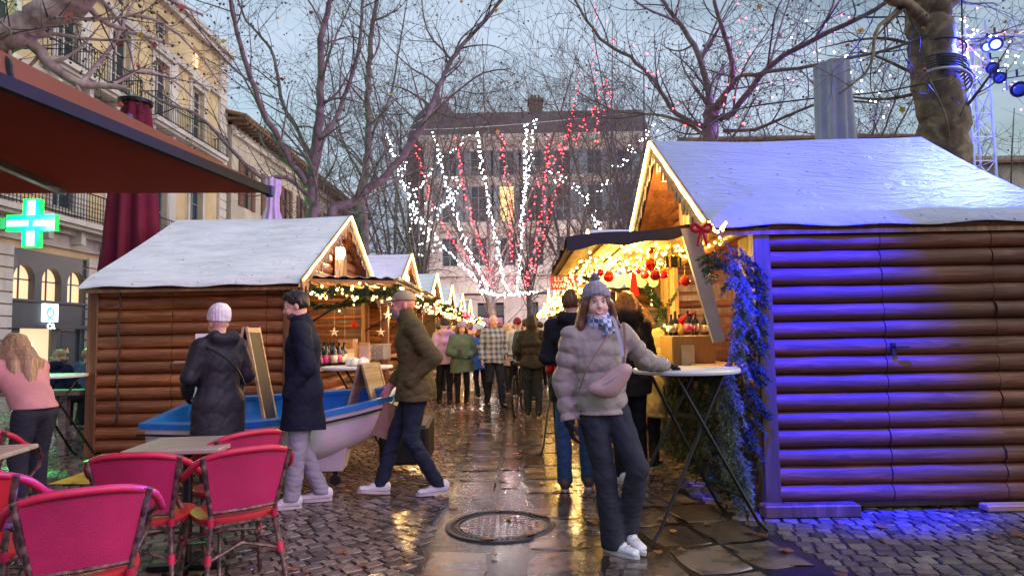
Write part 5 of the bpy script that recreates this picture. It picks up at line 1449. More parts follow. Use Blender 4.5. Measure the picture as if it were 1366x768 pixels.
# baubles and the striped gift
def bauble(label, c, r, mt='red_ball', grp='red baubles in the right hatch'):
    T = thing('bauble', label, 'bauble', c, 0, grp)
    b = MB(); b.ball((0, 0, 0), r, 16, 10); b.build('ball', M[mt], T, smooth=True)
    b = MB(); b.lathe([(r*.2, r*.95), (r*.2, r*1.15)], n=8); b.tube([(0, 0, r*1.15), (0, 0, r*1.15+.12)], .0025, 4); b.build('hanger', M['gold'], T)
for (px, py, Yb, r, lab) in ((868, 352, 6.2, .058, 'biggest red bauble, hanging in the middle of the right hatch'), (812, 369, 7.0, .058, 'red bauble hanging just above the bobble of the grey hat'), (874, 367, 6.1, .05, 'red bauble under the biggest one'), (885, 366, 6.4, .045, 'small red bauble left of the striped gift'), (860, 366, 6.4, .045, 'small red bauble left of the cluster'), (914, 375, 6.2, .05, 'red bauble below the striped gift'), (801, 364, 7.2, .04, 'small red bauble near the left end of the hatch'), (826, 351, 7.0, .03, 'tiny red bauble against the yellow lights'), (852, 362, 7.0, .03, 'tiny red bauble on the white valance')):
    bauble(lab, P(px, py, Yb), r)
b = MB(); c = P(868, 335, 6.2); b.lathe([(.0, .0), (.03, .02), (.045, .07), (.02, .13), (.0, .15)], c-Vector((0, 0, .03)), 10); tag(b.build('bauble_cone', M['red_ball'], None, smooth=True), 'red drop shaped ornament above the biggest bauble', 'bauble')
GB = thing('hanging_gift', 'black gift box with two gold stripes hanging from the right hatch', 'decoration', P(897, 349, 6.0), R(8))
b = MB(); b.box((0, 0, 0), (.15, .08, .10), bev=.008); b.build('box', M['rubber'], GB)
for x in (-.042, .042): b = MB(); b.box((x, 0, 0), (.018, .086, .106)); b.build('stripe', M['gold'], GB)
b = MB(); b.tube([(0, 0, .05), (0, 0, .17)], .004, 4); b.build('string', M['wire'], GB)
b = MB(); c = P(846, 380, 7.0)
b.add([c+Vector((-.02, 0, .12)), c+Vector((.02, 0, .12)), c+Vector((.05, 0, -.12)), c+Vector((-.05, 0, -.10)), c+Vector((-.02, .03, .12)), c+Vector((.02, .03, .12)), c+Vector((.05, .03, -.12)), c+Vector((-.05, .03, -.10))], [(0,1,2,3),(7,6,5,4),(0,4,5,1),(1,5,6,2),(2,6,7,3),(3,7,4,0)])
tag(b.build('red_tassel', M['red_ribbon']), 'red tassel hanging from the white valance of the right hatch', 'decoration')
# red bow at the eave
b = MB(); c = P(936, 305, 4.80)
b.ball(c, .02, 8, 6)
for s in (-1, 1): b.tube(catmull([c, c+Vector((s*.05, 0, .035)), c+Vector((s*.075, 0, 0)), c+Vector((s*.04, 0, -.02)), c], 12), [.008]+[.014]*11+[.008], 6); b.tube(catmull([c, c+Vector((s*.02, 0, -.06)), c+Vector((s*.035, 0, -.13))], 6), .011, 5)
tag(b.build('red_bow', M['red_ribbon'], None, smooth=True), 'red ribbon bow at the eave of the right chalet', 'decoration')

# right counter: wicker box, bottles, gnome, chalkboard
WB = thing('wicker_counter', 'honey coloured wicker counter box with a pale menu sheet in the right chalet', 'counter')
cx0, cx1 = P(897, 470, 6.15).x, 1.84; zt = P(920, 447, 6.15).z
b = MB(); b.box(((cx0+cx1)/2, 6.75, (zt+.98)/2), (cx1-cx0, 1.2, zt-.98), bev=.01); wk = NT('wicker'); v = wk.coord((1, 1, 1)); wv = wk.n('ShaderNodeTexWave', Scale=28, Distortion=1.5); wk.l(v, wv.inputs[0]); wk.set('Base Color', wk.ramp(wv.outputs[1], [(.2, (.30, .14, .03)), (.7, (.62, .36, .12))])); wk.bump(wv.outputs[1], .6, .006)
b.build('box', wk.mat, WB)
b = MB(); c = P(918, 476, 6.12); b.box((c.x, c.y, c.z-.01), (.12, .006, .24)); b.build('menu_sheet', mat('paper', (.6, .52, .36), .8, bump=0), WB)
bot_cols = [mat('dark_green_glass', (.01, .03, .015), .1, coat=.8, bump=0), mat('dark_glass', (.012, .01, .012), .1, coat=.8, bump=0), mat('pink_label', (.7, .12, .32), .5, bump=0), mat('cream_label', (.7, .65, .5), .6, bump=0)]
def bottle(label, c, h=.26, body=0, lab=3, grp=None):
    T = thing('bottle', label, 'bottle', c, 0, grp); r = h*.14
    b = MB(); b.lathe([(r*.8, 0), (r, .01), (r, h*.58), (r*.45, h*.74), (r*.36, h*.95), (r*.42, h), (0, h)], n=12); b.build('glass', bot_cols[body], T, smooth=True, sharp=50)
    b = MB(); b.lathe([(r*1.03, h*.15), (r*1.03, h*.48)], n=12); b.build('paper_label', bot_cols[lab], T, smooth=True)
for k in range(7): bottle('dark bottle standing on the wicker counter of the right chalet', (cx0+.03+.052*k, 6.28+.06*(k % 3), zt), .2+.03*(k % 2), k % 2, 2 if k in (3, 4) else 3, 'bottles on the wicker counter')
GN = thing('gnome', 'yellow bearded gnome with a red pointed hat beside the counter bottles', 'figurine', P(907, 434, 6.35))
b = MB(); b.lathe([(.04, -.10), (.055, -.06), (.045, .0), (.03, .03), (0, .04)], n=12); b.build('body', mat('gnome_yellow', (.7, .5, .1), .7), GN, smooth=True)
b = MB(); b.tube([(0, 0, .02), (.04, 0, .06), (.09, 0, .10), (.15, 0, .125)], [.045, .035, .02, .006], 10); b.build('hat', M['red_ribbon'], GN, smooth=True)
CB = thing('menu_chalkboard', 'framed menu chalkboard with chalk writing leaning at the far post of the right chalet', 'chalkboard')
c0, c1 = P(864, 412, 7.7), P(893, 482, 7.7); b = MB(); cc = (c0+c1)/2; w, h = c1.x-c0.x, c0.z-c1.z
b.box(cc, (w, .02, h)); b.build('panel', mat('green_chalkboard', (.05, .06, .035), .7), CB)
b = MB(); b.box((cc.x, cc.y-.012, c0.z), (w+.03, .025, .025)); b.box((cc.x, cc.y-.012, c1.z), (w+.03, .025, .025)); b.box((c0.x, cc.y-.012, cc.z), (.022, .025, h)); b.box((c1.x, cc.y-.012, cc.z), (.022, .025, h)); b.build('frame', M['board'], CB)
b = MB(); rnd = random.Random(3)
for k in range(7):
    x = c0.x+.03; z = c0.z-.06-k*(h-.1)/7
    while x < c1.x-.05:
        l = rnd.uniform(.01, .04); b.tube([(x, cc.y-.013, z+rnd.uniform(-.006, .006)), (x+l*.5, cc.y-.013, z+rnd.uniform(-.01, .012)), (x+l, cc.y-.013, z)], .0025, 3); x += l+.012
b.build('chalk_writing', M['chalk_mark'], CB)

# red waffle sign on the second right chalet
LS = thing('waffle_sign', 'red signboard reading LOLLY WAFFLE on the second right chalet', 'sign')
s0, s1 = P(734, 367, 9.4), P(771, 386, 9.4); b = MB(); b.box(((s0.x+s1.x)/2, 9.4, (s0.z+s1.z)/2), (s1.x-s0.x, .03, s0.z-s1.z), bev=.004); b.build('panel', M['sign_red'], LS)
text_mesh('lettering', 'LOLLY\nWAFFLE', .098, mat('sign_white_paint', (.85, .85, .85), .5, bump=0), LS, .002, facing(((s0.x+s1.x)/2, 9.381, (s0.z+s1.z)/2-.002), (1, 0, 0), (0, 0, 1)))

# garlands --------------------------------------------------------------------
def garland(label, path, L, n, seed, mat_='fir', bulbs=0, bmt='bulb_w', br=.012, droop=1.2, per_m=380, drop=.08):
    T = thing('fir_garland', label, 'garland'); rnd = random.Random(seed); pl = catmull(path, n); sp_ = []
    for p in pl:
        for k in range(3):
            d = Vector((rnd.uniform(-1, 1), rnd.uniform(-1, 1), rnd.uniform(-.9, .3))).normalized(); sp_.append((p, d, L*rnd.uniform(.6, 1.2)))
    fir_object('foliage', sp_, M[mat_], T, per_m=per_m, ln=.03, wd=.006, seed=seed, droop=droop, stems_too=False)
    b = MB(); b.tube(pl, .008, 5); b.build('cord', M['fir_stem'], T)
    me = bulb_mesh(bmt, br, bmt)
    for k in range(bulbs):
        p = pl[int(rnd.random()*len(pl))]+Vector((rnd.gauss(0, .05), rnd.gauss(0, .05), rnd.gauss(-drop*.4, .05))); link('bulb', me, T, p)
    return T
garland('fir garland with warm bulbs under the near edge of the left hatch', [P(408, 378, 8.0), P(432, 386, 8.0), P(465, 384, 8.0), P(495, 389, 8.0), P(524, 386, 8.0)], .11, 36, 61, bulbs=42, br=.016)
garland('fir garland with warm bulbs along the street edge of the left hatch', [Vector((-1.50, 8.2, 2.0)), Vector((-1.50, 9.2, 1.93)), Vector((-1.50, 10.4, 1.95)), Vector((-1.50, 11.7, 2.0))], .12, 50, 62, bulbs=40, br=.016)
garland('thin dark fir garland across the left chalet opening', [P(402, 398, 8.9), P(430, 407, 9.4), P(470, 402, 10), P(500, 396, 10.6)], .08, 30, 63, bulbs=4)
for k, (yc_, lab) in enumerate(((14.1, 'garland of warm lights on the second left chalet hatch'), (18.6, 'garland of red and gold lights on the third left chalet hatch'), (23.0, 'garland of lights on the fourth left chalet hatch'), (27.5, 'garland of lights on the fifth left chalet hatch'))):
    garland(lab, [Vector((-1.45, yc_-1.6, 2.0)), Vector((-1.4, yc_-.5, 1.93)), Vector((-1.4, yc_+.6, 1.95)), Vector((-1.45, yc_+1.6, 2.0))], .12, 26, 70+k, bulbs=34, bmt='bulb_r' if k == 1 else 'bulb_w', br=.022, per_m=200)
    string('row of warm lights under the near edge of a left chalet hatch', [Vector((-2.4, yc_-1.66, 2.03)), Vector((-1.9, yc_-1.66, 1.96)), Vector((-1.35, yc_-1.66, 2.0))], 26, .018, 'bulb_w', jit=.025, seed=300+k, group='rows of warm lights along the left hatches')
for k, yc_ in enumerate((11.1, 15.6, 20.2)):
    string('row of yellow lights under the hatch of a chalet in the right row', [Vector((1.4, yc_-1.66, 2.05)), Vector((1.0, yc_-1.66, 1.98)), Vector((.72, yc_-1.66, 2.0)), Vector((.72, yc_, 1.97)), Vector((.72, yc_+1.6, 2.0))], 60, .018, 'bulb_y', jit=.04, seed=320+k, group='rows of yellow lights along the right hatches')
# blue spruce drape on the right corner post
rnd = random.Random(77); sp_ = []; 
for k in range(58):
    t = k/57; px = 975+14*math.sin(t*7)+(10 if t > .6 else 0); py = 335+300*t; p = P(px, py, 5.02-.06*rnd.random())
    d = Vector((rnd.uniform(-.35, .45), rnd.uniform(-.4, .0), -1)).normalized(); sp_.append((p, d, rnd.uniform(.20, .34)))
T = thing('spruce_drape', 'frosty blue spruce branches hanging down the corner post of the right chalet', 'branches')
fir_object('foliage', sp_, M['fir_blue'], T, per_m=560, ln=.022, wd=.0045, seed=7, droop=.6, side=.34)
sp_ = []
for k in range(46):
    t = k/45; p = P(982+14*rnd.random(), 330+270*t, 5.06); d = Vector((rnd.uniform(.1, .9)*(1 if rnd.random() < .8 else -.8), -.25, -rnd.uniform(.4, 1))).normalized(); sp_.append((p, d, rnd.uniform(.18, .30)))
T = thing('fir_drape', 'dark green fir branches spreading behind the blue spruce on the right corner post', 'branches')
fir_object('foliage', sp_, M['fir'], T, per_m=480, ln=.028, wd=.005, seed=8, droop=.4, side=.34)
# fir cladding of the apron
sp_ = []
for i in range(17):
    for j in range(5):
        y = 5.25+2.9*i/16+rnd.uniform(-.06, .06); z = 1.02-.2*j+rnd.uniform(-.05, .05)
        sp_.append((Vector((1.80, y, z)), Vector((-rnd.uniform(.35, .8), rnd.uniform(-.5, .3), -1)).normalized(), rnd.uniform(.25, .38)))
T = thing('fir_cladding', 'thick dark green fir branches covering the front of the right chalet below its counter', 'branches')
fir_object('foliage', sp_, M['fir'], T, per_m=300, ln=.034, wd=.008, seed=9, droop=.5, side=.36, stems_too=False)
sp_ = []
for k in range(14): p = P(945+30*rnd.random(), 318+40*rnd.random(), 5.0); sp_.append((p, Vector((rnd.uniform(-1, 1), -.3, rnd.uniform(-1, .1))), rnd.uniform(.12, .2)))
T = thing('fir_sprig', 'green fir sprigs tucked under the eave at the red bow', 'branches'); fir_object('foliage', sp_, M['fir'], T, per_m=420, ln=.025, wd=.005, seed=12, stems_too=False)
b = MB(); sp2 = [(P(905-10*k, 385+12*k, 7.3), Vector((-.6, 0, -1)), .22) for k in range(4)]+[(P(862+4*k, 372+6*k, 7.4), Vector((.2, -.2, -1)), .26) for k in range(5)]
T = thing('fir_sprig', 'fir branch hanging inside the right chalet beside the dark haired woman', 'branches'); fir_object('foliage', sp2, M['fir'], T, per_m=420, ln=.03, wd=.006, seed=13, stems_too=False)

# left counter goods ----------------------------------------------------------
rnd = random.Random(15)
for k in range(16): bottle('bottle among the cluster on the left chalet counter', (-2.62+.10*(k % 4)+rnd.uniform(-.02, .02), 8.45+.16*(k//4)+rnd.uniform(-.03, .03), 1.005), rnd.choice((.24, .3)), k % 2, rnd.choice((2, 3, 2)), 'bottles on the left chalet counter')
for k, (x, y, w, h, mt, lab) in enumerate(((-2.45, 9.6, .3, .34, 'board', 'tall honey coloured box on the left counter'), (-2.3, 10.0, .2, .28, 'lavender', 'lilac carton on the left counter'), (-2.4, 10.4, .3, .24, 'gold', 'gold wrapped box on the left counter'), (-2.35, 9.1, .26, .2, 'paper', 'cream carton on the left counter'))):
    T = thing('carton', lab, 'box', (x, y, 1.005), R(8*k)); b = MB(); b.box((0, 0, h/2), (w*.7, w, h), bev=.006); b.build('body', M.get(mt) or MATS[mt], T); b = MB(); b.box((0, 0, h-.02), (w*.71, w*1.01, .045)); b.build('lid', M['ply'], T)
T = thing('grey_box', 'grey patterned crate on the left chalet counter beside the post', 'crate', (-2.28, 10.9, 1.005)); b = MB(); b.box((0, 0, .12), (.3, .6, .24), bev=.01); b.build('body', mat('grey_pattern', (.25, .25, .33), .6, var=.6, scale=40), T); b = MB(); b.box((0, 0, .245), (.32, .62, .02)); b.build('lid', M['greycloth'], T)
b = MB()
for k in range(7): a = k*.9; b.ball((-1.82+.09*math.cos(a), 7.55+.06*math.sin(a), 1.08+.01*(k % 2)), .05, 8, 6)
tag(b.build('crumpled_napkin', mat('white_napkin', (.75, .72, .66), .8), None, smooth=True), 'crumpled white napkins on the standing table by the left counter', 'napkins')
# hanging paper stars at the back wall of the left chalet
for k, (px, py, Yq) in enumerate(((446, 443, 9.6), (472, 432, 9.9), (508, 443, 10.5), (403, 427, 9.3), (517, 420, 10.8), (460, 456, 9.8))):
    T = thing('paper_star', 'small hanging star inside the left chalet', 'decoration', P(px, py, Yq), 0, 'hanging stars in the left chalet'); b = MB()
    for j in range(5):
        a = 2*PI*j/5+PI/2; b.add([(0, -.02, 0), (.03*math.cos(a-.6), 0, .03*math.sin(a-.6)), (.08*math.cos(a), 0, .08*math.sin(a)), (.03*math.cos(a+.6), 0, .03*math.sin(a+.6)), (0, .02, 0)], [(0, 1, 2), (0, 2, 3), (4, 2, 1), (4, 3, 2)])
    b.build('star', M['white_plastic'] if k % 2 == 0 else M['red_ribbon'], T); b = MB(); b.tube([(0, 0, .07), (0, 0, .4)], .002, 3); b.build('thread', M['wire_w'], T)

# ------------------------------------------------------------------ lighting tower
TW = thing('lighting_tower', 'aluminium lattice lighting tower washed in blue behind the massive trunk', 'lighting tower')
cT = P(1299, 150, 11.8); hw = .19; zt_ = 6.9
def lattice(b, p, q, w, step):
    p = Vector(p); q = Vector(q); d = (q-p).normalized(); u = d.orthogonal().normalized() if abs(d.z) < .9 else Vector((1, 0, 0)); v = d.cross(u); L = (q-p).length
    cs = [u*w+v*w, -u*w+v*w, -u*w-v*w, u*w-v*w]
    for c in cs: b.tube([p+c, q+c], .024, 6)
    n = max(1, int(L/step))
    for i in range(n):
        a = p+d*(L*i/n); e = p+d*(L*(i+1)/n)
        for k in range(4):
            c0, c1 = cs[k], cs[(k+1) % 4]
            b.tube([a+c0, e+c1] if i % 2 else [a+c1, e+c0], .010, 4); b.tube([a+c0, a+c1], .010, 4)
b = MB(); lattice(b, (cT.x, cT.y, 0), (cT.x, cT.y, zt_), hw, .42); b.build('mast', M['alu'], TW)
b = MB(); lattice(b, (cT.x-.8, cT.y, P(1320, 85, 11.8).z+.45), (cT.x+3.0, cT.y, P(1320, 85, 11.8).z+.45), .13, .35); b.build('crossbeam', M['alu'], TW)
b = MB(); b.box((cT.x, cT.y, .03), (1.0, 1.0, .06)); b.build('base', M['black_metal'], TW)
lens = emis('stage_lens', (.12, .2, 1), 4)
def stage_light(label, c, aim, r=.13, lit=True):
    T = thing('stage_light', label, 'stage light', c, 0, 'stage lamps hanging from the lighting tower'); d = (Vector(aim)-Vector(c)).normalized()
    b = MB(); q = Vector((0, 0, 1)).rotation_difference(d).to_matrix()
    prof = [(r*.5, -r*1.7), (r*.8, -r*1.5), (r*.95, -r*.2), (r*1.05, r*.6), (r*1.05, r*.9)]; mb = MB(); mb.lathe(prof, n=16); b.add([q @ Vector(v) for v in mb.v], mb.f); b.build('housing', M['black_metal'], T, smooth=True, sharp=40)
    b = MB(); mb = MB(); mb.lathe([(r*.95, r*.86), (r*.5, r*.93), (0, r*.95)], n=16); b.add([q @ Vector(v) for v in mb.v], mb.f); b.build('lens', lens if lit else M['glass'], T, smooth=True)
    b = MB(); s_ = d.cross(Vector((0, 0, 1))).normalized(); b.tube([s_*r*1.2, s_*r*1.2+Vector((0, 0, r*1.6)), -s_*r*1.2+Vector((0, 0, r*1.6)), -s_*r*1.2], .012, 5); b.tube([Vector((0, 0, r*1.6)), Vector((0, 0, r*2.6))], .02, 6); b.build('yoke', M['black_metal'], T)
stage_light('lit stage lamp with a bluish white lens, highest on the tower', P(1328, 58, 11.4), (2, 2, 0), .11)
stage_light('second lit stage lamp just below the brightest one', P(1318, 62, 11.5), (0, 4, 1), .09)
stage_light('dark stage lamp at the right edge of the picture', P(1358, 118, 11.3), (4, 2, 0), .13, False)
stage_light('unlit stage lamp between the tower and the right edge', P(1332, 103, 11.5), (5, 2, 0), .10, False)
stage_light('small stage lamp hanging by the mast', P(1322, 90, 11.6), (5, 2, 0), .10, False)
b = MB(); b.tube(catmull([P(1283, -10, 9.8), P(1284, 60, 9.9), P(1287, 110, 10.5), P(1292, 200, 11)], 14), .012, 5); b.tube(catmull([P(1262, 105, 9.8), P(1180, 122, 9.9), P(1080, 132, 9.7), P(985, 146, 9.5), P(940, 170, 9)], 20), .013, 5)
tag(b.build('overhead_cable', M['wire'], None, smooth=True), 'black cables strung from the massive trunk over the blue lit roof', 'cable')

# ------------------------------------------------------------------ lamps
def wl(n, loc, e, c=(1, .56, .20), s=.05): return light(n, 'POINT', loc, e, c, s)
wl('lantern_light', (-2.56, 9.6, 2.62), 60, (1, .62, .2)); wl('lantern_light', (1.56, 6.42, 2.76), 85, (1, .64, .2))
wl('hatch_light', (1.15, 6.3, 1.98), 26, (1, .68, .14), .01); wl('hatch_light', (1.15, 7.8, 1.98), 30, (1, .68, .14), .01); wl('chalet_light', (2.7, 6.9, 1.9), 45)
wl('hatch_light', (-1.9, 8.6, 1.86), 14, s=.01); wl('hatch_light', (-1.9, 10.6, 1.86), 18, s=.01); wl('chalet_light', (-3.4, 9.6, 1.9), 34)
for yc_ in (14.1, 18.6, 23.0, 27.5, 32): wl('chalet_light', (-2.1, yc_, 1.85), 34, s=.01); wl('gable_light', (-2.15, yc_-.3, 2.65), 8)
for yc_ in (11.1, 15.6, 20.2, 24.8): wl('chalet_light', (1.1, yc_, 1.85), 34, s=.01)
light('tower_glow', 'POINT', (cT.x-.5, 11.0, 5.6), 260, (.05, .08, 1), .01)
wl('far_fill', (-2.6, 42, 7), 900, (1, .78, .72), .01); wl('far_fill', (5.2, 42, 7), 900, (1, .78, .72), .01)  # fill lamps added in front of the grand building to brighten it
wl('far_fill', P(680, 370, 25.6), 50, (1, .75, .8), .01)
# blue and violet stage wash
BL = (.06, .08, 1.0); VI = (.55, .16, 1.0); MG = (1.0, .12, .55)
light("blue_wash", "SPOT", (1.55, 3.3, 5.3), 12500, (.002, .003, 1.0), .04, (2.42, 5.1, 1.2), 26, 1.0)
light("blue_wash", "SPOT", (cT.x+.3, 11.0, 6.6), 15000, (.04, .06, 1.0), .1, (3.2, 6.3, 2.9), 32, 1.0)
light('blue_wash', 'SPOT', (5.8, 3.4, 4.5), 170, BL, .1, (3.9, 3.8, 0), 34, .8)
light('violet_wash', 'SPOT', (2.2, -.5, 4.6), 230, VI, .1, (-2.6, 5.5, .8), 60, .8)
light('violet_wash', 'SPOT', (2.5, 9, 6.0), 480, VI, .1, (-3.5, 13, 6), 75, .8)
light('magenta_wash', 'SPOT', (.8, -.8, 3.4), 130, MG, .1, (-2.2, 3.6, .5), 55, .8)
light('violet_wash', 'SPOT', (cT.x, 11.5, 6.2), 900, VI, .1, (2.5, 14, 6), 100, .8)
# ------------------------------------------------------------------ implicit surfaces
def axis(lo, hi, h, fine=()):
    xs = [lo]
    while xs[-1] < hi:
        s = h
        for (a, b, hf) in fine:
            if a-h < xs[-1] < b: s = min(s, hf)
        xs.append(xs[-1]+s)
    return np.array(xs, dtype=np.float32)
class Field:
    def __init__(s, lo, hi, h, fine=None):
        fine = fine or []
        s.ax = [axis(lo[i], hi[i], h, [(f[0][i], f[1][i], f[2]) for f in fine]) for i in range(3)]
        s.D = np.full([len(a) for a in s.ax], 1.0, dtype=np.float32); s.h = h
    def sub(s, lo, hi):
        sl = []
        for i in range(3):
            a = np.searchsorted(s.ax[i], lo[i]); b = np.searchsorted(s.ax[i], hi[i]); sl.append(slice(max(0, a-1), min(len(s.ax[i]), b+1)))
        X, Y, Z = np.meshgrid(*[s.ax[i][sl[i]] for i in range(3)], indexing='ij', sparse=True)
        return tuple(sl), X, Y, Z
    def put(s, sl, d, k, op='add'):
        o = s.D[sl]
        if o.size == 0: return
        if op == 'add':
            if k > 0:
                hh = np.clip(.5+.5*(o-d)/k, 0, 1); r = o*(1-hh)+d*hh-k*hh*(1-hh)
            else: r = np.minimum(o, d)
        else:
            if k > 0:
                hh = np.clip(.5-.5*(o+d)/k, 0, 1); r = o*(1-hh)+(-d)*hh+k*hh*(1-hh)
            else: r = np.maximum(o, -d)
        s.D[sl] = r
    def cone(s, a, b, ra, rb, k=.03, side=None, op='add', quilt=None, flat=False):
        """ra/rb: radius or (rx, ry); side: direction of rx"""
        a = np.array(a, np.float32); b = np.array(b, np.float32); d = b-a; L = np.float32(np.linalg.norm(d)+1e-9); d /= L
        ra = ra if hasattr(ra, '__len__') else (ra, ra); rb = rb if hasattr(rb, '__len__') else (rb, rb)
        m = max(*ra, *rb)+.08; sl, X, Y, Z = s.sub(np.minimum(a, b)-m, np.maximum(a, b)+m)
        if side is None: side = np.array([1., 0, 0]) if abs(d[0]) < .8 else np.array([0, 1., 0])
        side = np.array(side, np.float32); side = side-d*(side@d); side /= np.linalg.norm(side)+1e-9; w = np.cross(d, side)
        px, py, pz = X-a[0], Y-a[1], Z-a[2]
        t = px*d[0]+py*d[1]+pz*d[2]; u = px*side[0]+py*side[1]+pz*side[2]; v = px*w[0]+py*w[1]+pz*w[2]
        tc = np.clip(t/L, 0, 1); rx = ra[0]+(rb[0]-ra[0])*tc; ry = ra[1]+(rb[1]-ra[1])*tc
        if quilt:
            q = quilt[1]*(np.abs(np.sin(PI*(t/quilt[0]+quilt[2] if len(quilt) > 2 else t/quilt[0])))**.6-.6); rx = rx+q; ry = ry+q
        ex = np.abs(t-tc*L); rm = np.minimum(rx, ry)
        dist = (np.sqrt((u/rx)**2+(v/ry)**2+(ex/rm)**2+1e-9)-1)*rm
        if flat: dist = np.maximum(dist, ex-.002)
        s.put(sl, dist.astype(np.float32), k, op)
    def ell(s, c, r, k=.02, M=None, op='add'):
        r = r if hasattr(r, '__len__') else (r, r, r)
        c = np.array(c, np.float32); m = max(r)+.06; sl, X, Y, Z = s.sub(c-m, c+m)
        p = [X-c[0], Y-c[1], Z-c[2]]
        if M is not None:
            q = [p[0]*M[0][i]+p[1]*M[1][i]+p[2]*M[2][i] for i in range(3)]; p = q
        d = (np.sqrt((p[0]/r[0])**2+(p[1]/r[1])**2+(p[2]/r[2])**2+1e-9)-1)*min(r)
        s.put(sl, d.astype(np.float32), k, op)
    def halfspace(s, p, n, k=.0):
        """keep the side where (x-p).n < 0"""
        X, Y, Z = np.meshgrid(*s.ax, indexing='ij', sparse=True)
        d = (X-p[0])*n[0]+(Y-p[1])*n[1]+(Z-p[2])*n[2]
        s.D = np.maximum(s.D, d.astype(np.float32))
    def band(s):
        I = np.nonzero(np.abs(s.D) < .04); return I, s.ax[0][I[0]], s.ax[1][I[1]], s.ax[2][I[2]]
    def wrinkle(s, amp, f, seed=0, aniso=(1, 1, 1)):
        g = np.random.default_rng(seed); I, X, Y, Z = s.band(); n = 0
        for k in range(7):
            v = (g.normal(size=3)*f*(.6+.25*k)*np.array(aniso)).astype(np.float32); p = np.float32(g.uniform(0, 6)); v2 = (g.normal(size=3)*f*.4).astype(np.float32)
            n = n+np.sin(X*v[0]+Y*v[1]+Z*v[2]+p+np.float32(1.6)*np.sin(X*v2[0]+Y*v2[1]+Z*v2[2]))/np.float32(1+.4*k)
        s.D[I] += (amp*n/2.2).astype(np.float32)
    def crease(s, amp, f, seed=0):
        g = np.random.default_rng(seed); I, X, Y, Z = s.band(); n = 0
        for k in range(6):
            v = g.normal(size=3)*f*(.5+.22*k); v[2] *= 1.3; v2 = g.normal(size=3)*f*.35; v3 = g.normal(size=3)*f*.3; v, v2, v3 = [q.astype(np.float32) for q in (v, v2, v3)]
            n = n+(1-np.abs(np.sin(X*v[0]+Y*v[1]+Z*v[2]+np.float32(k*1.7)+np.float32(2.2)*np.sin(X*v2[0]+Y*v2[1]+Z*v2[2]))))**3*(.5+.5*np.sin(X*v3[0]+Y*v3[1]+Z*v3[2]+k))
        s.D[I] += (amp*(n-.9)).astype(np.float32)
    def mesh(s, name, mats, parent=None, mifn=None, smooth=True, uvtone=False):
        D = s.D.copy(); D[0], D[-1] = 1, 1; D[:, 0], D[:, -1] = 1, 1; D[:, :, 0], D[:, :, -1] = 1, 1
        sg = D < 0; nx, ny, nz = D.shape
        c = np.zeros((nx-1, ny-1, nz-1), np.int8)
        for i in (0, 1):
            for j in (0, 1):
                for k in (0, 1): c += sg[i:nx-1+i, j:ny-1+j, k:nz-1+k]
        act = (c > 0) & (c < 8); I = np.argwhere(act)
        if len(I) == 0: return None
        idx = np.full(act.shape, -1, np.int32); idx[tuple(I.T)] = np.arange(len(I))
        P_ = np.zeros((len(I), 3)); W = np.zeros(len(I))
        co = [np.array(a) for a in s.ax]
        E = []
        for (i, j, k) in [(i, j, k) for i in (0, 1) for j in (0, 1) for k in (0, 1)]:
            for a in range(3):
                e = [i, j, k]
                if e[a] == 0: f = e.copy(); f[a] = 1; E.append((e, f))
        for (e, f) in E:
            A = I+np.array(e); B = I+np.array(f); da = D[tuple(A.T)]; db = D[tuple(B.T)]; m = (da < 0) != (db < 0)
            t = np.where(m, da/(da-db+1e-12), 0)
            pa = np.stack([co[q][A[:, q]] for q in range(3)], 1); pb = np.stack([co[q][B[:, q]] for q in range(3)], 1)
            P_ += np.where(m[:, None], pa+(pb-pa)*t[:, None], 0); W += m
        P_ /= W[:, None]
        F_ = []
        for a in range(3):
            o = [(1, 2), (2, 0), (0, 1)][a]
            s0 = [slice(1, -1)]*3; s0[a] = slice(0, -1); s1 = list(s0); s1[a] = slice(1, None)
            A = sg[tuple(s0)]; B = sg[tuple(s1)]; ch = A != B; J = np.argwhere(ch)
            off = np.array([1, 1, 1]); off[a] = 0; J0 = J+off
            q = []
            for (u, v) in ((0, 0), (-1, 0), (-1, -1), (0, -1)):
                dlt = np.zeros(3, int); dlt[o[0]] = u; dlt[o[1]] = v; K = J0+dlt; q.append(idx[tuple(K.T)])
            q = np.stack(q, 1); ins = A[tuple(J.T)]; q[~ins] = q[~ins][:, ::-1]; F_.append(q)
        F_ = np.concatenate(F_); F_ = F_[(F_ >= 0).all(1)]
        mi = None
        if mifn is not None: mi = mifn(P_[F_].mean(1))
        return link(name, np_mesh(name, P_, F_, mats, smooth, mi), parent)

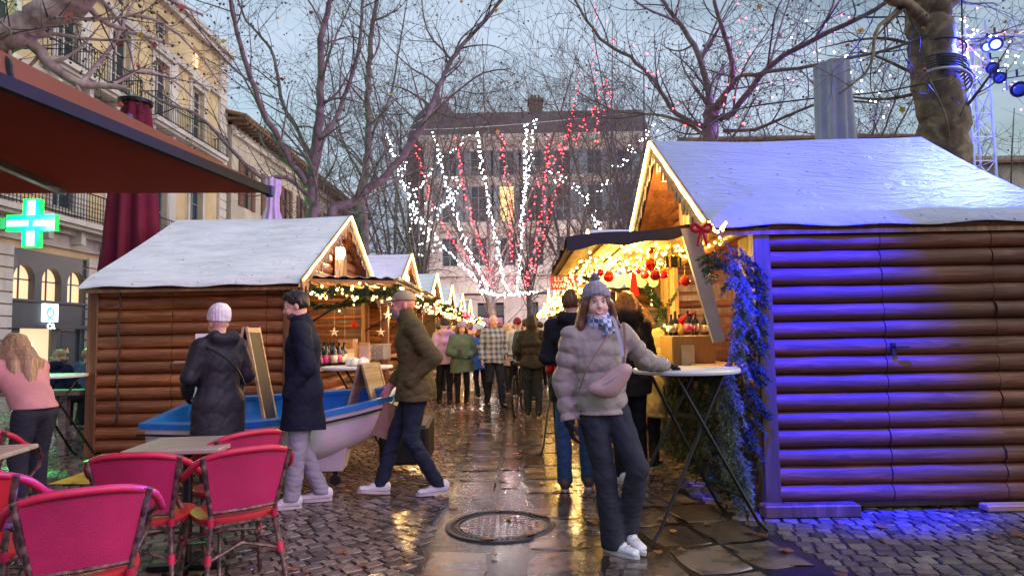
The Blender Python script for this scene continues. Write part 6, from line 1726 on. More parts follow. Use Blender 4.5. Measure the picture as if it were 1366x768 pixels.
def skin_mat(name, c):
    if name in MATS: return MATS[name]
    m = NT(name); v = m.coord(); f = m.noise(v, 9, 4)
    m.set('Base Color', m.ramp(f, [(.3, [c[0]*.92, c[1]*.8, c[2]*.78]), (.65, c)])); m.set('Roughness', .5); m.set('Subsurface Weight', .15); m.b.inputs['Subsurface Radius'].default_value = (.02, .008, .004); m.set('Subsurface Scale', .5)
    m.bump(m.noise(v, 90, 3), .08, .001); MATS[name] = m.mat; return m.mat
def hair_mat(name, a, b):
    if name in MATS: return MATS[name]
    m = NT(name); f = m.noise(m.coord((90, 90, 4)), 1.0, 4)
    m.set('Base Color', m.ramp(f, [(.3, a), (.7, b)])); m.set('Roughness', .42); m.set('Specular IOR Level', .4); m.bump(f, .7, .006); MATS[name] = m.mat; return m.mat
def knit_mat(name, c, sc=1):
    if name in MATS: return MATS[name]
    m = NT(name); v = m.coord(); w = m.n('ShaderNodeTexWave', Scale=22*sc, Distortion=2.0, _bands_direction='Z'); m.l(v, w.inputs[0])
    f = m.noise(v, 40, 4); h = m.math('ADD', w.outputs[1], m.math('MULTIPLY', f, .8))
    m.set('Base Color', m.ramp(f, [(.3, [x*.82 for x in c]), (.7, [min(1, x*1.12) for x in c])])); m.set('Roughness', .95); m.bump(h, .45, .006); MATS[name] = m.mat; return m.mat
SK = skin_mat('skin', (.70, .44, .34)); SKR = skin_mat('skin_ruddy', (.60, .27, .21)); LIP = mat('lips', (.50, .14, .13), .4, bump=0)
EYE = mat('eye_white', (.75, .73, .70), .2, bump=0); IRIS = mat('iris', (.05, .03, .02), .2, bump=0); TEETH = mat('teeth', (.8, .78, .72), .3, bump=0)
SHOE_W = mat('white_sneaker', (.70, .70, .72), .5, var=.08); SHOE_B = mat('brown_leather', (.10, .04, .025), .45); SHOE_K = mat('black_shoe', (.015, .015, .018), .45); SOLE = mat('shoe_sole', (.55, .53, .52), .7)

def person(label, x, y, rz=0, H=1.75, pose=None, top=None, legs=None, shoes=None, hair=None, hat=None, gloves=None, hood=None, skin=None, h=None, build=1.0, group=None, seed=0, face=True, scarf=None, headturn=0, headtilt=0, z0=0, female=False):
    T = thing('person', label, 'person', (x, y, z0), R(rz), group); q = H/1.75
    Yd = math.hypot(x, y); h = h or (.0085 if Yd < 7 else .013 if Yd < 13.8 else .018)
    J = dict(pel=(0, .01, .94), hipL=(.085, 0, .92), hipR=(-.085, 0, .92), kneeL=(.10, -.01, .50), kneeR=(-.10, -.01, .50), ankL=(.10, .03, .085), ankR=(-.10, .03, .085), footL=(.03, -1, 0), footR=(-.03, -1, 0),
             waist=(0, .0, 1.08), chest=(0, .0, 1.30), shL=(.175, .0, 1.43), shR=(-.175, .0, 1.43), elL=(.235, .05, 1.15), elR=(-.235, .05, 1.15), wrL=(.245, -.02, .90), wrR=(-.245, -.02, .90), neck=(0, .015, 1.49), head=(0, -.01, 1.635))
    for k_, v_ in (pose or {}).items():
        if k_ in J: J[k_] = v_
    J = {k_: (np.array(v_, float)*(1 if k_.startswith('foot') else q)) for k_, v_ in J.items()}
    sd = J['shL']-J['shR']; sd = sd/np.linalg.norm(sd); bw = build
    allp = np.array([v_ for k_, v_ in J.items() if not k_.startswith('foot')]); lo = allp.min(0)-.36; hi = allp.max(0)+.36; lo[2] = -.02
    hc = J['head']; hy = R(headturn); ht = R(headtilt)
    HM = (Matrix.Rotation(hy, 3, 'Z') @ Matrix.Rotation(ht, 3, 'X')); HMn = np.array(HM); hp = lambda u, f, z: hc+q*(HMn @ np.array([u, f, z]))
    # ---- body
    hf = .0048 if Yd < 7 else .010
    B = Field(lo, hi, max(h, .012), [(hc-.15, hc+.15, hf)] if face else None)
    B.cone(J['pel'], J['waist'], (.13*q*bw, .09*q), (.115*q*bw, .085*q), .03, sd); B.cone(J['waist'], J['chest'], (.115*q*bw, .085*q), (.14*q*bw, .10*q), .04, sd)
    B.cone(J['shL'], J['shR'], .05*q, .05*q, .05); B.cone(J['neck']-np.array([0, 0, .05]), hp(0, .02, -.06), .055*q, .05*q, .03)
    for s in 'LR':
        B.cone(J['hip'+s], J['knee'+s], .072*q, .05*q, .03); B.cone(J['knee'+s], J['ank'+s], .048*q, .034*q, .02)
        fd = J['foot'+s]/np.linalg.norm(J['foot'+s]); B.cone(J['ank'+s]-np.array([0, 0, .03]), J['ank'+s]+fd*.12-np.array([0, 0, .05]), .033, .028, .02)
        B.cone(J['sh'+s], J['el'+s], .045*q, .036*q, .03); B.cone(J['el'+s], J['wr'+s], .036*q, .026*q, .02)
        d = J['wr'+s]-J['el'+s]; d /= np.linalg.norm(d)
        if gloves is None and (pose or {}).get('bare'+s, True) and Yd < 16: hand_sdf(B, J['wr'+s], d, s, q)
    HB = HMn
    B.ell(hp(0, .012, .028), (.076*q, .094*q, .094*q), .02, HB); B.ell(hp(0, -.028, -.045), (.057*q, .064*q, .074*q), .035, HB)
    B.ell(hp(0, -.066, -.098), (.026*q, .022*q, .02*q), .02, HB); B.cone(hp(0, -.080, .018), hp(0, -.104, -.022), .008*q, .0125*q, .010)
    B.cone(hp(-.034, -.076, .034), hp(.034, -.076, .034), .010*q, .010*q, .014)
    for s in (-1, 1):
        B.ell(hp(s*.032, -.096, .012), .013*q, .012, op='sub'); B.ell(hp(s*.036, -.068, -.030), (.024*q, .022*q, .022*q), .02)
        B.ell(hp(s*.079, .012, -.005), (.009*q, .018*q, .030*q), .006, HB)
    B.cone(hp(-.020, -.084, -.058), hp(.020, -.084, -.058), (.008*q, .006*q), (.008*q, .006*q), .006)
    sk = skin or SK
    def mi(c):
        l = (c-hc) @ HMn/q; return ((abs(l[:, 0]) < .024) & (l[:, 1] < -.078) & (abs(l[:, 2]+.058) < .0085)).astype(int)
    B.mesh('body', [sk, LIP], T, mi)
    if Yd < 9 and face:
        for s in (-1, 1):
            b = MB(); b.ball(hp(s*.031, -.0735, .012), .0122*q, 12, 8); e = b.build('eye', EYE, T, smooth=True)
            b = MB(); b.ball(hp(s*.031, -.0805, .0115), .0074*q, 8, 6); b.build('iris', IRIS, e, smooth=True)
            b = MB(); b.tube([hp(s*.018, -.089, .036), hp(s*.033, -.092, .041), hp(s*.047, -.082, .036)], .0028*q, 5)
            b.tube([hp(s*.018, -.0885, .017), hp(s*.031, -.093, .0225), hp(s*.045, -.084, .017)], .0022*q, 5); b.build('brow', IRIS, T)
    # ---- trousers
    lg = dict(mat=None, r=1.0, flare=1.0, end=.10, wr=.006); lg.update(legs or {})
    Fp = Field(np.array([lo[0], lo[1], 0]), np.array([hi[0], hi[1], 1.15*q]), h)
    Fp.cone(J['pel'], J['waist']-np.array([0, 0, .03]), (.140*q*bw, .100*q), (.130*q*bw, .095*q), .03, sd)
    for s in 'LR':
        dk = lg['r']; Fp.cone(J['hip'+s], J['knee'+s], (.092*q*dk*bw, .098*q*dk), (.066*q*dk, .07*q*dk), .03); Fp.cone(J['knee'+s], J['ank'+s]-np.array([0, 0, .02]), .064*q*dk, .052*q*dk*lg['flare'], .025)
        a = J['ank'+s]; 
    Fp.wrinkle(lg['wr']*.7, 26, seed+3, (1, 1, 1.4)); Fp.crease(.0045, 22, seed+4)
    for s in 'LR':
        for z_ in (.16, .10, .55, .48): pass
    zc = lg['end']*q; X, Yg, Z = np.meshgrid(*Fp.ax, indexing='ij', sparse=True)
    zmin = {s: J['ank'+s][2]-.085*q for s in 'LR'}
    dl = (X-J['ankL'][0])**2+(Yg-J['ankL'][1])**2; dr = (X-J['ankR'][0])**2+(Yg-J['ankR'][1])**2
    cut = np.where(dl < dr, J['ankL'][2]-.02*q, J['ankR'][2]-.02*q)-(.035 if lg['end'] < .06 else 0)
    Fp.D = np.maximum(Fp.D, (cut-Z).astype(np.float32)); Fp.mesh('trousers', lg['mat'], T)
    # ---- shoes
    sm_, so_, boot = shoes or (SHOE_K, SOLE, 0)
    for s in 'LR':
        fd = J['foot'+s]/np.linalg.norm(J['foot'+s]); a = J['ank'+s]; base = a-np.array([0, 0, .085*q]); S = Field(a-.26, a+.26, .0075 if Yd < 7 else .012)
        heel = base-fd*.045*q+np.array([0, 0, .045]); toe = base+fd*.165*q+np.array([0, 0, .032]); mid = base+fd*.05*q+np.array([0, 0, .055])
        rt = np.cross(fd, [0, 0, 1.]); rt /= np.linalg.norm(rt)
        S.cone(heel, toe, (.036*q, .040*q), (.040*q, .022*q), .02, rt); S.cone(a+np.array([0, 0, .03])-fd*.01, a+np.array([0, 0, .09]), .034*q, .034*q, .004, op='sub'); S.cone(heel+np.array([0, 0, .03]), mid, .040*q, .036*q, .03)
        if boot: S.cone(a-np.array([0, 0, .02]), a+np.array([0, 0, .08]), .052*q, .054*q, .02)
        up = np.cross(rt, fd); up = up*np.sign(up[2]); S.halfspace(base+up*.022*q, -up); sh_ = S.mesh('shoe', sm_, T)
        if Yd < 7 and not boot:
            lb = MB()
            for k in range(4):
                cc = base+fd*q*(.035+.026*k)+np.array([0, 0, .094-.012*k]); lb.tube([cc-rt*.026, cc+np.array([0, 0, .006]), cc+rt*.026], .0035, 5)
            lb.build('laces', MATS['shoe_sole'], sh_, smooth=True)
            lb = MB()
            for sg in (-1, 1):
                cc = base+fd*q*.03+rt*sg*.040*q+np.array([0, 0, .05]); lb.box(cc, (.05, .004, .02), rot=Matrix((Vector(fd), Vector(rt), Vector((0, 0, 1)))).transposed())
            lb.build('side_stripe', mat('pale_blue_stripe', (.35, .42, .62), .5), sh_)
        b = MB(); pts = []
        for k in range(20):
            t = 2*PI*k/20; L_ = math.cos(t); wv = math.sin(t); w_ = .040+.006*L_
            pts.append(base+fd*q*(.058+.140*L_)+rt*wv*w_*q*(1.0)+up*.0)
        n = 20; b.add([p+up*.024*q for p in pts]+[p+up*.001 for p in pts], [tuple(range(n)), tuple(range(2*n-1, n-1, -1))]+[(i, n+i, n+(i+1) % n, (i+1) % n) for i in range(n)]); b.build('sole', so_, sh_, smooth=True, sharp=40)
    # ---- jacket / coat
    tp = dict(mat=None, hem=.82, thick=1.0, quilt=None, flare=1.0, wr=.007, sleeve=1.0, collar=.0, cuff=0, depth=1.0); tp.update(top or {})
    C_ = Field(lo, hi, h); hz = tp['hem']*q; tk = tp['thick']; qn = tp['quilt']; dp = tp['depth']
    pel = J['pel'].copy(); dwn = np.array([0, 0, -1.]) if pel[2] > hz else None
    qv = (qn[0], qn[1]) if qn else None
    C_.cone(J['waist'], J['chest'], (.150*q*bw*tk, .118*q*tk*dp), (.168*q*bw*tk, .125*q*tk*dp), .04, sd, quilt=qv)
    C_.cone(J['chest'], J['neck']-np.array([0, 0, .07]), (.165*q*bw*tk, .12*q*tk*dp), (.10*q*tk, .085*q*tk), .04, sd)
    C_.cone(J['pel'], J['waist'], (.160*q*bw*tk*tp['flare'], .128*q*tk*tp['flare']*dp), (.150*q*bw*tk, .118*q*tk*dp), .03, sd, quilt=qv)
    if hz < pel[2]-.05:
        e = pel.copy(); e[2] = hz-.04; C_.cone(e, pel, (.175*q*bw*tk*tp['flare'], .15*q*tk*tp['flare']*dp), (.160*q*bw*tk, .128*q*tk*dp), .03, sd)
        for s in 'LR': 
            k_ = J['knee'+s]; hp_ = J['hip'+s]; t = np.clip((hp_[2]-hz)/(hp_[2]-k_[2]+1e-6), .2, 1); C_.cone(hp_, hp_+(k_-hp_)*t, .125*q*tk, .115*q*tk, .05)
    C_.cone(J['shL']-sd*.02, J['shR']+sd*.02, .068*q*tk, .068*q*tk, .05)
    sv = tp['sleeve']*tk
    for s in 'LR':
        C_.cone(J['sh'+s], J['el'+s], .068*q*sv, .058*q*sv, .03, quilt=qv); C_.cone(J['el'+s], J['wr'+s], .058*q*sv, .044*q*sv, .03, quilt=qv)
    if tp['collar']:
        n0 = J['neck']-np.array([0, 0, .05]); C_.cone(n0, n0+(hp(0, .01, -.05)-n0)*tp['collar'], (.088*q, .082*q), (.082*q, .080*q), .02, sd, quilt=(.05, .006) if qn else None)
        C_.cone(n0+np.array([0, 0, .02]), hp(0, .0, .02), .062*q, .062*q, .008, op='sub')
    if hood == 'up':
        C_.ell(hp(0, .025, .02), (.112*q, .125*q, .135*q), .03, HB); C_.cone(hp(0, .04, -.05), J['neck'], .10*q, .11*q, .04); C_.ell(hp(0, -.085, -.01), (.070*q, .075*q, .095*q), .02, HB, op='sub')
    if hood == 'down':
        b0 = J['neck']+np.array([0, .0, 0]); bk = HMn @ np.array([0, 1., 0]); bk = np.array([0, 1., 0])
        C_.ell(b0+np.array([0, .065*q, .01]), (.115*q, .070*q, .075*q), .03); C_.cone(b0+np.array([.10*q, -.03, -.02]), b0+np.array([.09*q, .07*q, .02]), .042*q, .05*q, .03); C_.cone(b0+np.array([-.10*q, -.03, -.02]), b0+np.array([-.09*q, .07*q, .02]), .042*q, .05*q, .03)
        C_.ell(b0+np.array([0, .02*q, .10*q]), (.075*q, .085*q, .09*q), .02, op='sub')
    C_.wrinkle(tp['wr'], 17 if not qn else 34, seed+5); C_.crease(tp['wr']*.75 if not qn else .0022, 15 if not qn else 30, seed+6)
    X, Yg, Z = np.meshgrid(*C_.ax, indexing='ij', sparse=True)
    C_.D = np.maximum(C_.D, (hz-Z+.012*np.sin(X*14+seed)).astype(np.float32)) if J['wrL'][2] > hz+.03 and J['wrR'][2] > hz+.03 else C_.D
    if not (J['wrL'][2] > hz+.03 and J['wrR'][2] > hz+.03):
        # cut the skirt only, keep hanging sleeves
        m_ = np.ones(C_.D.shape, bool)
        for s in 'LR':
            a = J['el'+s]; b2 = J['wr'+s]; d = b2-a; L = np.linalg.norm(d); d /= L
            t = np.clip((X-a[0])*d[0]+(Yg-a[1])*d[1]+(Z-a[2])*d[2], 0, L+.02); r2 = (X-a[0]-t*d[0])**2+(Yg-a[1]-t*d[1])**2+(Z-a[2]-t*d[2])**2; m_ &= r2 > (.07*sv*q)**2
        C_.D = np.where(m_, np.maximum(C_.D, hz-Z), C_.D).astype(np.float32)
    for s in 'LR':
        d = J['wr'+s]-J['el'+s]; d /= np.linalg.norm(d); w = J['wr'+s]+d*.0
        if (pose or {}).get('bare'+s, True) is False: continue
        dd = (X-w[0])*d[0]+(Yg-w[1])*d[1]+(Z-w[2])*d[2]; r2 = (X-w[0])**2+(Yg-w[1])**2+(Z-w[2])**2; near = (r2 < .11**2) & (r2-dd**2 < (.056*sv*q)**2)
        C_.D = np.where(near & (dd > -.02), np.maximum(C_.D, dd), C_.D).astype(np.float32)
    tm = tp['mat']; C_.mesh(tp.get('name', 'jacket'), tm, T)
    # ---- gloves
    if gloves:
        for s in 'LR':
            if (pose or {}).get('hide'+s): continue
            d = J['wr'+s]-J['el'+s]; d /= np.linalg.norm(d); w = J['wr'+s]; Gf = Field(w-.24, w+.24, .0055 if Yd < 7 else .01)
            Gf.cone(w-d*.045, w+d*.01, .036*q, .036*q, .01); hand_sdf(Gf, w, d, s, q, 1.22, (pose or {}).get('palm'+s)); Gf.mesh('glove', gloves, T)
    # ---- hair
    if hair:
        st, hm = hair[0], hair[1]; tail = np.array(hair[3] if len(hair) > 3 else (0, 0, 0.)); F_ = Field(hc-.46*q, hc+.34*q if len(hair) > 4 else hc+.2*q, .006 if Yd < 7 else .012)
        if st == 'short':
            F_.ell(hp(0, .018, .036), (.086*q, .100*q, .099*q), .01, HB); F_.ell(hp(0, -.075, -.02), (.085*q, .085*q, .095*q), .02, HB, op='sub'); F_.ell(hp(0, .0, -.11), (.12*q, .14*q, .085*q), .02, HB, op='sub')
            F_.ell(hp(0, -.045, .098), (.062*q, .05*q, .030*q), .02, HB)
        elif st == 'long':
            L_ = hair[2] if len(hair) > 2 else .26
            F_.ell(hp(0, .020, .030), (.090*q, .104*q, .100*q), .01, HB)
            for (u, f, g_, r) in ((-.078, .01, -.10, .034), (.078, .01, -.10, .034), (-.07, .05, -.04, .045), (.07, .05, -.04, .045), (0, .085, 0, .055), (-.088, -.03, -.12, .022), (.088, -.03, -.12, .022)):
                a = hp(u, f, .0); e = a+np.array([u*.25, .0, -L_])+tail; m_ = (a+e)/2+np.array([u*.2, .012, 0])+tail*.2; F_.cone(a, m_, r*q, r*q*1.05, .03); F_.cone(m_, e, r*q*1.05, r*q*.45, .03)
            if len(hair) > 4: a = hp(0, .07, .03); F_.cone(a, a+tail*.8+np.array([0, .02, -.16]), .085*q, .075*q, .04); F_.cone(a+tail*.8+np.array([0, .02, -.16]), a+tail*1.2+np.array([0, .02, -.30]), .075*q, .03*q, .04)
            F_.ell(hp(0, -.105, -.035), (.064*q, .085*q, .105*q), .015, HB, op='sub')
        F_.wrinkle(.0035, 110, seed+9, (1, 1, .12)); F_.wrinkle(.004, 40, seed+10, (1, 1, .3)); F_.mesh('hair', hm, T)
    # ---- hats
    if hat:
        ty, hm = hat[0], hat[1]; F_ = Field(hc-.22*q, hc+.30*q, .006 if Yd < 7 else .011)
        if ty == 'beanie':
            F_.ell(hp(0, .020, .062), (.094*q, .110*q, .105*q), .01, HB)
            if len(hat) > 2 and hat[2] == 'slouch': F_.ell(hp(0, .05, .11), (.085*q, .09*q, .075*q), .03, HB)
            d = HMn @ np.array([0, -.30, -1.]); d /= np.linalg.norm(d); F_.halfspace(hp(0, 0, .028), d)
            F_.cone(hp(0, .012, .038), hp(0, .022, .072), (.096*q, .111*q), (.096*q, .111*q), .006, HMn @ np.array([1., 0, 0]), flat=True)
            F_.ell(hp(0, .012, -.005), (.080*q, .095*q, .07*q), .006, HB, op='sub')
            X, Yg, Z = np.meshgrid(*F_.ax, indexing='ij', sparse=True); az = np.arctan2(Yg-hc[1]-.02, X-hc[0]); F_.D += (.0016*np.sin(az*22)).astype(np.float32); F_.wrinkle(.002, 60, 3)
            ob = F_.mesh('beanie', hm, T)
            if len(hat) > 2 and hat[2] == 'pompom':
                rr = random.Random(2); c = hp(0, .035, .185); b = MB()
                for k in range(420):
                    d = Vector((rr.gauss(0, 1), rr.gauss(0, 1), rr.gauss(0, 1))).normalized(); l = .040*rr.uniform(.7, 1.05); w = d.orthogonal()*.0028; p = Vector(c); b.add([p+w, p-w, p+d*l-w*.6, p+d*l+w*.6], [(0, 1, 2, 3)])
                b.ball(c, .026, 10, 8); b.build('pompom', hm, ob, recalc=False)
        elif ty == 'cap':
            F_.ell(hp(0, .014, .052), (.090*q, .106*q, .088*q), .01, HB); F_.halfspace(hp(0, 0, .046), HMn @ np.array([0, 0, -1.]))
            F_.cone(hp(0, -.08, .052), hp(0, -.160, .038), (.068*q, .011), (.055*q, .010), .008, HMn @ np.array([1., 0, 0])); F_.mesh('cap', hm, T)
        elif ty == 'fur':
            F_.ell(hp(0, .03, -.04), (.13*q, .13*q, .07*q), .01, HB); F_.ell(hp(0, -.02, .02), (.09*q, .10*q, .12*q), .01, HB, op='sub'); F_.wrinkle(.012, 90, 4); F_.mesh('fur_trim', hm, T)
    if scarf is not None:
        F_ = Field(J['neck']-.2, J['neck']+.2, .007 if Yd < 7 else .012); n0 = J['neck']
        F_.cone(n0+np.array([0, -.01, .0]), n0+np.array([0, -.01, .045*q]), (.088*q, .090*q), (.078*q, .082*q), .02); F_.cone(n0+np.array([0, 0, -.1]), hp(0, .0, .02), .055*q, .055*q, .01, op='sub')
        F_.wrinkle(.007, 45, 8, (.4, .4, 1.4)); F_.mesh('scarf', scarf, T)
    T['_h'] = 0; del T['_h']
    return T, J, hp
def hand_sdf(F_, w, d, s, q=1, fat=1.0, palm=None, curl=.55):
    """palm, four unequal bent fingers and a thumb. palm: normal the fingers curl towards"""
    d = np.array(d, float); n = np.array(palm if palm is not None else ((1, 0, 0) if s == 'R' else (-1, 0, 0)), float); n -= d*(n@d); n /= np.linalg.norm(n)+1e-9
    a = np.cross(d, n)        # across the palm; index side towards the front
    if a[1] > 0 and abs(a[1]) > .3: a = -a
    k0 = w+d*.085*q; F_.cone(w+d*.01, k0, (.026*q*fat, .014*q*fat), (.038*q*fat, .013*q*fat), .012, a)
    for i, (o, L) in enumerate(((.028, .070), (.009, .078), (-.010, .072), (-.028, .056))):
        p = k0+a*o*q; dd = d.copy(); r = .0085*q*fat
        for j in range(3):
            dd = dd+n*curl*(.5+.35*j); dd /= np.linalg.norm(dd); e = p+dd*L*q*(.45, .32, .25)[j]; F_.cone(p, e, r, r*.9, .005); p = e; r *= .92
    p = w+d*.025*q+a*.022*q; dd = d*.65+a*.75+n*.25; dd /= np.linalg.norm(dd); e = p+dd*.042*q; F_.cone(p, e, .0115*q*fat, .010*q*fat, .01)
    dd = d*.9+a*.25+n*.4; dd /= np.linalg.norm(dd); F_.cone(e, e+dd*.034*q, .010*q*fat, .0085*q*fat, .006)

# stubble / beards as hair meshes
def beard(T, hp, mt, q=1):
    F_ = Field(hp(0, 0, 0)-.16, hp(0, 0, 0)+.16, .006); HMn = np.eye(3)
    F_.ell(hp(0, -.030, -.062), (.061*q, .067*q, .062*q), .01); F_.ell(hp(0, -.075, -.0), (.05*q, .06*q, .055*q), .01, op='sub'); b_ = hp(0, .055, .01); F_.ell(b_, (.085*q, .085*q, .12*q), .01, op='sub'); F_.wrinkle(.002, 120, 2); F_.mesh('beard', mt, T)
# ------------------------------------------------------------------ the people
jeans = lambda nme, c: fabric(nme, c, weave=300, fold=.35, fscale=12)
NAVYJ, BLUEJ, BLKJ, DKJ = jeans('dark_jeans', (.018, .026, .045)), jeans('blue_jeans', (.035, .07, .16)), jeans('black_trousers', (.014, .014, .018)), jeans('charcoal_jeans', (.030, .032, .045))
LILJ = jeans('pale_grey_trousers', (.30, .29, .34))
puff = lambda nme, c, r=.55: fabric(nme, c, rough=r, weave=400, fold=.45, fscale=14)
HB_, HD_, HL_ = hair_mat('brown_hair', (.06, .025, .012), (.17, .075, .035)), hair_mat('dark_hair', (.008, .006, .005), (.03, .02, .016)), hair_mat('light_brown_hair', (.25, .15, .08), (.55, .38, .23))
HG_ = hair_mat('auburn_hair', (.10, .04, .012), (.30, .13, .04))

# the smiling woman
TAUPE = puff('taupe_puffer', (.31, .265, .23), .5)
pw = dict(pel=(.0, 0, .93), waist=(-.01, 0, 1.07), chest=(-.015, .01, 1.29), neck=(-.012, .01, 1.47), head=(-.02, -.015, 1.615),
          hipL=(.085, .0, .91), hipR=(-.07, .0, .91), kneeL=(.20, -.11, .55), ankL=(.145, .06, .14), footL=(.45, -.9, -.25), kneeR=(.0, -.03, .50), ankR=(.05, .0, .085), footR=(.75, -.8, 0),
          shL=(.165, .01, 1.405), shR=(-.195, .0, 1.40), elR=(-.255, .03, 1.10), wrR=(-.225, -.03, .86), elL=(.34, .14, 1.23), wrL=(.515, .26, 1.195), palmL=(0, .1, -1), palmR=(1, 0, 0))
WX, WY = .53, 4.20
Wm, WJ, whp = person('smiling woman in a taupe puffer jacket and grey bobble hat leaning on the table', WX, WY, 4, 1.665, pw,
    top=dict(mat=TAUPE, hem=.90, thick=1.06, quilt=(.095, .015), wr=.005, sleeve=1.0, collar=.85), legs=dict(mat=DKJ, r=1.03, flare=1.50, end=.04, wr=.005), shoes=(SHOE_W, SOLE, 0),
    hair=('long', HB_, .27), hat=('beanie', knit_mat('grey_knit', (.27, .25, .26)), 'pompom'), gloves=fabric('black_glove', (.012, .012, .014)), scarf=None, seed=1, h=.0075, headtilt=-3)
m = NT('checked_scarf'); v = m.coord(); ck = m.n('ShaderNodeTexChecker', Scale=38); m.l(v, ck.inputs[0]); ck.inputs[1].default_value = (.55, .60, .72, 1); ck.inputs[2].default_value = (.10, .16, .30, 1); m.l(ck.outputs[0], m.b.inputs['Base Color']); m.set('Roughness', .9); m.bump(m.noise(v, 30, 3), .5, .01)
Fs = Field(WJ['neck']-.2, WJ['neck']+.2, .0065); n0 = WJ['neck']; Fs.cone(n0+np.array([0, -.02, .035]), n0+np.array([0, -.02, .07]), (.083, .086), (.074, .080), .02); Fs.cone(n0+np.array([.03, -.09, .05]), n0+np.array([.05, -.125, -.04]), (.035, .018), (.04, .016), .03)
Fs.cone(n0+np.array([0, .01, -.1]), whp(0, .0, .02), .058, .058, .01, op='sub'); Fs.wrinkle(.006, 50, 8, (.4, .4, 1.4)); Fs.mesh('scarf', m.mat, Wm)
b = MB(); pts = [Vector(whp(-.024+.048*i/8, -.0905-.004*math.sin(PI*i/8), -.052-.011*math.sin(PI*i/8))) for i in range(9)]; b.tube(pts, [.0012]+[.0042]*7+[.0012], 6); b.build('smile', TEETH, Wm, smooth=True)
b = MB()
for dz, r in ((.0048, .0022), (-.0058, .0028)):
    pts = [Vector(whp(-.028+.056*i/8, -.090-.005*math.sin(PI*i/8), -.0505-.011*math.sin(PI*i/8)+dz*math.sin(PI*i/8))) for i in range(9)]; b.tube(pts, r, 6)
b.build('lips', LIP, Wm, smooth=True)
# waist bag worn across the chest, its straps
BAGM = mat('rose_leather', (.40, .26, .23), .42, var=.06, bump=.1, bscale=120)
bg = thing('crossbody_bag', 'dusty pink crescent bag worn slung across the smiling woman', 'bag', (WX, WY, 0), R(4))
c0 = np.array([-.055, -.178, 1.035]); c1 = np.array([.085, -.178, 1.125]); Fb = Field(c0-.2, c1+.2, .0055); ctr = (c0+c1)/2; dx = (c1-c0)/np.linalg.norm(c1-c0); upv = np.cross([0, -1., 0], dx); upv = -upv if upv[2] < 0 else upv
for k in range(9): t = -1+k/4; Fb.ell(ctr+dx*.105*t-upv*.030*(1-t*t)+np.array([0, -.01, 0]), (.050, .042, .078-.040*abs(t)), .02)
Fb.halfspace(ctr+upv*.045, upv); Fb.mesh('pouch', BAGM, bg)
b = MB(); zp = [Vector(ctr+dx*.10*t-upv*(-.012+.012*(1-t*t))+np.array([0, -.0575+.016*t*t, 0])) for t in np.linspace(-1, 1, 9)]; b.tube(zp, .0038, 5); b.build('zip', M['steel'], bg)
b = MB()
for (a_, e_) in (((.10, -.165, 1.13), (.115, -.02, 1.44)),):
    pts = catmull([Vector(c1)+Vector((.02, .0, .0)), (.10, -.185, 1.2), (.085, -.165, 1.33), (.07, -.09, 1.44), (.06, .0, 1.475)], 18); 
    for p, q_ in zip(pts[:-1], pts[1:]): b.bar(p, q_+(q_-p)*.1, .022, .004, up=(.2, 1, 0))
b.build('strap', mat('grey_strap', (.42, .40, .46), .6), bg)
b = MB(); pts = catmull([(-.16, -.13, 1.02), (-.13, -.17, 1.12), (-.06, -.175, 1.24), (.03, -.150, 1.36), (.09, -.08, 1.43)], 18)
for p, q_ in zip(pts[:-1], pts[1:]): b.bar(p, q_+(q_-p)*.1, .008, .004, up=(.2, 1, 0))
b.build('thin_strap', mat('tan_strap', (.20, .10, .06), .5), bg); b = MB(); pts = catmull([(.12, -.165, 1.06), (.10, -.19, 1.16), (.12, -.165, 1.30), (.13, -.09, 1.42)], 14)
for p, q_ in zip(pts[:-1], pts[1:]): b.bar(p, q_+(q_-p)*.1, .016, .004, up=(.2, 1, 0))
b.build('thin_strap', mat('tan_strap', (.20, .10, .06), .5), bg)
b = MB(); b.box((.098, -.19, 1.15), (.035, .02, .05), bev=.006); b.box((.11, -.188, 1.10), (.03, .02, .035), bev=.006); b.build('buckle', M['rubber'], bg)

# man in the long navy coat
T5, J5, hp5 = person('bearded man in a long navy coat and pale trousers walking left past the boat', -1.78, 5.5, -80, 1.745, dict(bareL=False, bareR=False, kneeL=(.09, -.02, .50), ankL=(.09, -.07, .085), kneeR=(-.09, -.03, .5), ankR=(-.09, .15, .09), elL=(.235, .07, 1.13), wrL=(.20, -.08, .93), elR=(-.235, .05, 1.15), wrR=(-.2, -.09, .93), head=(0, -.055, 1.63), neck=(0, .0, 1.49)),
    top=dict(mat=fabric('navy_wool', (.010, .013, .028), fold=.35), hem=.62, thick=1.12, flare=1.12, collar=.55, name='coat', wr=.006), legs=dict(mat=LILJ, r=1.02, flare=1.25, end=.08, wr=.007), shoes=(SHOE_W, SOLE, 0), hair=('short', HD_), seed=11, headtilt=14, gloves=None)
beard(T5, hp5, hair_mat('stubble', (.05, .03, .025), (.12, .07, .05)))
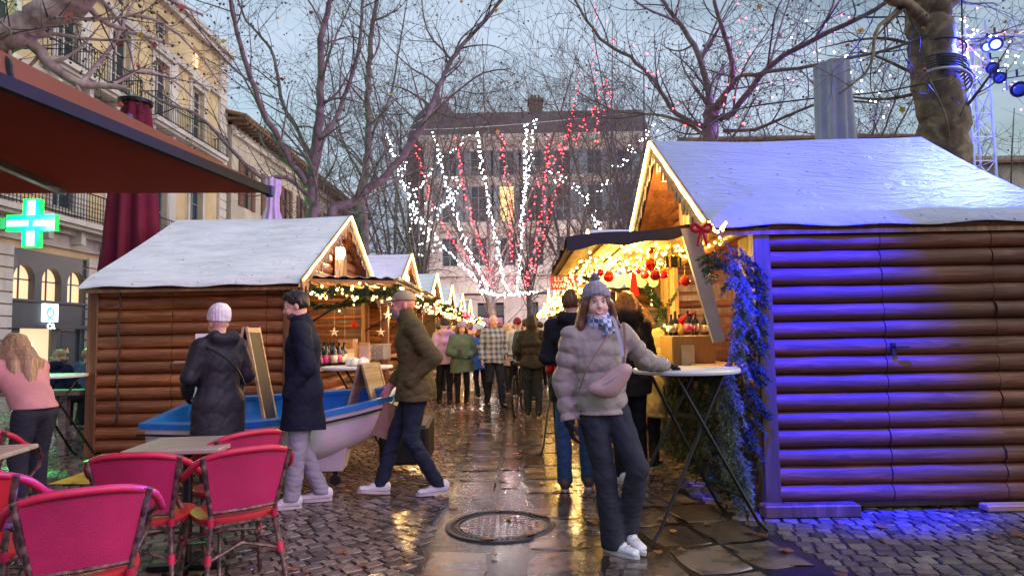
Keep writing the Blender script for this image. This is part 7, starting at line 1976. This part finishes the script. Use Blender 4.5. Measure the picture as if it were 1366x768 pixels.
# woman with the white knitted hat
person('woman seen from behind in a long dark grey coat and white knitted hat', -2.44, 5.42, -128, 1.60, dict(elL=(.26, -.02, 1.17), wrL=(.16, -.25, 1.00), elR=(-.27, .0, 1.16), wrR=(-.14, -.27, 1.02), head=(0, -.03, 1.63), palmL=(-1, 0, .3), palmR=(1, 0, .3)),
    top=dict(mat=puff('charcoal_coat', (.026, .026, .034), .55), hem=.52, thick=1.12, flare=1.05, name='coat', wr=.006, collar=.75), legs=dict(mat=BLKJ), shoes=(SHOE_K, SOLE, 0), hood='down', hat=('beanie', fabric('white_knit', (.78, .75, .78), weave=90), 'slouch'), gloves=fabric('dark_glove', (.02, .02, .022)), seed=21, headtilt=8)
pb = MB(); pb.tube(catmull([(.19, .0, 1.34), (.08, .17, 1.24), (-.05, .19, 1.12), (-.16, .12, .98)], 14), .008, 5); tagp = pb.build('thin_strap', M['black_metal'], None); tagp.location = (-2.44, 5.42, 0); tagp.rotation_euler.z = R(-128); tagp.name = 'bag_strap'; tag(tagp, 'black braided bag strap across the back of the dark grey coat', 'bag')
# man with the cap
P4, J4, hp4 = person('man in a beige cap and olive jacket striding left with a paper bag', -.88, 5.8, -78, 1.76, dict(pel=(0, 0, .92), hipL=(.085, 0, .91), hipR=(-.085, 0, .91), kneeR=(-.09, -.17, .53), ankR=(-.07, -.31, .10), footR=(0, -1, .12), kneeL=(.09, -.06, .49), ankL=(.08, .18, .10), footL=(0, -1, -.05),
    elL=(.27, .12, 1.17), wrL=(.20, -.06, .98), bareL=False, elR=(-.25, -.02, 1.15), wrR=(-.22, -.20, .93), head=(0, -.115, 1.62), neck=(0, -.055, 1.48), chest=(0, -.035, 1.295), shL=(.175, -.035, 1.42), shR=(-.175, -.035, 1.42), waist=(0, -.01, 1.07)),
    top=dict(mat=fabric('olive_jacket', (.105, .082, .034), fold=.5), hem=.80, thick=1.17, collar=.9, wr=.009, sleeve=1.02), legs=dict(mat=NAVYJ, r=1.0, flare=1.1, end=.10), shoes=(SHOE_W, SOLE, 0), hat=('cap', fabric('beige_cap', (.33, .26, .17))), hair=None, hood=None, skin=SKR, seed=31)
beard(P4, hp4, hair_mat('grey_beard', (.16, .13, .12), (.36, .33, .31)))
KB = thing('paper_bag', 'brown paper carrier bag swinging beside the man in the cap', 'bag', (-1.205, 5.98, .46), R(12)); KB.rotation_euler = (0, R(24), R(12))
kraft = mat('kraft_paper', (.33, .20, .13), .75, var=.1, bump=.4, bscale=20, bdist=.008)
b = MB(); b.add([(-.11, -.05, 0), (.11, -.05, 0), (.11, .05, 0), (-.11, .05, 0), (-.12, -.045, .30), (.12, -.045, .30), (.12, .045, .30), (-.12, .045, .30)], [(0,3,2,1),(0,1,5,4),(1,2,6,5),(2,3,7,6),(3,0,4,7)]); b.build('bag_body', kraft, KB)
for y_ in (-.045, .045): b = MB(); b.tube(catmull([(-.05, y_, .30), (-.03, y_*.4, .40), (.03, y_*.4, .40), (.05, y_, .30)], 8), .004, 5); b.build('handle', kraft, KB)
# woman in the pink coat
person('woman with long light brown hair in a pink wool jacket leaning over the left table', -3.92, 5.35, -112, 1.58, dict(pel=(0, .06, .90), waist=(0, -.02, 1.03), chest=(0, -.14, 1.19), neck=(0, -.22, 1.35), head=(0, -.29, 1.45), shL=(.17, -.19, 1.28), shR=(-.17, -.19, 1.28), elL=(.25, -.26, 1.02), elR=(-.24, -.28, 1.02), wrL=(.22, -.38, .80), wrR=(-.2, -.42, .80),
    hipL=(.085, .05, .88), hipR=(-.085, .05, .88), kneeL=(.1, .0, .48), kneeR=(-.1, -.06, .48), ankL=(.10, .12, .085), ankR=(-.1, -.03, .085)),
    top=dict(mat=fabric('pink_wool', (.62, .30, .30), fold=.4), hem=.93, thick=1.12, wr=.005, sleeve=1.1, name='jacket'), legs=dict(mat=DKJ, r=1.06, flare=1.25, end=.10), shoes=(SHOE_K, SOLE, 1), hair=('long', HL_, .26, (.02, .20, -.02), 1), gloves=fabric('dark_glove2', (.02, .02, .022)), seed=41, headtilt=38)
# dark haired man and auburn woman behind the smiling woman
person('dark haired man seen from behind in a black hooded jacket and blue jeans', .50, 5.9, 176, 1.74, build=.9, pose=dict(ankR=(-.11, -.05, .085), elL=(.24, -.02, 1.16), wrL=(.2, -.22, 1.08), elR=(-.24, -.02, 1.16), wrR=(-.2, -.2, 1.05)), top=dict(mat=fabric('black_jacket', (.014, .013, .018)), hem=.78, thick=1.1), legs=dict(mat=BLUEJ, r=1.05, flare=1.2, end=.12), shoes=(SHOE_B, SOLE, 1), hair=('short', HB_), hood='down', seed=51, headturn=-20)
person('auburn haired woman seen from behind in a black hooded jacket at the right counter', 1.02, 6.15, 196, 1.74, dict(elL=(.24, -.05, 1.16), wrL=(.18, -.25, 1.1), elR=(-.24, -.02, 1.16), wrR=(-.2, -.2, 1.05)), top=dict(mat=fabric('black_jacket2', (.016, .014, .016)), hem=.80, thick=1.12), legs=dict(mat=BLKJ, r=1.05, end=.12), shoes=(SHOE_W, SOLE, 0), hair=('long', HG_, .10), hood='down', seed=61)
person('person in a cream quilted coat at the right counter behind the auburn haired woman', 1.30, 6.85, 150, 1.62, dict(), top=dict(mat=puff('cream_coat', (.55, .42, .22)), hem=.55, thick=1.15, quilt=(.14, .014), name='coat'), legs=dict(mat=BLKJ), hair=('long', HB_, .15), seed=71, h=.012)
RB = thing('red_backpack', 'red backpack hanging at the side of the dark haired man', 'backpack', (.30, 6.02, 1.12)); Fb = Field(np.array([-.2, -.2, -.25]), np.array([.2, .2, .25]), .010); Fb.cone((0, 0, -.08), (0, 0, .08), (.045, .08), (.04, .07), .02); Fb.wrinkle(.006, 30, 2); Fb.mesh('pack', fabric('red_nylon', (.55, .01, .02), .5), RB)
# mid distance
def mid(label, px, yfoot, ytop, rz, **kw):
    g = G(px, yfoot); Hh = P(px, ytop, g.y).z; rr = random.Random(int(px)); s1 = rr.uniform(-.16, .16); s2 = rr.uniform(-.05, .05)
    ps = dict(ankL=(.10+s2, .03+s1, .09), ankR=(-.10+s2, .03-s1, .09), kneeL=(.10, -.03+s1*.3, .5), kneeR=(-.1, -.03-s1*.3, .5), elL=(.24, .06-s1*.5, 1.15), elR=(-.24, .06+s1*.5, 1.15), wrL=(.24, -.04-s1, .91), wrR=(-.24, -.04+s1, .91)); ps.update(kw.get('pose') or {}); kw['pose'] = ps
    return person(label, g.x, g.y, rz, Hh/1.02, **kw)
mid('person in a black hooded puffer jacket and jeans seen from behind in mid street', 712, 556, 420, 172, top=dict(mat=puff('black_puffer', (.022, .019, .020)), hem=.86, thick=1.22, quilt=(.13, .016), wr=.004), legs=dict(mat=NAVYJ, r=1.05), shoes=(SHOE_K, SHOE_W, 0), hood='up', pose=dict(elL=(.27, -.02, 1.16), wrL=(.2, -.16, .98), elR=(-.28, -.02, 1.16), wrR=(-.22, -.16, .98)), seed=81)
m = NT('plaid'); v = m.coord(); w1 = m.n('ShaderNodeTexWave', Scale=3.1, Distortion=.6); m.l(v, w1.inputs[0]); w2 = m.n('ShaderNodeTexWave', Scale=3.1, Distortion=.6, _bands_direction='Z'); m.l(v, w2.inputs[0]); m.set('Base Color', m.mix(m.math('MULTIPLY', m.math('ADD', w1.outputs[1], w2.outputs[1]), .5), (.03, .05, .11), (.42, .46, .55))); m.set('Roughness', .9); PLAID = m.mat
mid('bald smiling man in a blue and white plaid jacket walking towards us', 660, 543, 418, 24, top=dict(mat=PLAID, hem=.84, thick=1.1), legs=dict(mat=NAVYJ, r=1.08), shoes=(SHOE_K, SHOE_K, 0), pose=dict(elR=(-.25, .05, 1.15), wrR=(-.27, -.05, .9), elL=(.25, .05, 1.15), wrL=(.2, -.12, .98)), seed=91)
mid('person in a sage green hooded cape looking down at a phone', 617, 543, 428, 12, top=dict(mat=fabric('sage_cape', (.09, .14, .12)), hem=.72, thick=1.25, flare=1.15, name='cape'), legs=dict(mat=BLKJ, r=.85), shoes=(SHOE_B, SOLE, 0), hat=('beanie', knit_mat('mauve_knit', (.34, .28, .36))), hair=('long', HB_, .12), pose=dict(elL=(.27, 0, 1.13), wrL=(.10, -.26, 1.08), elR=(-.27, 0, 1.13), wrR=(-.10, -.26, 1.08), palmL=(-1, 0, 0), palmR=(1, 0, 0)), gloves=fabric('sage_glove', (.1, .14, .12)), headtilt=22, seed=101)
mid('person in a lilac jacket and dark hat at the third left chalet', 594, 541, 425, 190, top=dict(mat=puff('lilac_puffer', (.50, .33, .58)), hem=.86, thick=1.15, quilt=(.14, .012)), legs=dict(mat=BLKJ), hat=('beanie', knit_mat('dark_knit', (.04, .03, .05))), hood='down', seed=111)
mid('woman in a bright blue coat and pale blue hat behind the plaid jacket', 641, 531, 434, 200, top=dict(mat=puff('bright_blue_coat', (.02, .10, .50)), hem=.70, thick=1.12, name='coat'), legs=dict(mat=BLKJ), hat=('beanie', knit_mat('paleblue_knit', (.36, .45, .62))), hair=('long', HB_, .12), seed=121, headturn=60)
mid('person in a pale beige coat with the hood up next to the plaid jacket', 679, 524, 430, 30, top=dict(mat=puff('beige_coat', (.48, .40, .36)), hem=.70, thick=1.12, name='coat'), legs=dict(mat=DKJ), hood='up', seed=131)
mid('person in a whitish jacket and maroon hat walking away left of the black puffer', 692, 531, 424, 175, top=dict(mat=puff('whitish_jacket', (.50, .50, .55)), hem=.84, thick=1.1), legs=dict(mat=BLKJ), hat=('beanie', knit_mat('maroon_knit', (.20, .02, .05))), seed=141)
mid('person in a dark teal jacket half hidden behind the black puffer jacket', 703, 535, 424, 180, top=dict(mat=fabric('teal_jacket', (.03, .07, .09)), hem=.8, thick=1.1), legs=dict(mat=BLKJ), hair=('short', HD_), seed=151)
crowd = [(606, 514, 430, 20, (.03, .03, .035), 'black', 'short'), (628, 512, 432, 160, (.42, .12, .10), 'brick red', 'beanie'), (649, 505, 434, 10, (.30, .30, .36), 'grey', 'short'), (668, 503, 430, 180, (.05, .04, .05), 'black', 'beanie'), (684, 505, 434, 0, (.30, .05, .08), 'maroon', 'beanie'), (699, 500, 433, 185, (.04, .06, .14), 'navy', 'short'), (722, 515, 428, 200, (.05, .05, .05), 'black', 'short'), (736, 520, 430, 150, (.20, .14, .08), 'brown', 'beanie'), (654, 496, 436, 170, (.5, .46, .44), 'cream', 'short'), (676, 494, 436, 20, (.08, .12, .30), 'blue', 'beanie'), (588, 523, 430, 120, (.10, .09, .10), 'dark grey', 'beanie')]
plc = ['near the third left chalet', 'between the sage cape and the blue coat', 'just left of the plaid jacket far down the street', 'straight behind the plaid jacket', 'far off under the red strands', 'far off behind the whitish jacket', 'right of the black puffer jacket', 'beside the right row under the red sign', 'in the distance at the foot of the wrapped tree', 'in the far distance in mid street', 'close to the second left chalet counter']
for i, (px, yf, yt, rz, c, nme, hd) in enumerate(crowd):
    mid('distant person in a %s jacket %s' % (nme, plc[i]), px, yf, yt, rz, top=dict(mat=fabric('crowd_%d' % i, c), hem=.8, thick=1.12), legs=dict(mat=(BLKJ, NAVYJ, DKJ)[i % 3]), hat=('beanie', knit_mat('crowd_knit_%d' % (i % 3), ((.3, .1, .1), (.1, .1, .12), (.4, .38, .4))[i % 3])) if hd == 'beanie' else None, hair=('short', (HD_, HB_)[i % 2]), seed=160+i, h=.022, group='distant strollers in the market street')
# two seated people near the bank
for (px, yt, Yp, c, lab, fur) in ((78, 478, 10.5, (.015, .02, .06), 'seated person in a navy parka with a fur trimmed hood near the bank', True), (116, 488, 11.5, (.07, .12, .22), 'seated person in a denim blue jacket beside the left chalet corner', False)):
    p = P(px, yt, Yp); person(lab, p.x, Yp, 170, 1.70, dict(pel=(0, .05, .50), hipL=(.09, .03, .49), hipR=(-.09, .03, .49), waist=(0, .03, .64), chest=(0, .0, .86), neck=(0, .0, 1.03), head=(0, -.03, 1.17), shL=(.175, 0, .98), shR=(-.175, 0, .98), elL=(.24, -.05, .72), elR=(-.24, -.05, .72), wrL=(.15, -.25, .68), wrR=(-.15, -.25, .68), kneeL=(.12, -.38, .50), kneeR=(-.12, -.38, .50), ankL=(.12, -.36, .085), ankR=(-.12, -.36, .085)),
        top=dict(mat=fabric('seat_%d' % int(px), c), hem=.46, thick=1.12), legs=dict(mat=DKJ), hair=('short', HL_), hood='down' if fur else None, hat=('fur', hair_mat('fur', (.3, .2, .12), (.55, .42, .3))) if fur else None, seed=200+px)
    st = thing('stool', 'low stool under the ' + ('navy parka' if fur else 'denim blue jacket'), 'stool', (p.x, Yp+.02, 0)); b = MB(); b.lathe([(.17, .37), (.18, .39), (.17, .41), (0, .41)], n=16); b.build('seat', M['grey_wood'], st)
    for k in range(4): a = PI/4+k*PI/2; b = MB(); b.tube([(.11*math.cos(a), .11*math.sin(a), .38), (.16*math.cos(a), .16*math.sin(a), 0)], .014, 6); b.build('leg', M['black_metal'], st)
# phone in the hands of the person in the cape, bicycle
g = G(617, 543); ph = MB(); ph.box((g.x-.02, g.y-.34, 1.06), (.07, .01, .13), rot=Euler((R(-50), 0, 0)), bev=.004); tag(ph.build('phone', M['rubber']), 'black phone held by the person in the sage cape', 'phone')
bk = thing('bicycle', 'dark bicycle standing left of the black puffer jacket', 'bicycle', (G(693, 552).x, G(693, 552).y+.1, 0), R(82))
for x in (-.52, .52):
    b = MB(); b.tube([(x+.33*math.cos(t), 0, .34+.33*math.sin(t)) for t in np.linspace(0, 2*PI, 33)[:-1]], .018, 6, closed=True); w_ = b.build('wheel', M['rubber'], bk, smooth=True)
    b = MB()
    for k in range(12): a = k*PI/6; b.tube([(x, 0, .34), (x+.32*math.cos(a), 0, .34+.32*math.sin(a))], .003, 3, cap=False)
    b.tube([(x, -.04, .34), (x, .04, .34)], .02, 8); b.build('spokes', M['steel'], w_)
b = MB()
for p, q_ in (((-.52, 0, .34), (-.08, 0, .30)), ((-.08, 0, .30), (-.2, 0, .82)), ((-.52, 0, .34), (-.19, 0, .76)), ((-.08, 0, .30), (.38, 0, .78)), ((-.19, 0, .76), (.36, 0, .84)), ((.36, 0, .90), (.52, 0, .34))): b.tube([p, q_], .016, 6)
b.build('frame', M['black_metal'], bk); b = MB(); b.tube([(.34, -.25, 1.0), (.40, 0, .98), (.34, .25, 1.0)], .013, 6); b.tube([(.36, 0, .9), (.39, 0, .99)], .013, 6); b.build('handlebar', M['black_metal'], bk); b = MB(); b.box((-.22, 0, .88), (.24, .12, .05), bev=.02); b.tube([(-.2, 0, .8), (-.215, 0, .87)], .012, 6); b.build('saddle', M['rubber'], bk)
# ------------------------------------------------------------------ view
scene.view_settings.view_transform = 'Standard'; scene.view_settings.look = 'None'
scene.view_settings.gamma = 1; scene.view_settings.use_curve_mapping = False
scene.view_settings.exposure = 1.18
scene.cycles.max_bounces = 6; scene.cycles.diffuse_bounces = 2; scene.cycles.glossy_bounces = 3; scene.cycles.transmission_bounces = 2
scene.cycles.caustics_reflective = False; scene.cycles.caustics_refractive = False
scene.cycles.sample_clamp_indirect = 6
